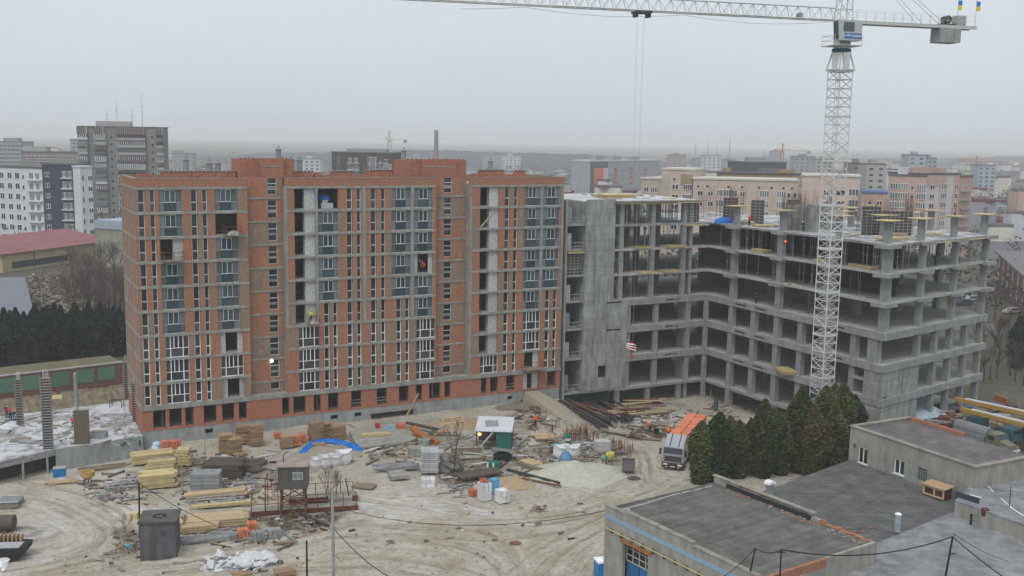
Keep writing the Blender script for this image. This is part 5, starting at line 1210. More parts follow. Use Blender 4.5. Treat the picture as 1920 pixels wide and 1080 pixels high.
THJ = [(1312, 905, 796, 'thuja', 1.0, 'low green thuja at the left end of the row, beside the truck'), (1345, 903, 780, 'thuja', 1.0, 'pointed green thuja, second from the left behind the garage roof'),
       (1383, 897, 795, 'thuja', 1.0, 'rounded green thuja, third from the left of the row'), (1428, 895, 757, 'thuja', .85, 'tall pointed thuja with thin tip in the left half of the row'),
       (1462, 890, 778, 'thuja', .9, 'mid green thuja just left of the tallest group'), (1497, 885, 735, 'thuja', .8, 'tall thuja in front of the crane mast on its left side'),
       (1522, 893, 768, 'bronze', .85, 'bronze brown thuja standing in front of the tallest ones'), (1541, 880, 733, 'thuja', .9, 'tallest green thuja directly below the crane mast'),
       (1573, 875, 727, 'thuja', .85, 'tall dark green thuja right of the crane mast'), (1595, 872, 748, 'thuja', .9, 'last green thuja beside the grey annex corner'), (1405, 880, 790, 'thuja', .8, 'small thuja half hidden behind the third one'),
       (1560, 890, 765, 'thuja', .9, 'lower green thuja in front of the crane, near the annex'), (1445, 880, 772, 'thuja', .9, 'green thuja behind the thin tipped one, left half of the row'),
       (1365, 888, 786, 'thuja', .9, 'green thuja filling the gap between the second and third from the left'), (1482, 878, 756, 'thuja', .85, 'green thuja just left of the tall ones below the crane mast'), (1558, 872, 728, 'thuja', .85, 'tall green thuja between the two tallest under the crane')]
for i, (px, py, ty, kd, wd, lab) in enumerate(THJ):
    b_ = GG(px, py); d = ray(px, ty); h = CAMZ + d.z * b_.xy.length / d.xy.length - b_.z
    tree(kd, i % 3 + 1, b_, h * 1.06, wd * 1.75, lab, group='thujas behind the low roofs')
q = random.Random(21)
for row in range(2):
    for i in range(22):
        px = -25 + i * 12 + q.uniform(-3, 3); py = 688 - px * .09 + (0 if row else -20)
        b_ = G(px, py, 0); h = (7.6 if row else 7.2) + q.uniform(-1.0, 1.6) * (1 if row == 0 else .7)
        tree('conifer', q.randint(1, 3), b_, h, 1.15, 'dark evergreen conifer in the dense hedge behind the green door garages', 'conifer', 'dark conifers behind the garage row', 'conifer_tree')
tree('conifer', 1, G(68, 655, 0), 8.2, .9, 'conifer with a raised pointed tip above the dark hedge line', 'conifer', None, 'conifer_tree')
def bare(seed, levels=5, spread=.55, L0=.33, twigs=3):
    q = random.Random(seed); m = MB(); tw = MB()
    def go(p, d, L, r_, lv):
        e = p + d * L; (m if lv > 1 else tw).tube(p, e, r_, 3 if lv < levels else 5, r2=r_ * .65)
        if lv == 0: return
        for _ in range(3 if lv > 1 else 4):
            v = Vector((q.uniform(-1, 1), q.uniform(-1, 1), q.uniform(-.35, .6))); go(p + d * L * q.uniform(.6, 1), (d + v * spread).normalized(), L * q.uniform(.6, .82), r_ * .6, lv - 1)
    go(Vector((0, 0, 0)), Vector((0, 0, 1)), L0, .018, levels)
    return m.mesh('trunk', TRUNK), tw.mesh('crown', TWIG)
BARE = [bare(s_) for s_ in (1, 2, 3)]
def baretree(k, base, h, lab, group=None, wd=1.0):
    t = thing('bare_tree', lab, 'bare tree', base, R.uniform(0, 6), group)
    ob('trunk', BARE[k][0], t, scale=(h * wd, h * wd, h)); ob('crown', BARE[k][1], t, scale=(h * wd, h * wd, h)); return t
for i in range(44):
    px, py = q.uniform(125, 240), q.uniform(520, 620); baretree(q.randrange(3), G(px, py, 0), q.uniform(8, 12), 'leafless brown tree in the thicket between the rubble yard and the brick block', 'bare thicket trees at the left')
for i in range(30):
    px, py = q.uniform(1835, 1990), q.uniform(600, 740); b_ = G(px, py, 0)
    baretree(q.randrange(3), b_, q.uniform(5, 8), 'leafless brown tree on the waste ground right of the concrete frame', 'bare trees right of the concrete frame')
baretree(1, G(1865, 600, 0), 11, 'tall single bare tree by the road right of the concrete frame')
for i in range(34):
    px, py = q.uniform(1835, 1990), q.uniform(345, 440); b_ = G(px, py, 0)
    baretree(q.randrange(3), b_, q.uniform(9, 15), 'distant leafless tree beyond the green fence', 'distant bare trees at the right')
t = baretree(0, GG(852, 893), 7.6, 'tall thin leafless sapling growing in the clutter of the yard', None, .45)
baretree(2, GG(862, 900), 3.4, 'dense leafless bush at the foot of the thin sapling', None, 1.5)
baretree(1, GG(612, 955), 5.5, 'leafless shrub beside the grey lamp post', None, .7); baretree(2, GG(630, 950), 4.6, 'leafless shrub just right of the lamp post', None, .6)
baretree(1, GG(345, 1000), 2.2, 'low dry bush against the right side of the kiosk', None, 1.2); baretree(0, GG(235, 1003), 2.4, 'low dry bush left of the kiosk pole', None, 1.0)
tree('conifer', 2, G(1905, 690, 0), 9, 1.2, 'dark evergreen at the right edge of the picture', 'conifer', None, 'conifer_tree')

# ================================================================== YARD: STORES AND CLUTTER
PAL = MB()
for i in range(5): PAL.box(-.6, .6, -.4 + i * .175, -.4 + i * .175 + .11, .12, .145)
for y in (-.38, -.05, .28): PAL.box(-.6, .6, y, y + .1, .02, .119)
PALM = PAL.mesh('pallet', PALW)
def pallets(px, py, n, lab, w_=1.35, group='stacks of wooden pallets'):
    t = thing('pallet_stack', lab, 'pallet stack', GG(px, py), R.uniform(.2, .7), group)
    for i in range(n): ob('pallet', PALM, t, (R.uniform(-.1, .1), R.uniform(-.1, .1), .15 * i), R.uniform(-.16, .16), scale=(w_, w_, 1))
pallets(424, 847, 15, 'tall brown pallet stack, leftmost of the group before the brick block'); pallets(440, 851, 13, 'pallet stack in the front middle of the left group', 1.3)
pallets(455, 830, 15, 'pallet stack at the back of the left group'); pallets(480, 834, 17, 'straight pale pallet stack right of the left group', 1.3)
pallets(449, 853, 2, 'two loose pallets lying in front of the left stacks', 1.3); pallets(538, 838, 10, 'lone medium pallet stack between the two groups')
pallets(592, 826, 16, 'leaning tall pallet stack, first of the right group', 1.4); pallets(614, 820, 13, 'pallet stack in the middle of the right group', 1.4); pallets(635, 824, 13, 'pallet stack at the right end near the sand heap', 1.4)
pallets(598, 838, 3, 'low pale pallet pile in front of the leaning stack', 1.3)
pallets(533, 1076, 3, 'splayed light pallets at the bottom edge beside the white sheet heap', 1.5); pallets(455, 1080, 2, 'two pallets at the bottom edge below the white sheet heap', 1.3)
def cubes(px, py, w_, d, h, mt, lab, cat='brick pack', nm='brick_pack', rz=.4, layers=2, n=3, dz=0, lid=None):
    P = GG(px, py); P.z += dz; t = thing(nm, lab, cat, P, rz)
    me_ = MB().box(-w_ / n / 2 + .015, w_ / n / 2 - .015, -d / 2, d / 2, .0, h / layers - .02).mesh('block', mt)
    for k in range(layers):
        for i in range(n): ob('block', me_, t, (-w_ / 2 + w_ / n * (i + .5) + R.uniform(-.02, .02), R.uniform(-.04, .04), .1 + h / layers * k), R.uniform(-.02, .02))
    ob('pallet', PALM, t, (0, 0, 0), scale=(w_ / 1.2, d / .85, .6)); return t
cubes(312, 848, 1.2, 1.0, 1.35, ORB, 'wrapped orange brick pack, left of the pair by the plinth'); cubes(330, 848, 1.2, 1.0, 1.4, ORB, 'wrapped orange brick pack, right of the pair by the plinth')
cubes(521, 821, .9, .8, .6, ORB, 'small orange brick pack between the pallet groups'); cubes(557, 835, 1.0, .9, 1.1, ORB, 'orange brick pack just right of the lone pallet stack'); cubes(567, 829, 1.0, .9, .9, ORB, 'orange brick pack behind, nearest the blue tarpaulin arc')
cubes(455, 1008, 1.0, .9, .8, ORB, 'orange brick pack left of the grey block packs by the road'); cubes(472, 994, 1.0, .9, .75, ORB, 'orange brick pack behind the grey block packs by the road')
GRB = plain('grey_blocks', (.25, .26, .26), .85, .2)
cubes(484, 1014, 1.1, .9, .85, GRB, 'left pack of grey concrete blocks at the road edge', 'block pack', 'block_pack'); cubes(514, 1008, 1.25, .9, .8, GRB, 'right pack of grey concrete blocks at the road edge', 'block pack', 'block_pack')
cubes(752, 808, 1.2, 1, .9, ORB, 'orange brick pack on the concrete pad beside the pale blue sheet')
cubes(908, 938, 1.15, 1.1, 1.9, WSACK, 'tall pack of white blocks with loose orange bricks on top', 'block pack', 'block_pack', .5); cubes(941, 942, 1.2, 1.1, 1.35, WSACK, 'white block pack right of the tall one, nearest the road', 'block pack', 'block_pack', .5)
cubes(802, 912, 1.5, 1.2, .85, WSACK, 'low white wrapped block pack alone beside the panel stack', 'block pack', 'block_pack', .15)
cubes(887, 930, .9, .8, .7, ORB, 'small orange brick heap at the foot of the tall white pack'); cubes(926, 924, .95, .9, 1.5, plain('light_blue_wrap', (.12, .4, .6), .5), 'light blue wrapped pack behind the white packs', 'wrapped pack', 'wrapped_pack', .5)
cubes(898, 922, .9, .9, .6, YELW, 'small olive yellow crate left of the tall white pack', 'crate', 'crate', .5)
P = GG(908, 938); m = MB()
for i in range(22): m.rbox((R.uniform(-.5, .5), R.uniform(-.45, .45), .1 + R.uniform(0, .25)), (.26, .12, .1), R.uniform(0, 3))
tag(ob('loose_bricks', m.mesh('lb', ORB), None, (P.x, P.y, P.z + 2.0)), 'loose orange bricks heaped on the tall white block pack', 'bricks')
cubes(1129, 846, 1.9, 1.2, 1.3, BLOCK, 'pale grey concrete block beside the rebar cages', 'concrete block', 'concrete_block', .3, 1, 1)
cubes(688, 880 - 35, .1, .1, .1, GRB, 'x') if False else None
def boards(px, py, L, w_, h, rz, mt, lab, rows=3, n=5, nm='timber_stack', cat='timber stack', dz=0.05, jit=1.0):
    P = GG(px, py); P.z += dz; t = thing(nm, lab, cat, P, rz)
    me_ = MB().box(-L / 2, L / 2, -w_ / n / 2 + .015, w_ / n / 2 - .02, 0, h / rows - .045).mesh('board', mt)
    for k in range(rows):
        for i in range(n): ob('board', me_, t, (R.uniform(-.28, .28) * jit, -w_ / 2 + w_ / n * (i + .5) + R.uniform(-.03, .03) * jit, .12 + h / rows * k), R.uniform(-.03, .03) * jit)
    ob('bearer', MB().box(-L * .35, -L * .35 + .15, -w_ / 2, w_ / 2, 0, .11).box(L * .35, L * .35 + .15, -w_ / 2, w_ / 2, 0, .11).mesh('bearer', WOODO), t); return t
boards(288, 866, 4.6, 2.0, 1.1, .42, YELW, 'upper stack of yellow formwork panels near the foundation wall', 6, 4)
boards(297, 912, 3.6, 2.2, 1.5, .35, YELW, 'thick stack of bright yellow panels left of the kiosk', 8, 4); boards(302, 897, 3.0, 1.0, 2.0, .35, YELW, 'narrow yellow beam bundle on the thick yellow panel stack', 5, 2)
boards(407, 935, 6.2, 1.2, .75, .32, WOOD, 'pale yellow long boards behind the scaffold fittings', 3, 4); boards(415, 951, 6.0, .7, .3, .3, YELW, 'low yellow beam row in front of the scaffold fittings', 1, 3)
boards(395, 985, 6.8, 2.4, .8, .3, WOOD, 'large stack of fresh sawn pine boards beside the kiosk', 4, 9); boards(372, 998, 3.4, 1.1, .7, .3, WOOD, 'short fresh pine stack at the front left of the large one', 3, 4)
boards(388, 920, 3.0, 2.0, 2.0, .12, plain('grey_panels', (.24, .25, .26), .7), 'grey stack of concrete panels behind the long boards', 5, 1, 'panel_stack', 'panel stack', jit=.3)
boards(421, 892, 4.2, 3.0, 1.6, .1, PLY, 'dark brown pile of wet plywood sheets', 6, 3, 'plywood_stack', 'plywood stack')
boards(478, 878, 1.9, 4.6, .35, .1, PLY, 'dark grey steel sheets lying fanned toward the wall', 2, 9, 'sheet_stack', 'sheet stack', jit=2)
boards(345, 872, 1.4, 1.6, 1.9, .1, YELW, 'upright yellow panel block with dark base', 5, 1)
t = thing('board_row', 'row of upright grey corrugated sheets between yellow stacks', 'sheet stack', GG(306, 885), .3)
for i in range(12): ob('sheet', MB().rbox((-1.2 + i * .2, 0, .75), (.1, 1.4, 1.5), 0, .25).mesh('sheet', STEEL), t)
boards(807, 884, 2.0, 2.2, 2.5, .05, plain('pale_panel', (.38, .39, .4), .6), 'tall stack of pale grey metal formwork panels in mid yard', 10, 2, 'panel_stack', 'panel stack', jit=.6)
boards(746, 896, 2.0, 2.2, .45, .35, plain('slab_paving', (.3, .28, .26), .9), 'single flat concrete slab lying near the panel stack', 1, 1, 'concrete_slab', 'slab', jit=0)
boards(744, 880, 4.4, 1.6, .5, .3, STEEL, 'grey scaffold tubes heap left of the panel stack', 2, 9, 'tube_pile', 'tube pile', jit=2.5)
boards(683, 915, 2.4, 1.6, .2, -.2, WOODO, 'flat weathered sheet in the mud right of the lamp post', 1, 1, 'sheet', 'sheet', jit=0)
boards(384, 1018, 3.6, .9, .55, .3, STEEL, 'grey scaffold tubes by the road in front of the pine boards', 2, 8, 'tube_pile', 'tube pile', jit=2.5); boards(423, 1012, 2.0, .9, .6, .2, STEEL, 'short heap of grey fittings by the road', 2, 6, 'tube_pile', 'tube pile', jit=2.5)
boards(1015, 822, 2.4, 2.0, .25, .1, WOOD, 'pale splintered boards on the ground right of the shelter', 1, 6, jit=3); boards(1000, 872, 2.4, 1.7, .25, -.8, WOOD, 'pale planks in front of the shelter, before the green sand heap', 1, 4, jit=2)
boards(705, 823, 3.6, 1.0, .6, .2, YELW, 'yellow and brown timber bundle on the concrete pad', 2, 4); boards(898, 898, 5.2, 2.2, .2, .5, PLY, 'dark plywood sheet sloping over rubbish beside the white packs', 2, 1, 'plywood_sheet', 'plywood', .5)
boards(990, 895, 7.5, .3, .3, -.62, DKSTEEL, 'long dark beam lying diagonally left of the green sand heap', 1, 2, 'steel_beam', 'beam', jit=3); boards(1003, 884, 5.0, .5, .4, -.7, WOODO, 'brown beams beside the long diagonal one', 1, 3, 'timber_beam', 'beam', jit=3)
boards(1012, 907, 5, .25, .2, -.55, RUST, 'thin rusty bar at the foot of the green sand heap', 1, 1, 'steel_bar', 'bar')
# long dark rail pile and plank pile before the concrete frame
t = thing('rail_pile', 'big fan of long dark steel beams lying toward the orange brick truck', 'beam pile', (0, 0, 0))
q = random.Random(33)
for i in range(46):
    u = q.random(); a = GG(1045 + u * 95 + q.uniform(-6, 6), 757 + q.uniform(-4, 10) - u * 6); b_ = GG(1128 + u * 62 + q.uniform(-12, 12), 801 - u * 16 + q.uniform(-8, 8))
    z = .15 + .22 * (i // 14) + q.uniform(0, .08)
    d = b_ - a; c = (a + b_) / 2
    ob('steel_beam', MB().box(-d.length / 2, d.length / 2, -.13, .13, -.06, .06).box(-d.length / 2, d.length / 2, -.03, .03, -.15, -.061).mesh('beam', DKSTEEL if q.random() < .75 else RUST), t, (c.x, c.y, c.z + z + .1), rot=(0, -math.asin(d.z / d.length), math.atan2(d.y, d.x)))
t = thing('plank_pile', 'weathered plank pile behind the dark beams before the concrete columns', 'plank pile', (0, 0, 0))
for i in range(34):
    c = GG(q.uniform(1165, 1235), q.uniform(752, 786)); ob('plank', MB().box(-3.2, 3.2, -.15, .15, 0, .12).mesh('plank', q.choice((WOODO, WOOD, RUST, WOODO))), t, (c.x, c.y, c.z + .1 + q.uniform(0, .6)), q.uniform(.05, .4), scale=(q.uniform(.4, 1), 1, 1))
t = thing('plank_pile', 'low rusty plank heap left of the ramp foot beside the dark beams', 'plank pile', (0, 0, 0))
for i in range(22):
    c = GG(q.uniform(985, 1030), q.uniform(758, 775)); ob('plank', MB().box(-2.4, 2.4, -.14, .14, 0, .1).mesh('plank', q.choice((WOODO, PLY, RUST))), t, (c.x, c.y, c.z + .05 + q.uniform(0, .3)), q.uniform(-.7, -.3), scale=(q.uniform(.4, 1), 1, 1))
t = thing('scrap_planks', 'brown planks and boards strewn between the beams and the truck', 'planks', (0, 0, 0))
for i in range(16):
    c = GG(q.uniform(1150, 1235), q.uniform(800, 825)); ob('plank', MB().box(-2.4, 2.4, -.12, .12, 0, .1).mesh('plank', q.choice((WOODO, PLY, RUST, WOODO))), t, (c.x, c.y, c.z + .05), q.uniform(-.9, -.4), scale=(q.uniform(.3, 1), 1, 1))
# rebar coils, cages and heaps
def coil(px, py, r_, h, mt, lab, nm='rebar_heap', cat='rebar heap'):
    m = MB(); q = random.Random(int(px))
    for i in range(46):
        a = q.uniform(0, 6.28); rr_ = r_ * q.uniform(.3, 1); p = Vector((rr_ * math.cos(a), rr_ * math.sin(a), q.uniform(.02, h)));
        m.tube(p, p + Vector((q.uniform(-.9, .9) * r_, q.uniform(-.9, .9) * r_, q.uniform(-.1, h * .4))), .025, 3)
    tag(ob(nm, m.mesh(nm, mt), None, GG(px, py)), lab, cat)
coil(998, 806, .9, .4, RUST, 'round rusty rebar heap before the standing worker'); coil(1021, 851, 1.1, .5, RUST, 'dark rusty wire coil left of the white bags'); coil(1038, 836, 1.0, .9, RUST, 'long rusty scrap left of the cyan sheet')
coil(1187, 820, 1.2, .5, RUST, 'rusty rebar offcuts near the crouching worker'); coil(970, 785, 1.3, .7, RUST, 'rusty scrap behind the shelter roof'); coil(1010, 1000 - 45, .8, .2, RUST, 'small scatter of red offcuts on the open road')
coil(243, 945, .1, .1, RUST, 'x') if False else None
m = MB(); q = random.Random(8)
for (px, py, n, h) in ((1075, 825, 30, 1.8), (1090, 818, 36, 1.6), (1110, 822, 26, 1.4), (1160, 846, 22, 1.9), (1172, 850, 16, 1.7), (1035, 808, 24, 1.2), (1000, 778, 14, .8)):
    for i in range(n):
        p = GG(px + q.uniform(-14, 14), py + q.uniform(-8, 8)); m.tube(p, p + Vector((q.uniform(-.1, .1), 0, h * q.uniform(.6, 1))), .028, 3)
ob('rebar_starters', m.mesh('rebar_starters', RUST), None, kind='stuff')
def cage(px, py, L, r_, rz, mt, lab, nm='fitting_basket', cat='fittings'):
    m = MB(); q = random.Random(int(px * 3))
    for i in range(60): p = Vector((q.uniform(-L, L), q.uniform(-r_, r_), q.uniform(.05, r_ * 1.3))); m.tube(p, p + Vector((q.uniform(-.3, .3), q.uniform(-.3, .3), q.uniform(-.2, .2))), .05, 4)
    for s_ in (-1, 1): m.tube((-L, s_ * r_, 0), (L, s_ * r_, 0), .05).tube((-L, s_ * r_, r_ * 1.2), (L, s_ * r_, r_ * 1.2), .04)
    tag(ob(nm, m.mesh(nm, mt), None, GG(px, py), rz), lab, cat)
cage(404, 943, 2.9, .5, .3, STEEL, 'crate row of grey scaffold couplers between yellow boards'); cage(191, 935, .5, .5, .2, STEEL, 'round basket of steel fittings standing alone on the bare ground')
cage(226, 920, 1.6, .5, .3, STEEL, 'long basket of steel fittings left of the yellow panels'); cage(245, 906, 1.4, .5, .3, STEEL, 'second basket of fittings behind, under blue grey tubes')
# kiosk, bottom left boxes
t = thing('concrete_kiosk', 'small dark grey concrete kiosk with bitumen roof beside the sawn pine boards', 'kiosk', GG(301, 1040), .18)
ob('wall', MB().box(-1.55, 1.55, -1.3, 1.6, 0, 3.5).mesh('wall', concrete('kiosk_render', (.105, .105, .115), .4)), t)
ob('roof', MB().box(-1.7, 1.7, -1.45, 1.75, 3.502, 3.66).mesh('roof', BITU), t)
m = MB().path([(.6 * math.cos(i * .5) * (1 - i * .01) , .6 * .8 * math.sin(i * .5), 3.7) for i in range(26)], .04, 4); ob('hose_coil', m.mesh('hose', BLACK), t); ob('plate', MB().box(.3, .75, -1.33, -1.302, 2.3, 2.7).mesh('plate', DKSTEEL), t)
coil(240, 1035, .8, .5, WOODO, 'low rubbish heap at the left foot of the kiosk', 'rubbish_heap', 'rubbish')
tag(ob('plastic_bag', MB().blob((0, 0, .2), .3, .25, .25, 8, 4, .2).mesh('pb', CYAN), None, GG(240, 1028)), 'light blue bag on the rubbish heap by the kiosk', 'bag')
stack_thing('storage_box', 'pale yellow box behind the left side of the kiosk', 'box', 252, 975, None, [('box', MB().box(-.4, .4, -.4, .4, 0, .8), YELW)])
stack_thing('panel_crate', 'grey flat crate of panels at the left edge of the yard', 'crate', 20, 946, None, [('crate', MB().box(-1.0, 1.0, -1.0, 1.0, 0, .55), plain('grey_panels', (.24, .25, .26))), ('frame', MB().path([(-1.05, -1.05, .6), (1.05, -1.05, .6), (1.05, 1.05, .6), (-1.05, 1.05, .6), (-1.05, -1.05, .6)], .05), STEEL), ('bearer', MB().box(-1.1, 1.1, -1.2, -1.06, 0, .3), WOODO)], .15)
t = thing('rusty_tank', 'long dark brown steel tank lying at the left edge', 'tank', GG(-5, 998), .1)
ob('drum', MB().tube((-3, 0, .95), (1.6, 0, .95), .75, 16).mesh('drum', plain('brown_tank', (.11, .085, .075), .7)), t); ob('cradle', MB().box(-2.5, -2.2, -.8, .8, 0, .35).box(.8, 1.1, -.8, .8, 0, .35).mesh('cradle', RUST), t)
t = thing('waste_skip', 'rounded dark steel skip with pale boards and white cover at the left edge', 'skip', GG(8, 1046), .1)
ob('body', MB().yprism([(-2.6, 1.1), (-2.2, .25), (1.6, .2), (2.1, .8), (2.15, 1.3), (-2.6, 1.3)], -1.1, 1.1).mesh('body', BLACK), t)
ob('cover', MB().box(-2.5, 1.7, -1.05, .3, 1.302, 1.38).mesh('cover', BLOCK), t)
for i in range(9): ob('slat', MB().box(-1.6 + i * .36, -1.5 + i * .36, .35, 1.1, 1.32, 1.9).mesh('slat', PALW), t)
tag(ob('white_debris', MB().blob((0, 0, 0), .9, 1.2, .6, 9, 4, .3, half=True).mesh('wd', WSACK), None, GG(0, 1062)), 'white debris in the lower left corner below the skip', 'debris')
stack_thing('steel_box', 'blue steel box at the opening under the foundation deck', 'box', 112, 893, None, [('box', MB().box(-.65, .65, -.5, .5, 0, 1.0), plain('bin_blue', (.01, .15, .32), .5)), ('lid', MB().box(-.68, .68, -.53, .53, 1.002, 1.07), STEEL)], .3)
stack_thing('concrete_mixer', 'yellow brown mixer tub on dark legs before the foundation wall', 'mixer', 165, 907, None, [('tub', MB().lathe([(.3, .55), (.75, .9), (.75, 1.4), (.6, 1.4), (.5, 1.0)], 10), plain('mixer_yellow', (.36, .25, .08))), ('leg', MB().tube((-.5, 0, 0), (-.2, 0, .7), .06).tube((.5, 0, 0), (.2, 0, .7), .06).tube((0, .5, 0), (0, .2, .7), .06), DKSTEEL)], .3)
boards(122, 907, 3.0, .8, .2, .35, WOOD, 'flat yellowish boards beside the blue box', 1, 4, jit=3); boards(190, 880, 5.0, .9, .3, .35, WOODO, 'grey brown boards along the foundation wall', 1, 5, jit=4)
tag(ob('sack', MB().blob((0, 0, .4), .6, .5, .5, 9, 5, .15).blob((.1, .2, .9), .55, .5, .45, 9, 5, .15).mesh('sack', plain('blue_white_sack', (.45, .55, .7), .6)), None, GG(292, 848)), 'pale blue white sacks piled by the corner of the brick block', 'sacks')
tag(ob('sack', MB().blob((0, 0, .35), .5, .45, .4, 9, 5, .15).mesh('sack', MATS['blue_white_sack']), None, GG(272, 855)), 'single pale blue sack nearest the foundation wall', 'sack')
# white sheet heap at the bottom
m = MB(); q = random.Random(3)
for i in range(12): u = i / 11; P = GG(395 + u * 90, 1068 - u * 14); m.blob((P.x, P.y, P.z), 1.1 + .6 * u, .9 + .6 * u, .25 + .75 * u, 11, 4, .3, half=True, seed=i)
for i in range(60): P = GG(q.uniform(380, 500), q.uniform(1050, 1075)); m.rbox((P.x, P.y, P.z + q.uniform(.2, .9)), (q.uniform(.3, 1.1), q.uniform(.2, .6), .04), q.uniform(0, 3), q.uniform(-.6, .6), q.uniform(-.5, .5))
tag(ob('sheet_heap', m.mesh('sheet_heap', WSACK)), 'long heap of crumpled white plastic sheeting by the road at the bottom', 'sheeting')
# blue tarpaulin arc and big bags round the sand
m = MB(); pts = [GG(*a) for a in curve([(569, 850), (580, 840), (597, 831), (618, 829), (640, 832), (658, 838), (668, 846)], 5)]
q = random.Random(2)
for i, P in enumerate(pts): m.blob((P.x, P.y, P.z + .1), .65, .5, .35 + (.25 if i > len(pts) - 5 else 0), 8, 4, .35, seed=i)
tag(ob('tarpaulin', m.mesh('tarp', BLUE)), 'bright blue tarpaulin strip curving round the sand heap', 'tarpaulin')
def mound(px, py, r1, r2, h, mt, lab, nm='sand_heap', cat='sand heap', rz=0):
    n, k = 40, 14; q = random.Random(int(px)); vs = [(0, 0, h)]; fs = []
    for j in range(1, k + 1):
        t = j / k
        for i in range(n):
            a = 6.2832 * i / n; v = mnoise.noise(Vector((math.cos(a) * t * 2.5 + px, math.sin(a) * t * 2.5, 0))); e = 1 + .22 * v
            vs.append((r1 * t * math.cos(a) * e, r2 * t * math.sin(a) * e, h * (1 - t) ** 1.15 * (1 + .5 * v * t) + q.uniform(-.05, .05) - (.08 if j == k else 0)))
    fs += [(0, 1 + i, 1 + (i + 1) % n) for i in range(n)]
    fs += [(1 + (j - 1) * n + i, 1 + j * n + i, 1 + j * n + (i + 1) % n, 1 + (j - 1) * n + (i + 1) % n) for j in range(1, k) for i in range(n)]
    me = bpy.data.meshes.new(nm); me.from_pydata(vs, [], fs); me.materials.append(mt); me.shade_smooth()
    tag(ob(nm, me, None, GG(px, py), rz), lab, cat)
mound(617, 850, 4.6, 3.6, .8, plain('grey_sand', (.25, .23, .18), .95, .15, 2), 'grey sand heap inside the blue tarpaulin arc', rz=.3)
mound(1078, 890, 6.0, 4.6, 1.7, plain('pale_green_sand', (.42, .42, .345), .95, .12, 2), 'big pale greenish sand heap left of the truck', rz=.2)
mound(950, 905, 3.6, 3.0, .5, plain('straw_sand', (.4, .31, .2), .95, .15, 2), 'low straw coloured sawdust heap beside the dark poles')
mound(1385, 805, 2.6, 2.2, 1.5, plain('brown_gravel', (.2, .13, .09), .95, .25, 3), 'brown gravel heap behind the thujas and the truck')
mound(1342, 788, 2.4, 1.8, .35, plain('yellow_debris', (.42, .37, .16), .9, .25, 3), 'yellow patch of sawdust beyond the truck')
mound(820, 800, 8, 4, .6, plain('ochre_earth', (.3, .22, .14), .95, .2, 1), 'ochre earth heap around the rusty trough', rz=.3)
mound(985, 762, 5, 2.5, .7, MUD, 'low brown spoil bank against the plinth', rz=.4)
def bigbag(px, py, s_, lab):
    m = MB().lathe([(.45 * s_, 0), (.55 * s_, .3 * s_), (.52 * s_, .8 * s_), (.58 * s_, .95 * s_), (.42 * s_, .9 * s_), (.3 * s_, .55 * s_)], 11)
    for i, v in enumerate(m.v): m.v[i] = (v[0] * (1 + .18 * math.sin(i * 2.3)), v[1] * (1 + .18 * math.cos(i * 1.7)), v[2] * (1 + .12 * math.sin(i)))
    tag(ob('big_bag', m.mesh('big_bag', WSACK), None, GG(px, py)), lab, 'big bag', 'white big bags')
bigbag(594, 877, 1.3, 'slumped white big bag, leftmost in front of the grey sand heap'); bigbag(612, 875, 1.5, 'torn white big bag, second from left before the sand'); bigbag(630, 873, 1.35, 'low white big bag, third from left before the sand'); bigbag(645, 868, 1.6, 'open upright white big bag at the right end before the sand')
bigbag(1052, 858, 1.6, 'open white big bag left of the blue one on the green sand'); bigbag(1073, 858, 1.6, 'open white big bag right of the blue one on the green sand')
tag(ob('blue_bag', MB().lathe([(.9, 0), (.8, .6), (.3, 1.3), (.1, 1.35)], 8).mesh('bb', plain('dull_blue_bag', (.1, .2, .33), .6)), None, GG(1061, 866)), 'dull blue bag between the white bags on the green sand', 'bag')
tag(ob('plastic_tub', MB().holes(-.9, .9, -.5, .5, 0, .35, [(-.6, .6, -.25, .25)]).mesh('tub', CYAN), None, GG(1044, 896), rot=(-1.2, 0, .5)), 'cyan plastic frame lying on the green sand slope', 'plastic frame')
tag(ob('plastic_sheet', MB().blob((0, 0, .1), 1.3, .8, .3, 10, 4, .3, half=True).mesh('ps', CYAN), None, GG(1051, 838)), 'crumpled light blue sheet beside the green barrel', 'sheet')
tag(ob('plastic_sheet', MB().blob((0, 0, .1), 1.5, .7, .4, 10, 4, .3, half=True).mesh('ps', plain('sky_sheet', (.1, .35, .6), .5)), None, GG(733, 808)), 'light blue sheet on the concrete pad beside the brick pack', 'sheet')
def barrel(px, py, mt, lab, h=1.0, band=None):
    t = thing('barrel', lab, 'barrel', GG(px, py)); ob('drum', MB().lathe([(.32, 0), (.32, h * .32), (.35, h * .34), (.32, h * .36), (.32, h * .66), (.35, h * .68), (.32, h * .7), (.32, h), (.28, h), (.28, h - .03)], 12).mesh('drum', mt), t)
    if band: ob('band', MB().lathe([(.36, h * .4), (.36, h * .62)], 12).mesh('band', band), t)
barrel(708, 808, REDJ, 'red barrel on the concrete pad'); barrel(1065, 833, plain('green_barrel', (.02, .2, .12), .5), 'green barrel with white band beside the rebar cages', 1.3, WSACK); barrel(1342, 771, plain('dark_slate', (.05, .07, .075), .6), 'dark barrel standing in the yard before the concrete frame', 1.9)
barrel(1231, 815, BLACK, 'small black drum between the crouching worker and the truck', .8)
# concrete pad with a raised kerb
t = thing('concrete_pad', 'flat concrete pad littered with sheets before the low opening in the plinth', 'concrete pad', (0, 0, 0))
pp_ = [G(655, 815), G(672, 846), G(770, 832), G(845, 800), G(820, 788), G(700, 800)]
ob('slab', MB().prism([(p.x, p.y) for p in pp_], .1, .42).mesh('slab', CONL), t)
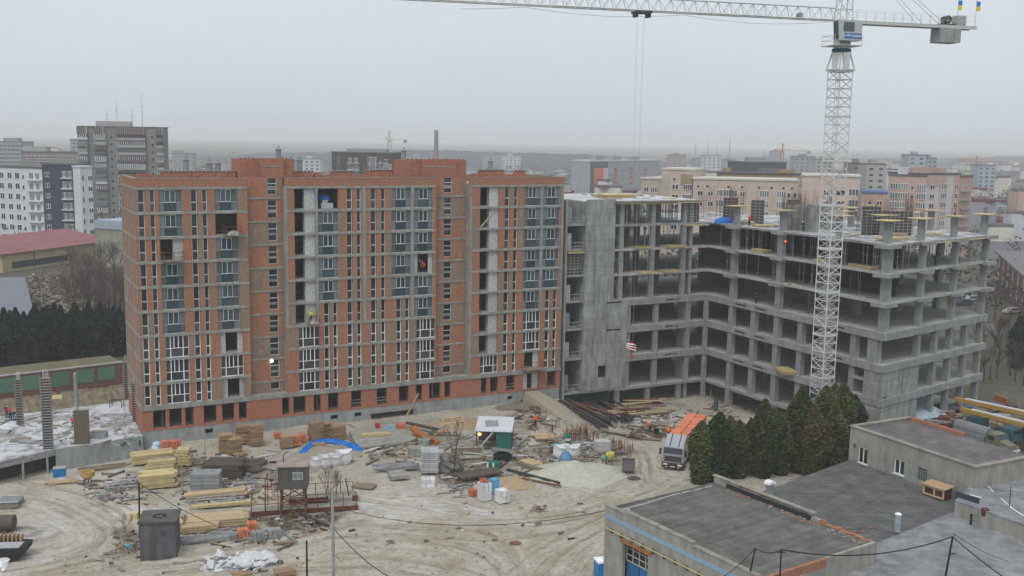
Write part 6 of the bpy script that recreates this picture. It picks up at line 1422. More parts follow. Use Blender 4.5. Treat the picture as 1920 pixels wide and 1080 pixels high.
# rusty trough, table frame, wooden fence, covered machine
t = thing('rusty_trough', 'orange rusty steel trough lying diagonally in the yard', 'trough', GG(798, 828), -.75)
ob('trough', MB().yprism([(-2.6, 1.3), (-1.6, .5), (.5, .15), (2.4, .0), (2.4, .5), (.6, .65), (-1.3, 1.0), (-2.3, 1.6)], -.45, .45).mesh('trough', RUSTO), t); ob('rim', MB().box(-1.5, 2.3, -.5, -.452, .6, .72).mesh('rim', RUST), t)
boards(792, 815, 5.0, .5, .3, -.6, PLY, 'dark beam leaning across the rusty trough', 1, 2, 'timber_beam', 'beam', .9)
t = thing('window_trestle', 'square yellowish timber frame leaning behind the trough', 'timber frame', GG(857, 802), .5)
m = MB().holes(-1.5, 1.5, 0, 2.0, -.06, .06, [(-1.35, -.08, .15, .92), (.08, 1.35, .15, .92), (-1.35, -.08, 1.08, 1.85), (.08, 1.35, 1.08, 1.85)]); ob('frame', m.mesh('frame', WOOD), t, rot=(-1.1, 0, 0))
t = thing('plank_fence', 'long low box of dark vertical boards before the shelter', 'board screen', GG(875, 852), .2)
for i in range(20): ob('board', MB().box(-1.9 + i * .19, -1.74 + i * .19, -.05, .05, 0, 1.0 + R.uniform(-.1, .1)).mesh('board', WOODO), t)
ob('rail', MB().box(-2.0, 2.0, -.14, -.06, .85, .95).mesh('rail', BLOCK), t)
t = thing('covered_cart', 'black wheeled compressor under a sloping grey sheet', 'compressor', GG(943, 864), -.2)
ob('body', MB().blob((0, 0, .65), 1.2, .65, .5, 10, 5, .1).mesh('body', BLACK), t); ob('cover', MB().rbox((0, 0, 1.35), (2.7, 1.9, .06), 0, -.15, .05).mesh('cover', plain('grey_sheet', (.2, .21, .21), .6)), t)
for x in (-.7, .7): ob('wheel', MB().tube((x, -.75, .35), (x, -.55, .35), .35, 12).mesh('wheel', BLACK), t)
ob('drawbar', MB().tube((1.0, 0, .4), (3.2, -.6, .15), .05).mesh('db', RUST), t)
# open shelter with white roof
t = thing('work_shelter', 'open work shelter with sloping white sheet roof and green side wall', 'shelter', GG(926, 842), -.05)
ob('roof', MB().rbox((0, 1.6, 2.75), (4.6, 4.9, .08), 0, .12, .0).mesh('roof', plain('pale_roof_sheet', (.5, .51, .54), .4, .12)), t)
ob('roof_patch', MB().rbox((-.4, 1.6, 2.83), (1.6, 1.9, .03), .1, .12).mesh('rp', STEEL), t)
for x, y in ((-2.1, -.6), (2.1, -.6), (-2.1, 3.6), (2.1, 3.6), (0, -.6)): ob('post', MB().box(x - .07, x + .07, y - .07, y + .07, 0, 2.55 if y < 0 else 3.0).mesh('post', DKSTEEL), t)
ob('side_panel', MB().box(.3, 2.15, -.68, -.6, .2, 2.3).mesh('sp', GREEN), t); ob('side_panel', MB().box(2.18, 2.24, -.6, 3.5, .2, 2.4).mesh('sp', PLY), t); ob('back_panel', MB().box(-2.1, 2.1, 3.65, 3.72, 0, 2.9).mesh('bkp', PLY), t)
ob('brace', MB().tube((-1.9, -.8, .1), (-.1, -.7, 2.3), .12, 4).mesh('brace', BLOCK), t)
_g = bpy.data.materials.new('warm_lamp'); _g.use_nodes = True; _p = _g.node_tree.nodes['Principled BSDF']; _p.inputs['Emission Color'].default_value = (1, .3, .05, 1); _p.inputs['Emission Strength'].default_value = 5
ob('lit_lamp', MB().blob((-1.75, -.55, 2.0), .22, .15, .2, 8, 5, 0).mesh('ll', _g), t, label='lamp glowing orange under the roof')
# cabin on lattice legs with its platform
t = thing('elevated_cabin', 'weathered grey sheet metal cabin raised on rusty lattice legs', 'cabin', GG(550, 968), .12)
ob('body', MB().box(-1.35, 1.55, -1.1, 1.1, 3.2, 5.5).mesh('body', plain('weathered_cabin', (.12, .115, .11), .7, .35, 2, streak=True)), t)
m = MB()
for i in range(15): m.box(-1.33 + i * .19, -1.28 + i * .19, -1.13, -1.101, 3.2, 5.45)
ob('wall_ribs', m.mesh('ribs', plain('cabin_rib', (.08, .078, .075))), t)
ob('roof', MB().rbox((0.05, 0, 5.66), (3.2, 2.5, .1), 0, .1).mesh('roof', plain('cabin_roof', (.3, .24, .22), .6, .4, 1)), t)
f = ob('window', MB().holes(.1, 1.1, 4.2, 4.95, -1.16, -1.12, [(.17, .58, 4.27, 4.88), (.65, 1.03, 4.27, 4.88)]).mesh('wf', BLOCK), t); ob('pane', MB().box(.15, 1.05, -1.14, -1.125, 4.25, 4.9).mesh('pane', GLG), f)
f = ob('window', MB().box(-1.40, -1.352, -.75, .0, 4.1, 5.0).mesh('wl', BLOCK), t); ob('door', MB().box(-1.42, -1.352, .1, .9, 3.3, 5.1).mesh('door', STEEL), t)
m = MB()
C4 = [(-1.2, -.95), (1.3, -.95), (1.3, .95), (-1.2, .95)]
for i, (x, y) in enumerate(C4):
    m.tube((x, y, 0), (x * .9, y * .9, 3.2), .08); x2, y2 = C4[(i + 1) % 4]; m.tube((x, y, .1), (x2 * .92, y2 * .92, 1.6), .05).tube((x2, y2, .1), (x * .92, y * .92, 1.6), .05).tube((x, y, 1.6), (x2, y2, 3.0), .05).tube((x2, y2, 1.6), (x, y, 3.0), .05).tube((x, y, 1.6), (x2, y2, 1.6), .05)
ob('lattice_legs', m.mesh('legs', RUST), t)
m = MB().path([(-1.4, -1.0, 3.2), (-2.6, -1.0, 3.2), (-2.6, .9, 3.2)], .05).path([(-1.4, -1.0, 4.3), (-2.6, -1.0, 4.3), (-2.6, .9, 4.3)], .04)
for x, y in ((-2.6, -1), (-2.6, .9), (-2.0, -1)): m.tube((x, y, .2 if x < -2.5 else 3.2), (x, y, 4.3), .04)
ob('side_landing', m.mesh('sl', RUST), t); ob('mast', MB().path([(-.9, 0, 5.7), (-.9, 0, 6.4), (-.6, 0, 6.7), (-.3, 0, 6.7)], .05).mesh('mast', DKSTEEL), t)
t = thing('washing_platform', 'long concrete platform with rusty railings under the raised cabin', 'platform', GG(533, 960), .23)
ob('slab', MB().box(-3.3, 7.4, -1.0, .2, .35, .6).mesh('slab', CONL), t); ob('slab', MB().box(.5, 7.6, 1.8, 3.2, .45, .7).mesh('slab', CONL), t)
ob('edge_beam', MB().box(-3.3, 7.4, -1.1, -1.0, .15, .6).box(.5, 7.6, 1.65, 1.78, .2, .7).mesh('eb', plain('red_brown_steel', (.14, .045, .03), .8)), t)
m = MB()
for x in [-3.2 + i * 1.3 for i in range(9)]: m.tube((x, -1.0, .6), (x, -1.0, 2.0), .045).tube((x, 3.1, .6), (x, 3.1, 1.8), .045)
for z in (1.3, 2.0): m.tube((-3.2, -1.0, z), (7.2, -1.0, z), .035)
m.tube((-3.2, 3.1, 1.8), (7.2, 3.1, 1.8), .035).tube((-3.25, -1, .6), (-3.25, 2, .6), .04).tube((-3.25, -1, 2), (-3.25, .2, 2), .04)
ob('railing', m.mesh('railing', RUST), t)
stack_thing('concrete_box', 'pale concrete box with brown front right of the lamp post', 'box', 638, 948, None, [('box', MB().box(-1.2, 1.2, -.5, .5, .1, 1.0), CONL), ('front', MB().box(-1.2, 1.2, -.58, -.502, .05, .5), RUST), ('post', MB().tube((.9, 0, 1), (.6, .3, 2.8), .06), DKSTEEL)], .25)
boards(578, 975, 6.5, .3, .3, -.75, DKSTEEL, 'thin dark beam on the ground running from the cabin legs to the road', 1, 2, 'steel_beam', 'beam', jit=1)
# metal bin and spray machine right of the green sand
t = thing('metal_bin', 'small dark wheeled metal bin standing alone on the pale yard', 'bin', GG(1178, 885), -.1)
ob('body', MB().holes(-.75, .75, .35, 1.5, -.65, -.58, []).box(-.75, -.68, -.579, .65, .35, 1.5).box(.68, .75, -.579, .65, .35, 1.5).box(-.679, .679, .58, .65, .35, 1.5).box(-.679, .679, -.579, .579, .35, .45).mesh('body', plain('bin_dark', (.12, .115, .12), .6)), t)
ob('leg', MB().tube((0, 0, 0), (0, 0, .35), .3, 8).mesh('leg', WOODO), t)
t = thing('plaster_machine', 'yellow and green plaster machine on thin dark legs', 'plaster machine', GG(1138, 872), .2)
ob('hopper', MB().lathe([(.2, .6), (.55, 1.2), (.55, 1.5), (.48, 1.5), (.3, 1.1)], 8).mesh('hopper', plain('machine_yellow', (.5, .42, .12), .5)), t, (.35, 0, 0)); ob('motor', MB().blob((-.45, 0, .95), .4, .3, .35, 8, 5, .1).mesh('motor', plain('machine_green', (.1, .3, .22), .5)), t)
ob('frame', MB().tube((-.7, -.3, 0), (-.4, 0, .9), .04).tube((.7, -.3, 0), (.3, 0, .9), .04).tube((0, .4, 0), (0, 0, .9), .04).tube((-.7, 0, .5), (.7, 0, .5), .04).mesh('frame', DKSTEEL), t)
stack_thing('slatted_crate', 'dark green crate with pale lining beside the dark plywood', 'crate', 926, 880, None, [('crate', MB().box(-.8, .8, -.5, .5, .1, .9), GREEN), ('slat', MB().box(-.7, -.5, -.56, -.502, .1, .95).box(0, .2, -.56, -.502, .1, .95), WSACK)], -.3)
tag(ob('valve_wheel', MB().tube((0, 0, 0), (0, 0, .9), .08, 5).rbox((0, 0, .1), (1.2, .2, .12), .3).mesh('vw', RUST), None, GG(907, 868)), 'small rusty post with foot plate before the shelter', 'post')
tag(ob('concrete_ring', MB().lathe([(.75, 0), (.8, .9), (.6, 1.0), (.55, .3)], 12).mesh('cr', CONL), None, GG(795, 836)), 'round brownish concrete ring at the end of the rusty trough', 'concrete ring')
tag(ob('gravel_pile', MB().blob((0, 0, 0), 1.9, 1.6, 1.9, 12, 6, .2, half=True).mesh('gp', plain('rubble_grey', (.2, .19, .17), .95, .4, 3)), None, GG(838, 880)), 'grey rubble pile right of the pale panel stack', 'rubble')
tag(ob('stone_slab', MB().box(-1, 1, -.8, .8, 0, .9).mesh('ss', CONL), None, GG(781, 852), .2), 'white grey block behind the pale panel stack', 'block')
tag(ob('manhole', MB().lathe([(.55, 0), (.55, .06), (.3, .08)], 12).mesh('mh', RUST), None, GG(966, 1019)), 'brown manhole cover in the road', 'manhole')
tag(ob('manhole', MB().lathe([(.75, 0), (.75, .05)], 12).mesh('mh', DKSTEEL), None, GG(1189, 897)), 'dark drain cover behind the bin', 'manhole')
# ramp to the entrance
r0_, r1_ = LB(54.2, -.2, 1.6), GG(1078, 786); d = r1_ - r0_; sd = Vector((-d.y, d.x, 0)).normalized()
m = MB(); a, b_, c, e = r0_ + sd * 1.1, r0_ - sd * 1.1, r1_ - sd * 1.8, r1_ + sd * 1.8
lo = lambda v: (v.x, v.y, -1.0)
m.add([tuple(a), tuple(b_), tuple(c), tuple(e), lo(a + sd * .8), lo(b_ - sd * .8), lo(c), lo(e)], [(0, 1, 2, 3)[::-1], (0, 3, 7, 4)[::-1], (1, 5, 6, 2)[::-1], (2, 6, 7, 3)[::-1]])
rmp = tag(ob('earth_ramp', m.mesh('earth_ramp', SAND)), 'pale earth ramp with thin rail rising to the block entrance', 'ramp')
m = MB()
for i in range(5): p = r0_.lerp(r1_, i / 5) + sd * 1.0; m.tube(p, p + Vector((0, 0, 1)), .03)
p = r0_ + sd * 1.0; q_ = r0_.lerp(r1_, .8) + sd * 1.0; m.tube(p + Vector((0, 0, 1)), q_ + Vector((0, 0, 1)), .03); ob('railing', m.mesh('railing', WOODO), rmp)
# mixed litter, nobody could count it
m = MB(); q = random.Random(99); MT = [WOODO, WOOD, STEEL, RUST, PLY, WSACK, CONP, MUD]
for (x0, x1, y0, y1, n, s_) in ((640, 870, 790, 880, 240, 1), (860, 1060, 790, 915, 250, 1), (1000, 1180, 800, 880, 200, .9), (270, 560, 840, 960, 260, .9), (150, 300, 880, 960, 90, .9), (330, 560, 985, 1030, 130, .8), (1150, 1330, 760, 830, 130, .9),
                              (950, 1060, 745, 800, 110, .9), (820, 960, 880, 940, 120, .7), (0, 640, 1040, 1080, 30, .4), (560, 1250, 900, 1060, 60, .25), (200, 300, 990, 1050, 60, .6), (490, 640, 960, 1000, 80, .5), (1240, 1450, 745, 800, 70, .8)):
    for i in range(int(n * .9)):
        P = GG(q.triangular(x0, x1), q.triangular(y0, y1)); L = q.choice((.2, .3, .5, .9, 1.8, 2.8)) * s_
        m.rbox((P.x, P.y, P.z + .06 + q.uniform(0, .15)), (L, q.uniform(.08, .3), q.uniform(.04, .2)), q.uniform(-.9, 1.2), q.uniform(-.15, .15), q.uniform(-.08, .08), mi=q.choice((0, 0, 0, 1, 2, 2, 3, 4, 4, 5, 6, 6, 7)))
ob('site_litter', m.mesh('site_litter', MT), None, kind='stuff')
m = MB()
for i in range(1500):
    u, v = q.uniform(-50, 1400), q.uniform(760, 1085); P = GG(u, v); m.rbox((P.x, P.y, P.z + .02), (q.uniform(.05, .22), q.uniform(.05, .18), q.uniform(.04, .12)), q.uniform(0, 3), mi=q.randrange(3))
ob('stones', m.mesh('stones', [plain('stone_grey', (.3, .29, .27), .9), plain('stone_pale', (.42, .4, .36), .9), SAND]), None, kind='stuff')
m = MB()
for (px, py, rr_, n) in ((520, 975, 3.4, 90), (560, 985, 2.5, 60), (235, 1020, 2, 40), (860, 905, 3, 90), (945, 905, 2, 40), (330, 1010, 1.6, 40), (620, 965, 2, 50), (745, 885, 2, 30)):
    c = GG(px, py)
    for i in range(n): a, r_ = q.uniform(0, 6.28), rr_ * q.random() ** .5; p = c + Vector((r_ * math.cos(a), r_ * math.sin(a), 0)); m.tube(p, p + Vector((q.uniform(-.3, .3), q.uniform(-.3, .3), q.uniform(.2, .9))), .02, 3, r2=.005)
ob('dry_weeds', m.mesh('dry_weeds', [plain('dry_stems', (.2, .16, .09), .9)]), None, kind='stuff')

# ================================================================== PEOPLE
def person(P, face, vest, pants, pose, label, helmet=None, h=1.75, vname='vest'):
    t = thing('person', label, 'person', P, face)
    if pose == 'crouch': J = dict(pel=(0, -.25, .42), sp=(0, -.1, .68), ch=(0, .1, .92), nk=(0, .22, 1.05), kl=(-.16, .2, .5), kr=(.16, .2, .5), fl=(-.16, .02, .06), fr=(.16, .02, .06), el=(-.26, .25, .72), er=(.26, .25, .72), hl=(-.14, .5, .55), hr=(.14, .5, .55), hd=(0, .33, 1.18))
    elif pose == 'bend': J = dict(pel=(0, -.1, .92), sp=(0, .05, 1.08), ch=(0, .3, 1.25), nk=(0, .42, 1.32), kl=(-.12, 0, .5), kr=(.12, .02, .5), fl=(-.14, -.05, .06), fr=(.14, -.05, .06), el=(-.26, .4, .98), er=(.26, .4, .98), hl=(-.15, .55, .75), hr=(.15, .55, .75), hd=(0, .52, 1.42))
    else:
        b_ = .3 if pose == 'reach' else .12
        J = dict(pel=(0, 0, .95), sp=(0, 0, 1.12), ch=(0, 0, 1.36), nk=(0, .01, 1.5), kl=(-.11, .02, .5), kr=(.12, .03, .5), fl=(-.12, 0, .06), fr=(.14, .02, .06), el=(-.27, -.02, 1.15), er=(.27, .0, 1.15), hl=(-.25, b_, .98), hr=(.24, b_ + .1, 1.05), hd=(0, .03, 1.64))
    k = h / 1.75
    names = ['pel', 'sp', 'ch', 'nk', 'kl', 'fl', 'kr', 'fr', 'sl', 'el', 'hl', 'sr', 'er', 'hr', 'tl', 'tr', 'hd']
    c = Vector(J['ch']); J['sl'] = tuple(c + Vector((-.19, 0, .06))); J['sr'] = tuple(c + Vector((.19, 0, .06)))
    J['tl'] = tuple(Vector(J['fl']) + Vector((0, .16, -.03))); J['tr'] = tuple(Vector(J['fr']) + Vector((0, .16, -.03)))
    ra = dict(pel=.15, sp=.14, ch=.16, nk=.06, kl=.085, fl=.06, kr=.085, fr=.06, sl=.075, el=.055, hl=.042, sr=.075, er=.055, hr=.042, tl=.045, tr=.045, hd=.1)
    ed = [('pel', 'sp'), ('sp', 'ch'), ('ch', 'nk'), ('pel', 'kl'), ('kl', 'fl'), ('fl', 'tl'), ('pel', 'kr'), ('kr', 'fr'), ('fr', 'tr'), ('ch', 'sl'), ('sl', 'el'), ('el', 'hl'), ('ch', 'sr'), ('sr', 'er'), ('er', 'hr'), ('nk', 'hd')]
    me = bpy.data.meshes.new('body'); me.from_pydata([Vector(J[n]) * k for n in names], [(names.index(a), names.index(b)) for a, b in ed], [])
    o = bpy.data.objects.new('tmp', me); col.objects.link(o); md = o.modifiers.new('s', 'SKIN')
    for i, n in enumerate(names):
        sv = me.skin_vertices[0].data[i]; sv.radius = (ra[n] * k, ra[n] * k * (.8 if n in ('pel', 'sp', 'ch') else 1)); sv.use_root = (n == 'pel')
    o.modifiers.new('u', 'SUBSURF').levels = 1
    bpy.context.view_layer.update()
    bm = bpy.data.meshes.new_from_object(o.evaluated_get(bpy.context.evaluated_depsgraph_get())); bpy.data.objects.remove(o)
    bm.materials.clear(); [bm.materials.append(x) for x in (pants, vest, SKIN, BLACK)]
    P2 = {n: Vector(J[n]) * k for n in names}
    for f in bm.polygons:
        n = min(names, key=lambda a: (P2[a] - f.center).length); f.material_index = {'pel': 0, 'kl': 0, 'kr': 0, 'fl': 3, 'fr': 3, 'tl': 3, 'tr': 3, 'hl': 2, 'hr': 2, 'hd': 2, 'nk': 2}.get(n, 1)
    bm.shade_smooth(); ob('body', bm, t)
    hd = P2['hd']
    ob('helmet', MB().blob(tuple(hd + Vector((0, -.01, .06))), .13 * k, .14 * k, .12 * k, 10, 5, 0, half=True).mesh('helmet', helmet or ORV), t)
    fm = MB().blob(tuple(hd + Vector((0, .1, -.01)) * k), .02, .03, .025, 6, 4, 0)
    for s_ in (-1, 1): fm.blob(tuple(hd + Vector((s_ * .04, .095, .02)) * k), .014, .01, .012, 5, 3, 0, 1).blob(tuple(hd + Vector((s_ * .1, 0, 0)) * k), .015, .025, .035, 5, 3, 0)
    fm.blob(tuple(hd + Vector((0, .095, -.05)) * k), .025, .008, .008, 5, 3, 0, 1)
    ob('face', fm.mesh('face', [SKIN, BLACK]), t); return t
person(GG(1004, 801), 2.4, ORV, NAVY, 'stand', 'worker in orange vest and dark blue trousers standing on the pale yard', BLACK)
person(GG(1218, 811), 1.2, ORV, NAVY, 'bend', 'worker in orange vest bending over planks left of the truck')
person(GG(1253, 824), -.3, ORV, BLACK, 'stand', 'worker in orange vest behind the truck cab', None, 1.8)
person(LR(27.4, -8.0, 25.6), 2.0, REDJ, BLACK, 'stand', 'worker in red jacket on the snowy top deck', REDJ)
person(LR(28.6, -18.3, 25.6), 2.6, NAVY, NAVY, 'bend', 'worker in dark blue on the top deck left of the crane mast', WSACK)
person(LR(27.2, -10.6, 14.2), 1.8, BLACK, BLACK, 'stand', 'dark clothed worker on a middle floor of the concrete frame', BLACK)
person(LR(*EP(19.6, 1.0), 21.92), .6, ORV, NAVY, 'bend', 'worker in orange bending between props on the right end of the frame')
person(LR(*EP(13.4, 1.0), 21.92), .6, BLACK, NAVY, 'bend', 'dark clothed worker at a trestle left of the bending orange one', WSACK)
person(LB(21.3, -.1, 13.9), 3.0, YEV, BLACK, 'stand', 'worker in yellow vest in the open bay of the brick block', YEV)
person(LB(37.6, .6, 19.75), 2.4, ORV, BLACK, 'bend', 'worker in orange in the open bay high on the brick block')
person(LB(36.9, .8, 19.75), 2.8, BLACK, BLACK, 'stand', 'worker in dark clothes and white helmet in the open bay beside the orange one', WSACK)
person(G(20, 786, DZ), 1.0, REDJ, NAVY, 'bend', 'worker with red helmet bending among the group on the frosty deck', REDJ); person(G(27, 789, DZ), 4.0, NAVY, BLUE, 'bend', 'worker in blue with orange helmet on the frosty deck', ORV)
person(G(13, 783, DZ), .5, NAVY, NAVY, 'stand', 'worker in dark blue at the left of the group on the frosty deck', BLACK); person(G(138, 799, DZ), .5, REDJ, BLACK, 'crouch', 'worker in red crouching beside the plywood shutter', REDJ)
person(G(89, 838, DZ), 1.5, NAVY, NAVY, 'crouch', 'worker with red helmet crouching at the deck edge', REDJ)

# ================================================================== TRUCKS
fr_, bk_ = G(1256, 880, 0), G(1337, 790, -1.0); dv = (bk_ - fr_); ta = math.atan2(dv.y, dv.x)   # local +x runs towards the tail
tk = thing('brick_truck', 'silver grey articulated truck loaded with orange brick packs', 'truck', (fr_.x + .3, fr_.y, -.12), ta)
SIL = plain('silver_paint', (.34, .36, .39), .35, .06, 2, .2, .5, rnd=0); DKR = plain('dark_maroon_bumper', (.06, .03, .035), .5, .1, rnd=0)
m = MB(); y0, y1 = -1.25, 1.25
m.yprism([(.05, .95), (0, 1.9), (.12, 2.75), (2.2, 2.75), (2.2, .95)], y0, y1)
ob('cab', m.mesh('cab', SIL), tk)
m = MB(); m.yprism([(.3, 2.752), (1.9, 3.85), (2.2, 3.8), (2.2, 2.752)], -1.12, 1.12); ob('roof_fairing', m.mesh('fairing', SIL), tk)
for y in (-.55, .5): ob('fairing_strip', MB().tube((.33, y, 2.82), (1.9, y, 3.9), .045).mesh('fs', BLACK), tk)
ob('windscreen', MB().add([(-.01, -1.12, 1.98), (-.01, 1.12, 1.98), (.1, 1.1, 2.66), (.1, -1.1, 2.66), (.06, -1.12, 1.98), (.06, 1.12, 1.98), (.16, 1.1, 2.66), (.16, -1.1, 2.66)], [(0, 3, 2, 1), (4, 5, 6, 7), (0, 1, 5, 4), (2, 3, 7, 6), (1, 2, 6, 5), (0, 4, 7, 3)]).mesh('ws', GL), tk)
for s_ in (-1, 1):
    ob('side_window', MB().box(.35, 1.15, s_ * 1.25 - (.02 if s_ > 0 else .02), s_ * 1.25 + .02, 1.9, 2.55).mesh('sw', GL), tk)
    ob('mirror', MB().box(-.15, .05, s_ * 1.5 - .1, s_ * 1.5 + .1, 1.8, 2.5).tube((0, s_ * 1.25, 2.4), (-.05, s_ * 1.45, 2.4), .03).mesh('mirror', BLACK), tk)
    ob('headlight', MB().box(-.12, -.07, s_ * .85 - .25, s_ * .85 + .25, .62, .8).mesh('hl', WSACK), tk)
    ob('fog_light', MB().tube((-.12, s_ * .7, .4), (-.06, s_ * .7, .4), .08, 8).mesh('fl', WSACK), tk)
ob('grille', MB().box(-.05, .0, -1.0, 1.0, 1.0, 1.75).box(-.07, -.051, -1.0, 1.0, 1.1, 1.16).box(-.07, -.051, -1.0, 1.0, 1.3, 1.36).box(-.07, -.051, -1.0, 1.0, 1.5, 1.56).mesh('grille', DKSTEEL), tk)
ob('grille_bar', MB().box(-.1, -.071, -1.15, 1.15, 1.74, 1.84).box(-.1, -.071, -.9, 1.0, .95, 1.04).mesh('gb', SIL), tk)
ob('bumper', MB().yprism([(-.06, .3), (-.09, .55), (-.05, .94), (.6, .94), (.6, .3)], -1.25, 1.25).mesh('bumper', DKR), tk)
ob('number_plate', MB().box(-.13, -.1, -.28, .28, .42, .53).mesh('np', WSACK), tk)
ob('chassis', MB().box(.6, 13.8, -.45, .45, .7, 1.0).mesh('chassis', BLACK), tk)
wh = MB().tube((0, -.16, 0), (0, .16, 0), .5, 16).mesh('wheel', BLACK); hb = MB().tube((0, -.18, 0), (0, .18, 0), .22, 10).mesh('hub', STEEL)
for x in (1.3, 4.3, 10.0, 11.3, 12.6):
    for y in (-1.08, 1.08): w2 = ob('wheel', wh, tk, (x, y, .5)); ob('hub', hb, w2)
ob('trailer_bed', MB().box(2.9, 14.2, -1.27, 1.27, 1.1, 1.3).mesh('bed', RUST), tk); ob('headboard', MB().box(2.72, 2.88, -1.25, 1.25, 1.1, 3.0).mesh('hb', REDJ), tk)
ob('side_board', MB().box(2.9, 14.2, -1.31, -1.272, .9, 1.6).mesh('sb', STEEL), tk); ob('side_board', MB().box(2.9, 14.2, 1.272, 1.31, .9, 1.6).mesh('sb', STEEL), tk)
bp = MB().box(-.52, .52, -.58, .58, 0, 1.05); bpm = bp.mesh('brick_pack', plain('truck_brick', (.62, .2, .11), .85, .15, 6, rnd=.12))
t = thing('brick_load', 'two rows of bright orange brick packs on the truck trailer', 'brick load', (fr_.x + .3, fr_.y, -.12), ta)
for i in range(10):
    for y in (-.62, .62):
        for k in (0, 1): ob('brick_pack', bpm, t, (3.5 + i * 1.09, y + R.uniform(-.03, .03), 1.31 + 1.06 * k), R.uniform(-.02, .02))
def oldtruck(P, rz, lab, tank=True, cabc=None):
    t = thing('old_truck', lab, 'truck', P, rz); cc = cabc or plain('khaki_paint', (.15, .145, .1), .7, .2)
    ob('hood', MB().yprism([(0, .8), (0, 1.35), (1.5, 1.7), (1.5, .8)], -.75, .75).mesh('hood', cc), t)
    ob('cab', MB().yprism([(1.5, .8), (1.5, 1.7), (1.9, 2.3), (3.0, 2.35), (3.1, .8)], -1.1, 1.1).mesh('cab', cc), t); ob('roof', MB().blob((2.45, 0, 2.33), .8, 1.0, .25, 10, 4, 0, half=True).mesh('roof', cc), t)
    ob('windscreen', MB().add([(1.52, -1.0, 1.75), (1.52, 1.0, 1.75), (1.85, 1.0, 2.25), (1.85, -1.0, 2.25), (1.48, -1.0, 1.77), (1.48, 1.0, 1.77), (1.81, 1.0, 2.27), (1.81, -1.0, 2.27)], [(0, 1, 2, 3), (7, 6, 5, 4), (0, 4, 5, 1), (2, 6, 7, 3), (1, 5, 6, 2), (0, 3, 7, 4)]).mesh('ws', GL), t)
    for s_ in (-1, 1): ob('side_window', MB().box(1.95, 2.8, s_ * 1.1 - .02, s_ * 1.1 + .02, 1.6, 2.15).mesh('sw', GL), t); ob('fender', MB().yprism([(-.1, .7), (.1, 1.15), (1.1, 1.2), (1.4, .7)], s_ * .95 - .25, s_ * .95 + .25).mesh('fd', cc), t)
    ob('bumper', MB().box(-.25, -.1, -1.1, 1.1, .55, .8).mesh('bumper', WSACK), t)
    for x in (.6, 5.6, 6.9):
        for y in (-.95, .95): ob('wheel', wh, t, (x, y, .5))
    ob('chassis', MB().box(-.1, 8.6, -.4, .4, .65, .8).mesh('ch', BLACK), t)
    if tank:
        ob('tank', MB().tube((3.4, 0, 1.9), (8.4, 0, 1.9), .85, 18).mesh('tank', plain('tank_grey', (.22, .23, .25), .5, .15)), t); ob('tool_locker', MB().box(3.4, 8.2, -1.2, -.75, .95, 1.7).box(3.4, 8.2, .75, 1.2, .95, 1.7).mesh('tl', MATS['tank_grey']), t)
        ob('rear_pump', MB().box(8.5, 10.5, -.8, .8, .8, 1.0).tube((9, 0, 1), (9.2, 0, 2.4), .15).tube((9.8, .3, 1), (9.4, .3, 2.0), .2).path([(9, -.4, 1), (9.6, -.4, 1.9), (10.3, -.4, 1.1)], .06).mesh('rp', RUST), t)
    return t
th_ = math.atan2((G(1735, 800, 0) - G(1895, 850, 0)).y, (G(1735, 800, 0) - G(1895, 850, 0)).x)
oldtruck(G(1898, 856, 0), th_, 'old khaki tanker truck with grey tank parked behind the annex')
oldtruck(G(1965, 842, 0), th_ + .1, 'dark blue old truck at the right edge beside the tanker', False, plain('dark_navy_truck', (.02, .025, .045), .5))
def cranetruck(px, py, lab, boomc, base, rz, L):
    t = thing('truck_crane', lab, 'truck crane', G(px, py, 0), rz)
    ob('chassis', MB().box(0, 9, -1.2, 1.2, .8, 1.2).mesh('ch', base), t); ob('cab', MB().yprism([(-.2, .8), (-.1, 1.7), (.3, 2.4), (1.8, 2.4), (1.8, .8)], -1.2, 1.2).mesh('cab', base), t)
    ob('crane_cab', MB().box(4.6, 6.4, -1.1, 1.0, 1.25, 2.7).mesh('cc', base), t); ob('boom', MB().box(-2.5, L, -.3, .3, 2.9, 3.4).mesh('boom', boomc), t); ob('boom_top', MB().box(-1.5, L - 1.5, -.22, .22, 3.402, 3.55).mesh('bt', WSACK), t)
    ob('windscreen', MB().box(-.16, -.1, -1.0, 1.0, 1.75, 2.3).mesh('ws', GL), t)
    for x in (1, 5.5, 6.8):
        for y in (-1, 1): ob('wheel', wh, t, (x, y, .5))
    return t
YB = plain('boom_yellow', (.42, .26, .06), .5, .12)
cranetruck(1905, 838, 'truck crane with orange yellow boom and white top, nearest the tanker', YB, plain('teal_body', (.03, .09, .1), .5), th_ + .12, 8)
cranetruck(1915, 818, 'truck crane with long yellow boom in the row farther behind', YB, WOODO, th_ + .2, 9.5)
t = thing('sheet_metal_stack', 'pale blue corrugated sheets heaped behind the annex roof', 'sheet metal', G(1738, 800, 0), .5)
for i in range(5): ob('sheet', MB().rbox((0, i * .7, 1.6 + .25 * i), (6.5, 1.5, .05), .04 * i, .35).mesh('sheet', plain('pale_blue_sheet', (.38, .45, .52), .4)), t)
ob('frame', MB().box(-3, 3, -.3, 3.2, 0, 1.4).mesh('frame', STEEL), t)
m = MB(); q = random.Random(51)
for i in range(150): P = G(q.uniform(1740, 1940), q.uniform(778, 815)); m.rbox((P.x, P.y, q.uniform(.2, 1.6)), (q.uniform(.5, 3), q.uniform(.2, 1), q.uniform(.1, .6)), q.uniform(0, 3), q.uniform(-.3, .3), mi=q.randrange(4))
ob('scrap_yard_litter', m.mesh('scrap', [RUST, DKSTEEL, STEEL, WOODO]), None, kind='stuff')
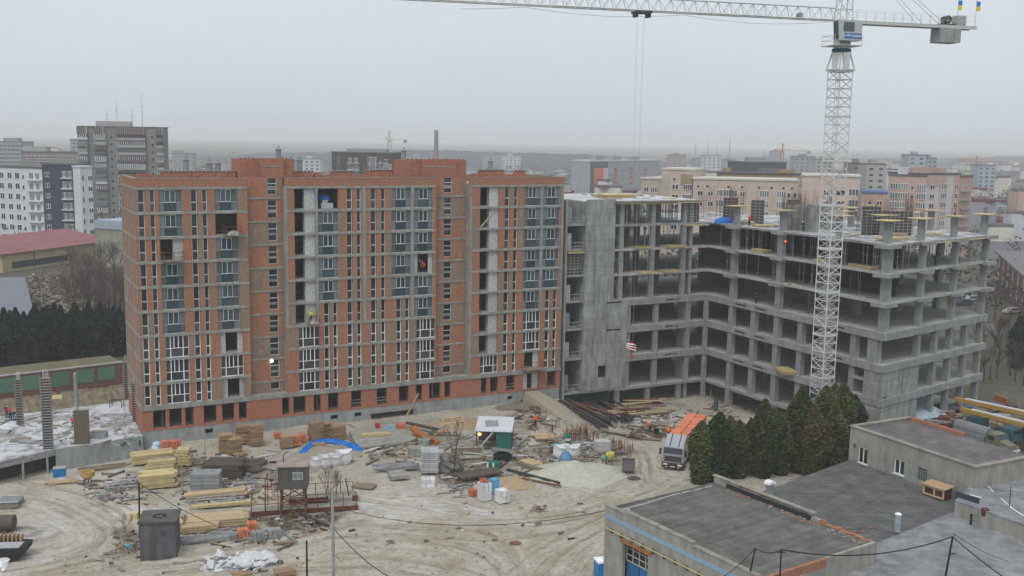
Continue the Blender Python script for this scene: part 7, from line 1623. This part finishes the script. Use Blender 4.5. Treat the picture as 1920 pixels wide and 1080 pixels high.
stack_thing('flatbed_trailer', 'grey flatbed trailer with red front by the right end of the frame', 'trailer', 1820, 775, 0, [('bed', MB().box(-5, 5, -1.2, 1.2, 1, 1.3), plain('slate', (.09, .1, .12))), ('wheel', MB().tube((-3, -1.2, .5), (-3, 1.2, .5), .5, 12).tube((3, -1.2, .5), (3, 1.2, .5), .5, 12), BLACK), ('headboard', MB().box(5.0, 5.3, -1.2, 1.2, 1, 2.2), RUSTO)], .3)

# ================================================================== BACKGROUND TOWN
BWIN = {}
def winmesh(wd, ht, fm, gm, split=2):
    key = (wd, ht, fm.name, gm.name, split)
    if key not in BWIN:
        m = MB(); th = min(.12, wd * .1)
        m.holes(0, wd, 0, ht, -.08, .0, [(wd * i / split + th * .6, wd * (i + 1) / split - th * .6, th, ht - th) for i in range(split)])
        m.box(th * .5, wd - th * .5, -.04, -.02, th * .5, ht - th * .5, 1)
        BWIN[key] = m.mesh('window', [fm, gm])
    return BWIN[key]
def zat(px, py, P): d = ray(px, py); return CAMZ + d.z * math.hypot(P.x, P.y) / math.hypot(d.x, d.y)
def building(name, label, px0, px1, py, d0, d1, depth, wallm, cat='apartment block', rows=0, fh=3.0, cols=(), top=1.2, wm=None, roofm=None, zb=0.0, panels=(), bands=None, roofbox=(), side=None, sidecols=(), parapet=.5, maxwin=290, balc=()):
    a = far(px0, py, d0); b_ = far(px1, py, d1); z = zat(px0, py, a); a.z = b_.z = 0
    v = b_ - a; L = v.length; rz = math.atan2(v.y, v.x)
    t = thing(name, label, cat, (a.x, a.y, zb), rz); H = z - zb
    ob('wall', MB().box(0, L, 0, depth, 0, H).mesh('wall', wallm), t)
    ob('roof', MB().box(-.25, L + .25, -.25, depth + .25, H + .002, H + parapet).mesh('roof', roofm or BITU), t)
    for (x0, x1, h0, h1, mt) in panels: ob('facade_panel', MB().box(x0 * L, x1 * L, -.12, -.002, max(0, H - h1), H - h0).mesh('fp', mt), t)
    for (x0, x1, y0, h, mt) in roofbox: ob('roof_house', MB().box(x0 * L, x1 * L, depth * y0, depth * y0 + depth * .35, H + parapet + .002, H + parapet + h).mesh('rh', mt), t)
    n = 0
    for r in range(rows):
        zz = H - top - fh * (r + 1) + .8
        if zz < .5: break
        for (x, wd, ht, fm, gm, sp) in cols:
            yy = -.13 if panels else -.003
            if n < maxwin: ob('window', winmesh(wd, ht, fm, gm, sp), t, (x * L, yy, zz)); n += 1
        for (x0, x1, dp, mt) in balc:
            ob('balcony', MB().box(x0 * L, x1 * L, -dp, -.13, zz - .45, zz - .1).mesh('balcony', mt), t)
        for (y, wd, ht, fm, gm, sp) in sidecols:
            if n < maxwin: ob('window', winmesh(wd, ht, fm, gm, sp), t, (-.003 if side == 'L' else L + .003, depth - y * depth if side == 'L' else y * depth, zz), -math.pi / 2 if side == 'L' else math.pi / 2); n += 1
    return t, L, H
def c_(name, rgb, v=.12): return plain(name, rgb, .85, v, .3, rnd=0)
WP, NVY, SOV, SOVL = c_('white_plaster', (.58, .6, .63), .05), c_('navy_cladding', (.03, .04, .065), .1), c_('soviet_grey', (.2, .2, .195), .15), c_('soviet_light', (.33, .33, .32))
PINK, CREAM, BEIGE, PINKB, OCH = c_('pink_beige', (.52, .42, .35)), c_('cream', (.55, .52, .46)), c_('beige', (.44, .38, .3)), c_('pink_brick', (.47, .32, .27)), c_('ochre', (.3, .22, .13))
FARG = c_('far_grey', (.27, .28, .3)); FARW = c_('far_white', (.5, .51, .53)); BRN = c_('brown_cladding', (.06, .045, .05)); REDR = c_('red_metal_roof', (.19, .05, .06), .2); REDR2 = c_('dark_red_roof', (.13, .04, .05), .2)
WW, GB = WHITE, GL
two = lambda x, wd=1.6: (x, wd, 1.6, WW, GB, 2)
# white and navy residential complex
t, L, H = building('residential_block', 'white and navy modern apartment block at the far left behind the red roof', -40, 78, 312, 365, 352, 16, WP, rows=9, fh=3.55, cols=[(x, 2.1, 2.1, WW, GB, 2) for x in (.04, .17, .33, .46, .58)] + [(.69, 1.0, 1.5, WW, GB, 1), (.8, 1.9, 2.3, WW, GB, 3), (.9, 1.7, 2.3, WW, GB, 3)], top=1.0, balc=[(.78, .995, 1.0, WP)])
t, L, H = building('residential_block', 'dark navy section of the modern apartment block, second from the left', 79, 150, 309, 352, 350, 5, NVY, rows=9, fh=3.55, cols=[two(.06, 1.6), (.52, 1.5, 2.1, WW, GB, 3), (.66, 1.5, 2.1, WW, GB, 3), two(.86, 1.2)], top=1.3, balc=[(.5, .8, .8, WP)])
building('residential_block', 'narrow white end section of the navy and white block beside the grey tower', 150, 172, 314, 342, 345, 5, WP, rows=9, fh=3.55, cols=[(.12, .6, 1.8, WW, GB, 1), two(.62, 1.5)], top=1.6, roofm=WP)
# Soviet tower with loggias
t, L, H = building('panel_tower', 'tall grey Soviet panel tower with striped parapet and antennas', 145, 306, 238, 412, 416, 9, SOV, rows=0, zb=0, roofbox=[(.2, .6, .2, 2.0, SOVL)])
for (x0, x1) in ((0, .12), (.2, .31), (.46, .78), (.92, 1.0)):
    m = MB(); n = int((x1 - x0) * L / .8)
    for i in range(n): m.box(x0 * L + i * .8, x0 * L + i * .8 + .5, -1.25, -1.1, H - 2.6, H + .3)
    m.box(x0 * L, x1 * L, -1.09, -.001, H - 2.5, H + .2, 1); ob('striped_parapet', m.mesh('sp', [c_('stripe_brown', (.14, .1, .1)), c_('stripe_pale', (.3, .28, .28))]), t)
rows_ = 14; q = random.Random(71)
for r in range(rows_):
    z = H - 4.4 - r * 2.9
    for j, (x0, x1) in enumerate(((0, .12), (.2, .33), (.46, .79), (.92, 1.0))):
        mt = q.choice((SOVL, SOVL, FARW, c_('loggia_brown', (.12, .09, .09)), c_('loggia_green', (.14, .18, .16))))
        ob('loggia_panel', MB().box(x0 * L, x1 * L, -1.2, -1.05, z - .5, z + .45).mesh('lp', mt), t)
        gl_ = q.choice((GL, GLG, GLG, DARKIN)); ob('loggia_glazing', MB().box(x0 * L + .05, x1 * L - .05, -1.12, -1.06, z + .46, z + 1.75).mesh('lg', gl_), t)
        if q.random() < .45: m = MB(); [m.box(x0 * L + .8 * i, x0 * L + .8 * i + .16, -1.16, -1.121, z + .46, z + 1.75) for i in range(int((x1 - x0) * L / .8) + 1)]; ob('loggia_frame', m.mesh('lf', WHITE), t)
        ob('loggia_slab', MB().box(x0 * L, x1 * L, -1.2, -.01, z + 1.76, z + 1.95).mesh('ls', SOV), t)
    for x in (.37, .85): ob('window', winmesh(1.1, 1.3, SOVL, GL, 1), t, (x * L, -.003, z))
for i, (x, h) in enumerate(((.42, 9), (.6, 6.5), (.72, 12), (.3, 4.5))): ob('antenna', MB().tube((x * L, 6, H), (x * L, 6, H + h + 2), .12, 4, r2=.05).box(x * L - .8, x * L + .8, 5.9, 6.1, H + h * .7, H + h * .7 + .12).mesh('ant', STEEL), t)
building('far_block', 'long brownish panel block left of the Soviet tower', 40, 146, 285, 560, 560, 16, c_('brownish_panel', (.22, .18, .18)), rows=6, cols=[two(.05 + .09 * i, 2.2) for i in range(10)], roofbox=[(.0, .42, .1, 2.5, SOVL)])
building('far_block', 'pale far tower block at the left edge of the skyline', -5, 40, 266, 760, 760, 20, FARG, rows=10, cols=[(.08 + .17 * i, 2.6, 1.6, FARW, GL, 2) for i in range(6)], roofbox=[(.2, .8, .1, 2.5, FARG)])
building('far_block', 'small bluish block peeping out left of the Soviet tower', 131, 150, 262, 800, 800, 15, FARG, rows=6, cols=[(.2, 2.4, 1.6, FARW, GL, 2), (.6, 2.4, 1.6, FARW, GL, 2)])
building('far_block', 'pale far block right of the Soviet tower', 322, 362, 288, 860, 860, 8, FARG, rows=6, cols=[(.1 + .2 * i, 2.2, 1.4, FARW, GLG, 1) for i in range(5)], roofbox=[(.1, .5, .1, 2, FARG)])
building('warehouse', 'small light blue grey roofed shed behind the thicket', 178, 232, 402 + 26, 300, 296, 14, c_('old_stucco', (.24, .23, .19), .3), 'warehouse', roofm=c_('light_blue_roof', (.3, .36, .42)), parapet=2.4)
# modern brown block in the middle
t, L, H = building('modern_block', 'dark brown modern block with white window bays above the brick roof', 622, 736, 286, 470, 462, 10, BRN, rows=8, fh=3.2, top=2.0, cols=[(.1, .8, 2.8, WW, GB, 1), (.27, 2.0, 2.2, WW, GB, 3), (.37, 2.0, 2.2, WW, GB, 3), (.6, 2.0, 2.8, WW, GB, 3), (.68, 2.0, 2.8, WW, GB, 3), (.86, 2.0, 1.8, WW, GB, 2)], roofbox=[(.2, .85, .3, 1.4, FARG)], panels=[(.26, .46, 4.4, 40, c_('tan_panel', (.3, .26, .24))), (.8, .99, 4.4, 40, c_('tan_panel2', (.28, .24, .23)))], balc=[(.26, .48, 1.2, FARG)])
m = MB()
for i in range(5): m.box(742 * 0 + L + .01, L + 3.2, 2, 8, H - 4 - 3.2 * i, H - 3.8 - 3.2 * i)
ob('end_balcony', m.mesh('eb', FARG), t)
# tall stack, far cranes
def farmast(name, label, cat, px, py_top, py_b, d, r_, mt, prof=None):
    P = far(px, py_top, d); t = thing(name, label, cat, (P.x, P.y, 0)); ob('shaft', MB().lathe([(r_ * 1.4, 0), (r_, P.z - 1.2), (r_ * 1.15, P.z - 1), (r_ * 1.1, P.z)], 10).mesh('shaft', mt), t); return t, P
farmast('chimney_stack', 'tall slender brick chimney stack on the hazy skyline', 'chimney', 818, 244, 0, 1150, 2.1, c_('stack_brick', (.16, .1, .1)))
def farcrane(label, px, py, d, mt, jl, jr, dz=6, head=5):
    P = far(px, py, d); t = thing('distant_crane', label, 'tower crane', (P.x, P.y, 0)); z = P.z - dz
    m = MB(); s_ = 1.1
    for x, y in ((-s_, -s_), (s_, -s_), (s_, s_), (-s_, s_)): m.tube((x, y, 0), (x, y, z), .25, 4)
    for i in range(int(z / 3)): m.tube((-s_, -s_, 3 * i), (s_, -s_, 3 * i + 3), .16, 3).tube((s_, -s_, 3 * i), (s_, s_, 3 * i + 3), .16, 3)
    ob('mast', m.mesh('mast', mt), t); m = MB()
    for o_ in (-.6, .6): m.tube((-jl, o_, z), (jr, o_, z), .25, 4)
    m.tube((-jl, 0, z + 1.4), (jr * .3, 0, z + 1.4), .2, 4)
    for i in range(int(jl / 3)): m.tube((-3 * i, -.6, z), (-3 * i - 1.5, 0, z + 1.4), .15, 3).tube((-3 * i - 1.5, 0, z + 1.4), (-3 * i - 3, -.6, z), .15, 3)
    m.tube((0, 0, z), (0, 0, P.z), .6, 4).tube((0, 0, P.z), (-jl * .7, 0, z + 1.4), .12, 3).tube((0, 0, P.z), (jr * .9, 0, z), .12, 3)
    ob('jib', m.mesh('jib', mt), t); ob('counterweight', MB().box(jr - 2.5, jr, -1, 1, z - 2.5, z - .3).mesh('cw', FARG), t); ob('cab', MB().box(-.9, .9, -2.2, -.8, z - 2, z).mesh('cab', mt), t)
CRY = c_('far_crane_yellow', (.5, .36, .18))
farcrane('small yellow tower crane behind the dark brown modern block', 730, 244, 800, c_('far_crane_pale', (.55, .5, .4)), 3.5, 13.5, 7)
farcrane('distant orange tower crane right of the dark navy building', 1468, 269, 900, c_('far_crane_orange', (.5, .22, .1)), 7, 24, 6)
farcrane('distant orange tower crane at the far right skyline', 1832, 292, 800, c_('far_crane_orange', (.5, .22, .1)), 16, 20, 4)
farcrane('hazy thin crane near the middle of the right skyline', 1600, 289, 1500, FARG, 6, 3, 6)
# coloured slab block behind the left wing
t, L, H = building('colour_block', 'long pale slab block with orange gable panel and small orange balconies', 1107, 1236, 303, 640, 700, 14, c_('slab_grey', (.3, .32, .34)), rows=7, fh=2.9, top=1.5, cols=[(.26 + .074 * i, 3.0, 1.7, WW, GLG, 3) for i in range(10)], panels=[(.0, .24, .0, 4, c_('dark_gable', (.1, .11, .14))), (.0, .05, 4, 40, MATS['dark_gable']), (.05, .18, 4, 40, c_('orange_gable', (.6, .16, .1))), (.18, .24, 4, 40, FARW)], roofbox=[(.12, .24, .2, 2.4, FARG), (.36, .48, .2, 2.4, FARG), (.62, .75, .2, 2.0, FARG)], parapet=.8, roofm=FARW)
for i in range(12): ob('orange_balcony', MB().box((.33 + .22 * (i % 3)) * L, (.33 + .22 * (i % 3)) * L + 2.4, -.9, -.13, H - 3.9 - 2.9 * (i // 3) - 1, H - 3.9 - 2.9 * (i // 3)).mesh('ob', MATS['orange_gable']), t)
# beige block with balconies behind the frame
bw = [two(.05, 2.4), two(.17, 2.4)]
t, L, H = building('beige_block', 'beige five storey block with stepped roof, left of the pink ones behind the frame', 1203, 1240, 335, 320, 316, 14, BEIGE, rows=6, top=1.8, cols=[two(.15, 1.5), (.5, 2.4, 1.7, WW, GB, 4)], roofm=CREAM)
t, L, H = building('beige_block', 'taller cream and pink block with paired windows behind the left deck', 1241, 1299, 318, 314, 310, 15, c_('pinkish_plaster', (.5, .42, .36)), rows=7, top=3.6, cols=[two(.36, 1.9), (.72, 2.6, 1.7, WW, GB, 4)], roofm=CREAM, panels=[(.0, .28, 1.2, 40, BEIGE), (.62, 1.0, 1.2, 4.4, OCH)])
ob('window', MB().tube((.42 * L, -.1, H - 2.8), (.42 * L, -.01, H - 2.8), .35, 10).mesh('round_window', GL), t)
t, L, H = building('beige_block', 'long pink plastered block with grey glazed bays behind the column heads', 1300, 1498, 336, 306, 300, 15, PINK, rows=7, top=2.6, cols=[(.045, 1.5, 1.5, WW, GB, 2), (.145, 1.5, 1.5, WW, GB, 2), (.455, 1.3, 1.5, WW, GB, 2), (.64, 2.6, 2.0, WW, GLG, 4), (.8, 2.6, 2.0, WW, GLG, 4), (.9, .9, 1.5, WW, GB, 1), (.955, .9, 1.5, WW, GB, 1), (.23, 1.9, 2.0, WW, GLG, 3), (.3, 1.9, 2.0, WW, GLG, 3), (.37, 1.6, 2.0, WW, GLG, 2)], roofm=CREAM)
for x in (.05, .14, .34, .47, .63, .75, .86, .94): ob('attic_window', MB().tube((x * L, -.1, H - 2.0), (x * L, -.01, H - 2.0), .32, 10).mesh('round_window', GL), t)
building('beige_block', 'pink plastered block directly behind the crane mast', 1505, 1613, 330, 292, 288, 15, c_('pink_plaster2', (.55, .44, .37)), rows=7, top=3.0, cols=[two(.6, 2.4), (.82, 2.6, 2.0, WW, GLG, 3), (.38, 1.5, 1.5, WW, GB, 2)], roofm=CREAM)
building('beige_block', 'ochre rear wing with stepped roofs behind the pink block', 1355, 1500, 326, 345, 345, 10, OCH, rows=2, cols=[two(.9, 1.6)], roofbox=[(.05, .12, .2, 1.5, OCH), (.75, .95, .2, 1.2, OCH)])
building('low_house', 'low pinkish house right of the crane mast with small dark windows', 1616, 1664, 362, 280, 278, 12, PINKB, 'house', rows=3, cols=[(.25, 1.0, 1.3, WW, GB, 1), (.6, 1.4, 1.5, WW, GB, 2)], roofm=c_('blue_edge', (.1, .14, .3)))
t, L, H = building('pink_block', 'pink brick apartment block with white bay windows at the right', 1667, 1737, 329, 345, 338, 16, PINKB, rows=8, top=2.2, cols=[(.06, 2.4, 2.0, WW, GLG, 3), (.28, 3.0, 2.0, WW, GLG, 4), (.62, .8, 1.2, WW, GB, 1), (.78, 2.8, 2.0, WW, GLG, 4)], roofbox=[(.15, .45, .2, 2.2, FARW), (.7, .95, .3, 2.5, PINKB)], panels=[(.5, .75, .6, 40, c_('pink_panel', (.48, .34, .3)))])
t, L, H = building('pink_block', 'white and pink apartment block adjoining on the right, behind the column heads', 1737.5, 1800, 328, 338, 345, 16, c_('pale_panel_wall', (.52, .5, .5)), rows=8, top=2.6, cols=[(.12, 2.0, 1.6, WW, GB, 2), (.45, 2.6, 2.0, WW, GLG, 3), (.86, 1.5, 1.8, WW, GB, 2)], panels=[(.0, .62, .4, 3.6, PINKB), (.4, .62, 3.7, 40, c_('pink_panel', (.48, .34, .3))), (.82, 1.0, .5, 40, PINKB)], roofbox=[(.1, .4, .2, 2.0, PINKB), (.75, .95, .3, 1.6, PINKB)])
building('pink_block', 'hazy pink end wing at the right end of the pink blocks', 1801, 1824, 332, 350, 358, 16, PINKB, rows=7, top=2.4, cols=[two(.3, 1.5)], balc=[(.1, .8, 1.0, FARG)])
# barrel roofed house and red roofs
def gable(name, label, px, py, d, L, W, h, rh, wallm, roofm, rz, cat='house', barrel_=False, group=None, small=False):
    P = far(px, py, d); P.z = 0; t = thing(name, label, cat, tuple(P), rz, group)
    ob('wall', MB().box(-L / 2, L / 2, -W / 2, W / 2, -6, h).mesh('wall', wallm), t); m = MB(); o_ = .5
    if barrel_: pr = [((W / 2 + o_) * math.cos(math.pi * i / 10), h + rh * math.sin(math.pi * i / 10)) for i in range(11)]
    else: pr = [(W / 2 + o_, h - .1), (0, h + rh), (-W / 2 - o_, h - .1)]
    n = len(pr); m.add([(-L / 2 - o_, y, z) for y, z in pr] + [(L / 2 + o_, y, z) for y, z in pr], [(i, n + i, n + i + 1, i + 1) for i in range(n - 1)] + [tuple(range(n)), tuple(range(2 * n - 1, n - 1, -1))] + [(0, n - 1, 2 * n - 1, n)])
    ob('roof', m.mesh('roof', roofm), t)
    if not small:
        for x in (-.3, .0, .3): ob('window', winmesh(1.1, 1.3, WHITE, GL, 2), t, (x * L, -W / 2 - .003, h - 2.2))
    return t
gable('barrel_roof_house', 'house with dark red barrel roof and cream front behind the left deck', 1163, 352, 340, 10, 8, 10, 4.2, CREAM, REDR2, -.5, barrel_=True)
q = random.Random(81)
for i in range(26):
    px = 1062 + (i % 9) * 9 + q.uniform(-3, 3); row = i // 9; d = 400 + row * 55 + q.uniform(-10, 10)
    gable('red_roof_house', 'small terraced house with red roof in the cluster right of the brick block', px, 350, d, 9, 9, 5 + q.uniform(-1, 3), 3, q.choice((CREAM, PINK, FARW)), q.choice((REDR, REDR2, REDR)), q.uniform(-.5, .2), group='red roofed terrace houses', small=True)
# far skyline blocks (one by one where they can be told apart)
SKY = [(905, 940, 289, 1250, 'pale twin block on the hill foot, left half', FARG), (941, 976, 292, 1250, 'pale twin block on the hill foot, right half', FARW), (762, 800, 293, 1300, 'hazy block behind the second stair head', FARG), (812, 848, 296, 1250, 'hazy block right of the tall chimney stack', FARG),
       (1255, 1287, 291, 1100, 'pink hazy block just right of the hoist ropes', c_('far_pink', (.34, .26, .26))), (1318, 1352, 292, 1050, 'pale hazy tower block in the middle of the right skyline', FARW), (1300, 1322, 298, 1150, 'bluish hazy block left of the pale tower block', FARG),
       (1356, 1380, 300, 1100, 'hazy low block right of the pale tower block', FARG), (1447, 1466, 284, 1300, 'hazy slim tower block left of the orange crane', FARG), (1490, 1530, 294, 900, 'grey hazy block row right of the orange crane', FARG), (1531, 1562, 299, 820, 'grey panel block left of the crane mast', SOVL),
       (1598, 1625, 307, 560, 'grey brown panel block right of the crane mast', c_('panel_brown', (.2, .18, .19))), (1626, 1662, 308, 540, 'striped panel block with white balconies right of the crane mast', SOVL), (1664, 1700, 318, 620, 'low pale block behind the pink apartments', FARW),
       (1704, 1738, 291, 720, 'tall pale blue tower block above the pink apartments, left half', c_('far_blue', (.3, .35, .4))), (1739, 1757, 297, 720, 'tall pale blue tower block above the pink apartments, right half', c_('far_blue2', (.26, .31, .36))), (1835, 1868, 310, 760, 'hazy blue tower under construction by the far right crane', c_('far_blue', (.3, .35, .4))),
       (1869, 1905, 330, 900, 'very hazy block at the far right skyline', FARG), (495, 520, 292, 1300, 'hazy block over the left roof of the brick block', FARG), (560, 600, 298, 900, 'low hazy hall left of the brown modern block', FARW), (1400, 1440, 300, 1400, 'hazy block above the dark navy building', FARG)]
for (x0, x1, y, d, lab, mt) in SKY:
    wdm = (x1 - x0) * d / FPX; nc = max(2, int(wdm / 4.2))
    building('skyline_block', lab, x0, x1, y, d, d, 14, mt, rows=8, fh=3.1, top=.8, cols=[((i + .25) / nc, 2.2, 1.5, FARW if mt is not FARW else FARG, GLG if d > 1000 else GL, 1) for i in range(nc)], maxwin=80, roofbox=[(.3, .6, .2, 2.0, mt)])
t, L, H = building('dark_hall', 'dark navy glazed building on the right skyline', 1381, 1475, 305, 480, 480, 20, c_('dark_navy_hall', (.06, .07, .09)), 'building', rows=3, fh=3.5, cols=[(.44, 3.0, 1.4, FARG, GLG, 1), (.7, 3.0, 1.4, FARG, GLG, 1), (.56, 3.0, 1.4, FARG, GLG, 1)], roofbox=[(.25, .6, .1, 2.0, FARG)])
for i, (px, py, d) in enumerate(((1305, 268, 1400), (1328, 262, 1500), (1369, 258, 1300), (1345, 272, 1600), (1434, 282, 1200), (1607, 288, 1100), (928, 280, 1700))):
    P = far(px, py, d); t = thing('radio_mast', ['thin hazy mast left of the hoist skyline blocks', 'slim hazy mast in the middle group', 'tallest hazy lattice mast on the right skyline', 'short hazy mast between taller ones', 'hazy mast left of the orange crane', 'hazy mast right of the crane tower', 'thin mast on the pale twin blocks'][i], 'mast', (P.x, P.y, 0))
    ob('mast', MB().tube((0, 0, 0), (0, 0, P.z), 1.0, 4, r2=.3).mesh('mast', FARG), t)
# left: long yellow building with red roof, shed, rubble yard
a, b_ = G(5, 512, 0), G(205, 482, 0); v = (b_ - a); rz = math.atan2(v.y, v.x); L = v.length
t = thing('workshop_building', 'long yellow workshop with pinkish red metal roof at the left', 'building', (a.x, a.y, 0), rz)
YEL2 = c_('yellow_render', (.42, .35, .2), .2)
ob('wall', MB().box(0, L, 0, 16, 0, 5.4).mesh('wall', YEL2), t)
ob('roof', MB().add([(-1, -1, 5.2), (L + 1, -1, 5.2), (L + 1, 17, 8.2), (-1, 17, 8.2), (-1, -1, 5.0), (L + 1, -1, 5.0), (L + 1, 17, 5.0), (-1, 17, 5.0)], [(0, 1, 2, 3), (7, 6, 5, 4), (0, 4, 5, 1), (1, 5, 6, 2), (2, 6, 7, 3), (3, 7, 4, 0)]).mesh('roof', c_('pink_red_roof', (.24, .095, .105), .15)), t)
ob('window_band', MB().box(L * .08, L * .58, -.1, -.002, .8, 2.6).mesh('wb', c_('dark_green_band', (.02, .05, .035))), t); ob('downpipe', MB().tube((L * .27, -.1, 0), (L * .27, -.1, 5), .12, 6).mesh('dp', DKSTEEL), t)
t = thing('grey_roof_shed', 'shed with large plain grey roof at the left edge', 'shed', (0, 0, 0))
sp_ = [G(-70, 618, 3.2), G(68, 602, 3.2), G(46, 519, 6), G(-70, 522, 6)]
ob('roof', MB().add([tuple(p) for p in sp_] + [(p.x, p.y, p.z - .3) for p in sp_], [(0, 1, 2, 3), (7, 6, 5, 4), (0, 4, 5, 1), (1, 5, 6, 2), (2, 6, 7, 3), (3, 7, 4, 0)]).mesh('roof', c_('slate_grey_roof', (.17, .18, .21), .08)), t)
cp_ = sum(sp_, Vector()) / 4; wp_ = [cp_ + (p - cp_) * .96 for p in sp_]
ob('wall', MB().add([(p.x, p.y, 0) for p in wp_] + [(p.x, p.y, p.z - .35) for p in wp_], [(0, 3, 2, 1), (4, 5, 6, 7), (0, 1, 5, 4), (1, 2, 6, 5), (2, 3, 7, 6), (3, 0, 4, 7)]).mesh('wall', SOVL), t)
m = MB(); q = random.Random(61); MT2 = [c_('rub1', (.15, .12, .1)), c_('rub2', (.09, .075, .065)), c_('rub3', (.26, .23, .17))]
for i in range(900):
    P = G(q.uniform(55, 190), q.uniform(520, 592)); s_ = q.uniform(.25, 1.1); m.rbox((P.x, P.y, .3 + q.uniform(0, 1.5 if P.y > 220 else .5)), (s_, s_ * .7, s_ * .5), q.uniform(0, 3), q.uniform(-.5, .5), q.uniform(-.4, .4), mi=q.randrange(3))
ob('rubble_field', m.mesh('rubble', MT2), None, kind='stuff')
yd = [G(60, 545), G(180, 565), G(190, 600), G(60, 640)]
ob('pale_yard', MB().prism([(p.x, p.y) for p in yd][::-1], .02, .08).mesh('yard', c_('yard_gravel', (.25, .23, .2))), None, kind='structure')
t = thing('utility_pole', 'thin utility pole in the pale rubble yard', 'pole', tuple(G(80, 590)), 0); ob('post', MB().tube((0, 0, 0), (0, 0, 6), .14, 5).mesh('post', CON), t)
# right: fence, road, brick building, cars
a, b_ = G(1858, 432, 0), G(1990, 445, 0); v = b_ - a
t = thing('green_fence', 'long teal green sheet fence at the right edge', 'fence', (a.x, a.y, 0), math.atan2(v.y, v.x))
for i in range(14): ob('panel', MB().box(i * v.length / 14 + .05, (i + 1) * v.length / 14 - .05, 0, .15, 0, 4.2).mesh('panel', c_('teal_fence', (.08, .22, .21))), t)
rd = [G(1850, 448), G(2000, 455), G(2000, 520), G(1850, 485)]
ob('road', MB().prism([(p.x, p.y) for p in rd][::-1], .05, .12).mesh('road', c_('asphalt', (.12, .12, .125))), None, kind='structure')
rd = [G(1700, 585), G(1990, 628), G(1990, 650), G(1700, 606)]
ob('road', MB().prism([(p.x, p.y) for p in rd][::-1], .05, .12).mesh('road', MATS['asphalt']), None, kind='structure')
a = G(1868, 535, 0); b_ = G(1960, 640, 0); v = b_ - a
t = thing('brick_works_building', 'old red brick building with large grey roof and white windows at the right edge', 'building', (a.x, a.y, 0), math.atan2(v.y, v.x))
L = v.length
ob('wall', MB().box(0, L, 0, 30, 0, 9).mesh('wall', B_OLD), t); ob('roof', MB().box(-1, L + 1, -1, 31, 9.002, 9.6).mesh('roof', c_('purple_grey_roof', (.16, .155, .165))), t)
for r in (1.5, 5.5):
    for i in range(9): ob('window', winmesh(2.2, 2.4, WHITE, GLG, 2), t, (2 + i * L / 9, -.003, r))
def car(P, rz, label, c):
    t = thing('parked_car', label, 'car', P, rz)
    ob('body', MB().yprism([(-2.1, .35), (-2.1, .8), (-1.3, .95), (-.7, 1.4), (.9, 1.42), (1.5, 1.0), (2.1, .85), (2.15, .4)], -.85, .85).mesh('body', c), t)
    ob('glass', MB().yprism([(-1.2, .97), (-.72, 1.35), (.86, 1.37), (1.35, 1.02)], -.87, .87).mesh('glass', GL), t)
    for x in (-1.3, 1.3):
        for y in (-.8, .8): ob('wheel', MB().tube((x, y - .1, .33), (x, y + .1, .33), .33, 10).mesh('wheel', BLACK), t)
CARW, CARB, CARR = c_('car_white', (.6, .61, .62), .03), c_('car_dark_blue', (.05, .07, .12), .05), c_('car_silver', (.35, .36, .38), .03)
car(G(1898, 588), .3, 'white car parked by the brick building at the right', CARW); car(G(1822, 565), .2, 'silver car seen between the columns of the right end', CARR); car(G(1806, 572), .2, 'dark blue car seen between the columns of the right end', CARB); car(G(1795, 558), .2, 'white car behind the dark blue one between the columns', CARW)
# uncountable small houses, trees of the town beyond
m = MB(); q = random.Random(91); TM = [FARG, FARW, REDR2, CREAM, c_('town_roof', (.12, .11, .12)), PINKB]
for i in range(1500):
    px = q.uniform(-150, 2070); d = 420 * math.exp(q.uniform(0, 1.6))
    if px < 330 and d < 520: continue
    if 230 < px < 1060 and d < 700: continue
    if 1180 < px < 1830 and d < 450: continue
    P = far(px, 300, d); x, y = P.x, P.y; s_ = q.uniform(7, 16); h = q.uniform(3, 8) if q.random() < .85 else q.uniform(9, 17); h = min(h, 12 + d * .008)
    if 330 < px < 1120: h = min(h, 6)
    if d > 1150 and 330 < px < 1250: continue
    m.rbox((x, y, h / 2 - .5), (s_, s_ * q.uniform(.6, 1), h + 1), q.uniform(-.6, .6), mi=q.choice((0, 1, 3, 3, 5, 0)))
    rz2 = q.uniform(-.6, .6); m.rbox((x, y, h + .6), (s_ * .95, s_ * .6, 1.6), rz2, mi=q.choice((2, 4, 4, 2, 0)))
ob('distant_houses', m.mesh('distant_houses', TM), None, kind='stuff')
vs = []; fs = []; q = random.Random(92)
for i in range(2300):
    px = q.uniform(-150, 2070); d = 230 * math.exp(q.uniform(0, 2.2))
    if px < 60 and d < 300: continue
    if px < 235 and d < 345: continue
    P = far(px, 300, d)
    if 225 < px < 1060 and d < 330: continue
    if 1840 < px and 330 < d < 450 and q.random() < .6: continue
    if px < 1000 and d < 520: s0 = 3
    h = q.uniform(5, 10); 
    for k in range(34 if d < 700 else 14): clump(vs, fs, Vector((P.x + q.gauss(0, h * .22), P.y + q.gauss(0, h * .22), h * q.uniform(.25, 1))), h * (.07 if d < 700 else .13), q)
me = bpy.data.meshes.new('distant_trees'); me.from_pydata(vs, [], fs); me.materials.append(foliage('winter_trees', (.045, .04, .035), (.08, .068, .06), (.05, .06, .045))); ob('distant_trees', me, None, kind='stuff')
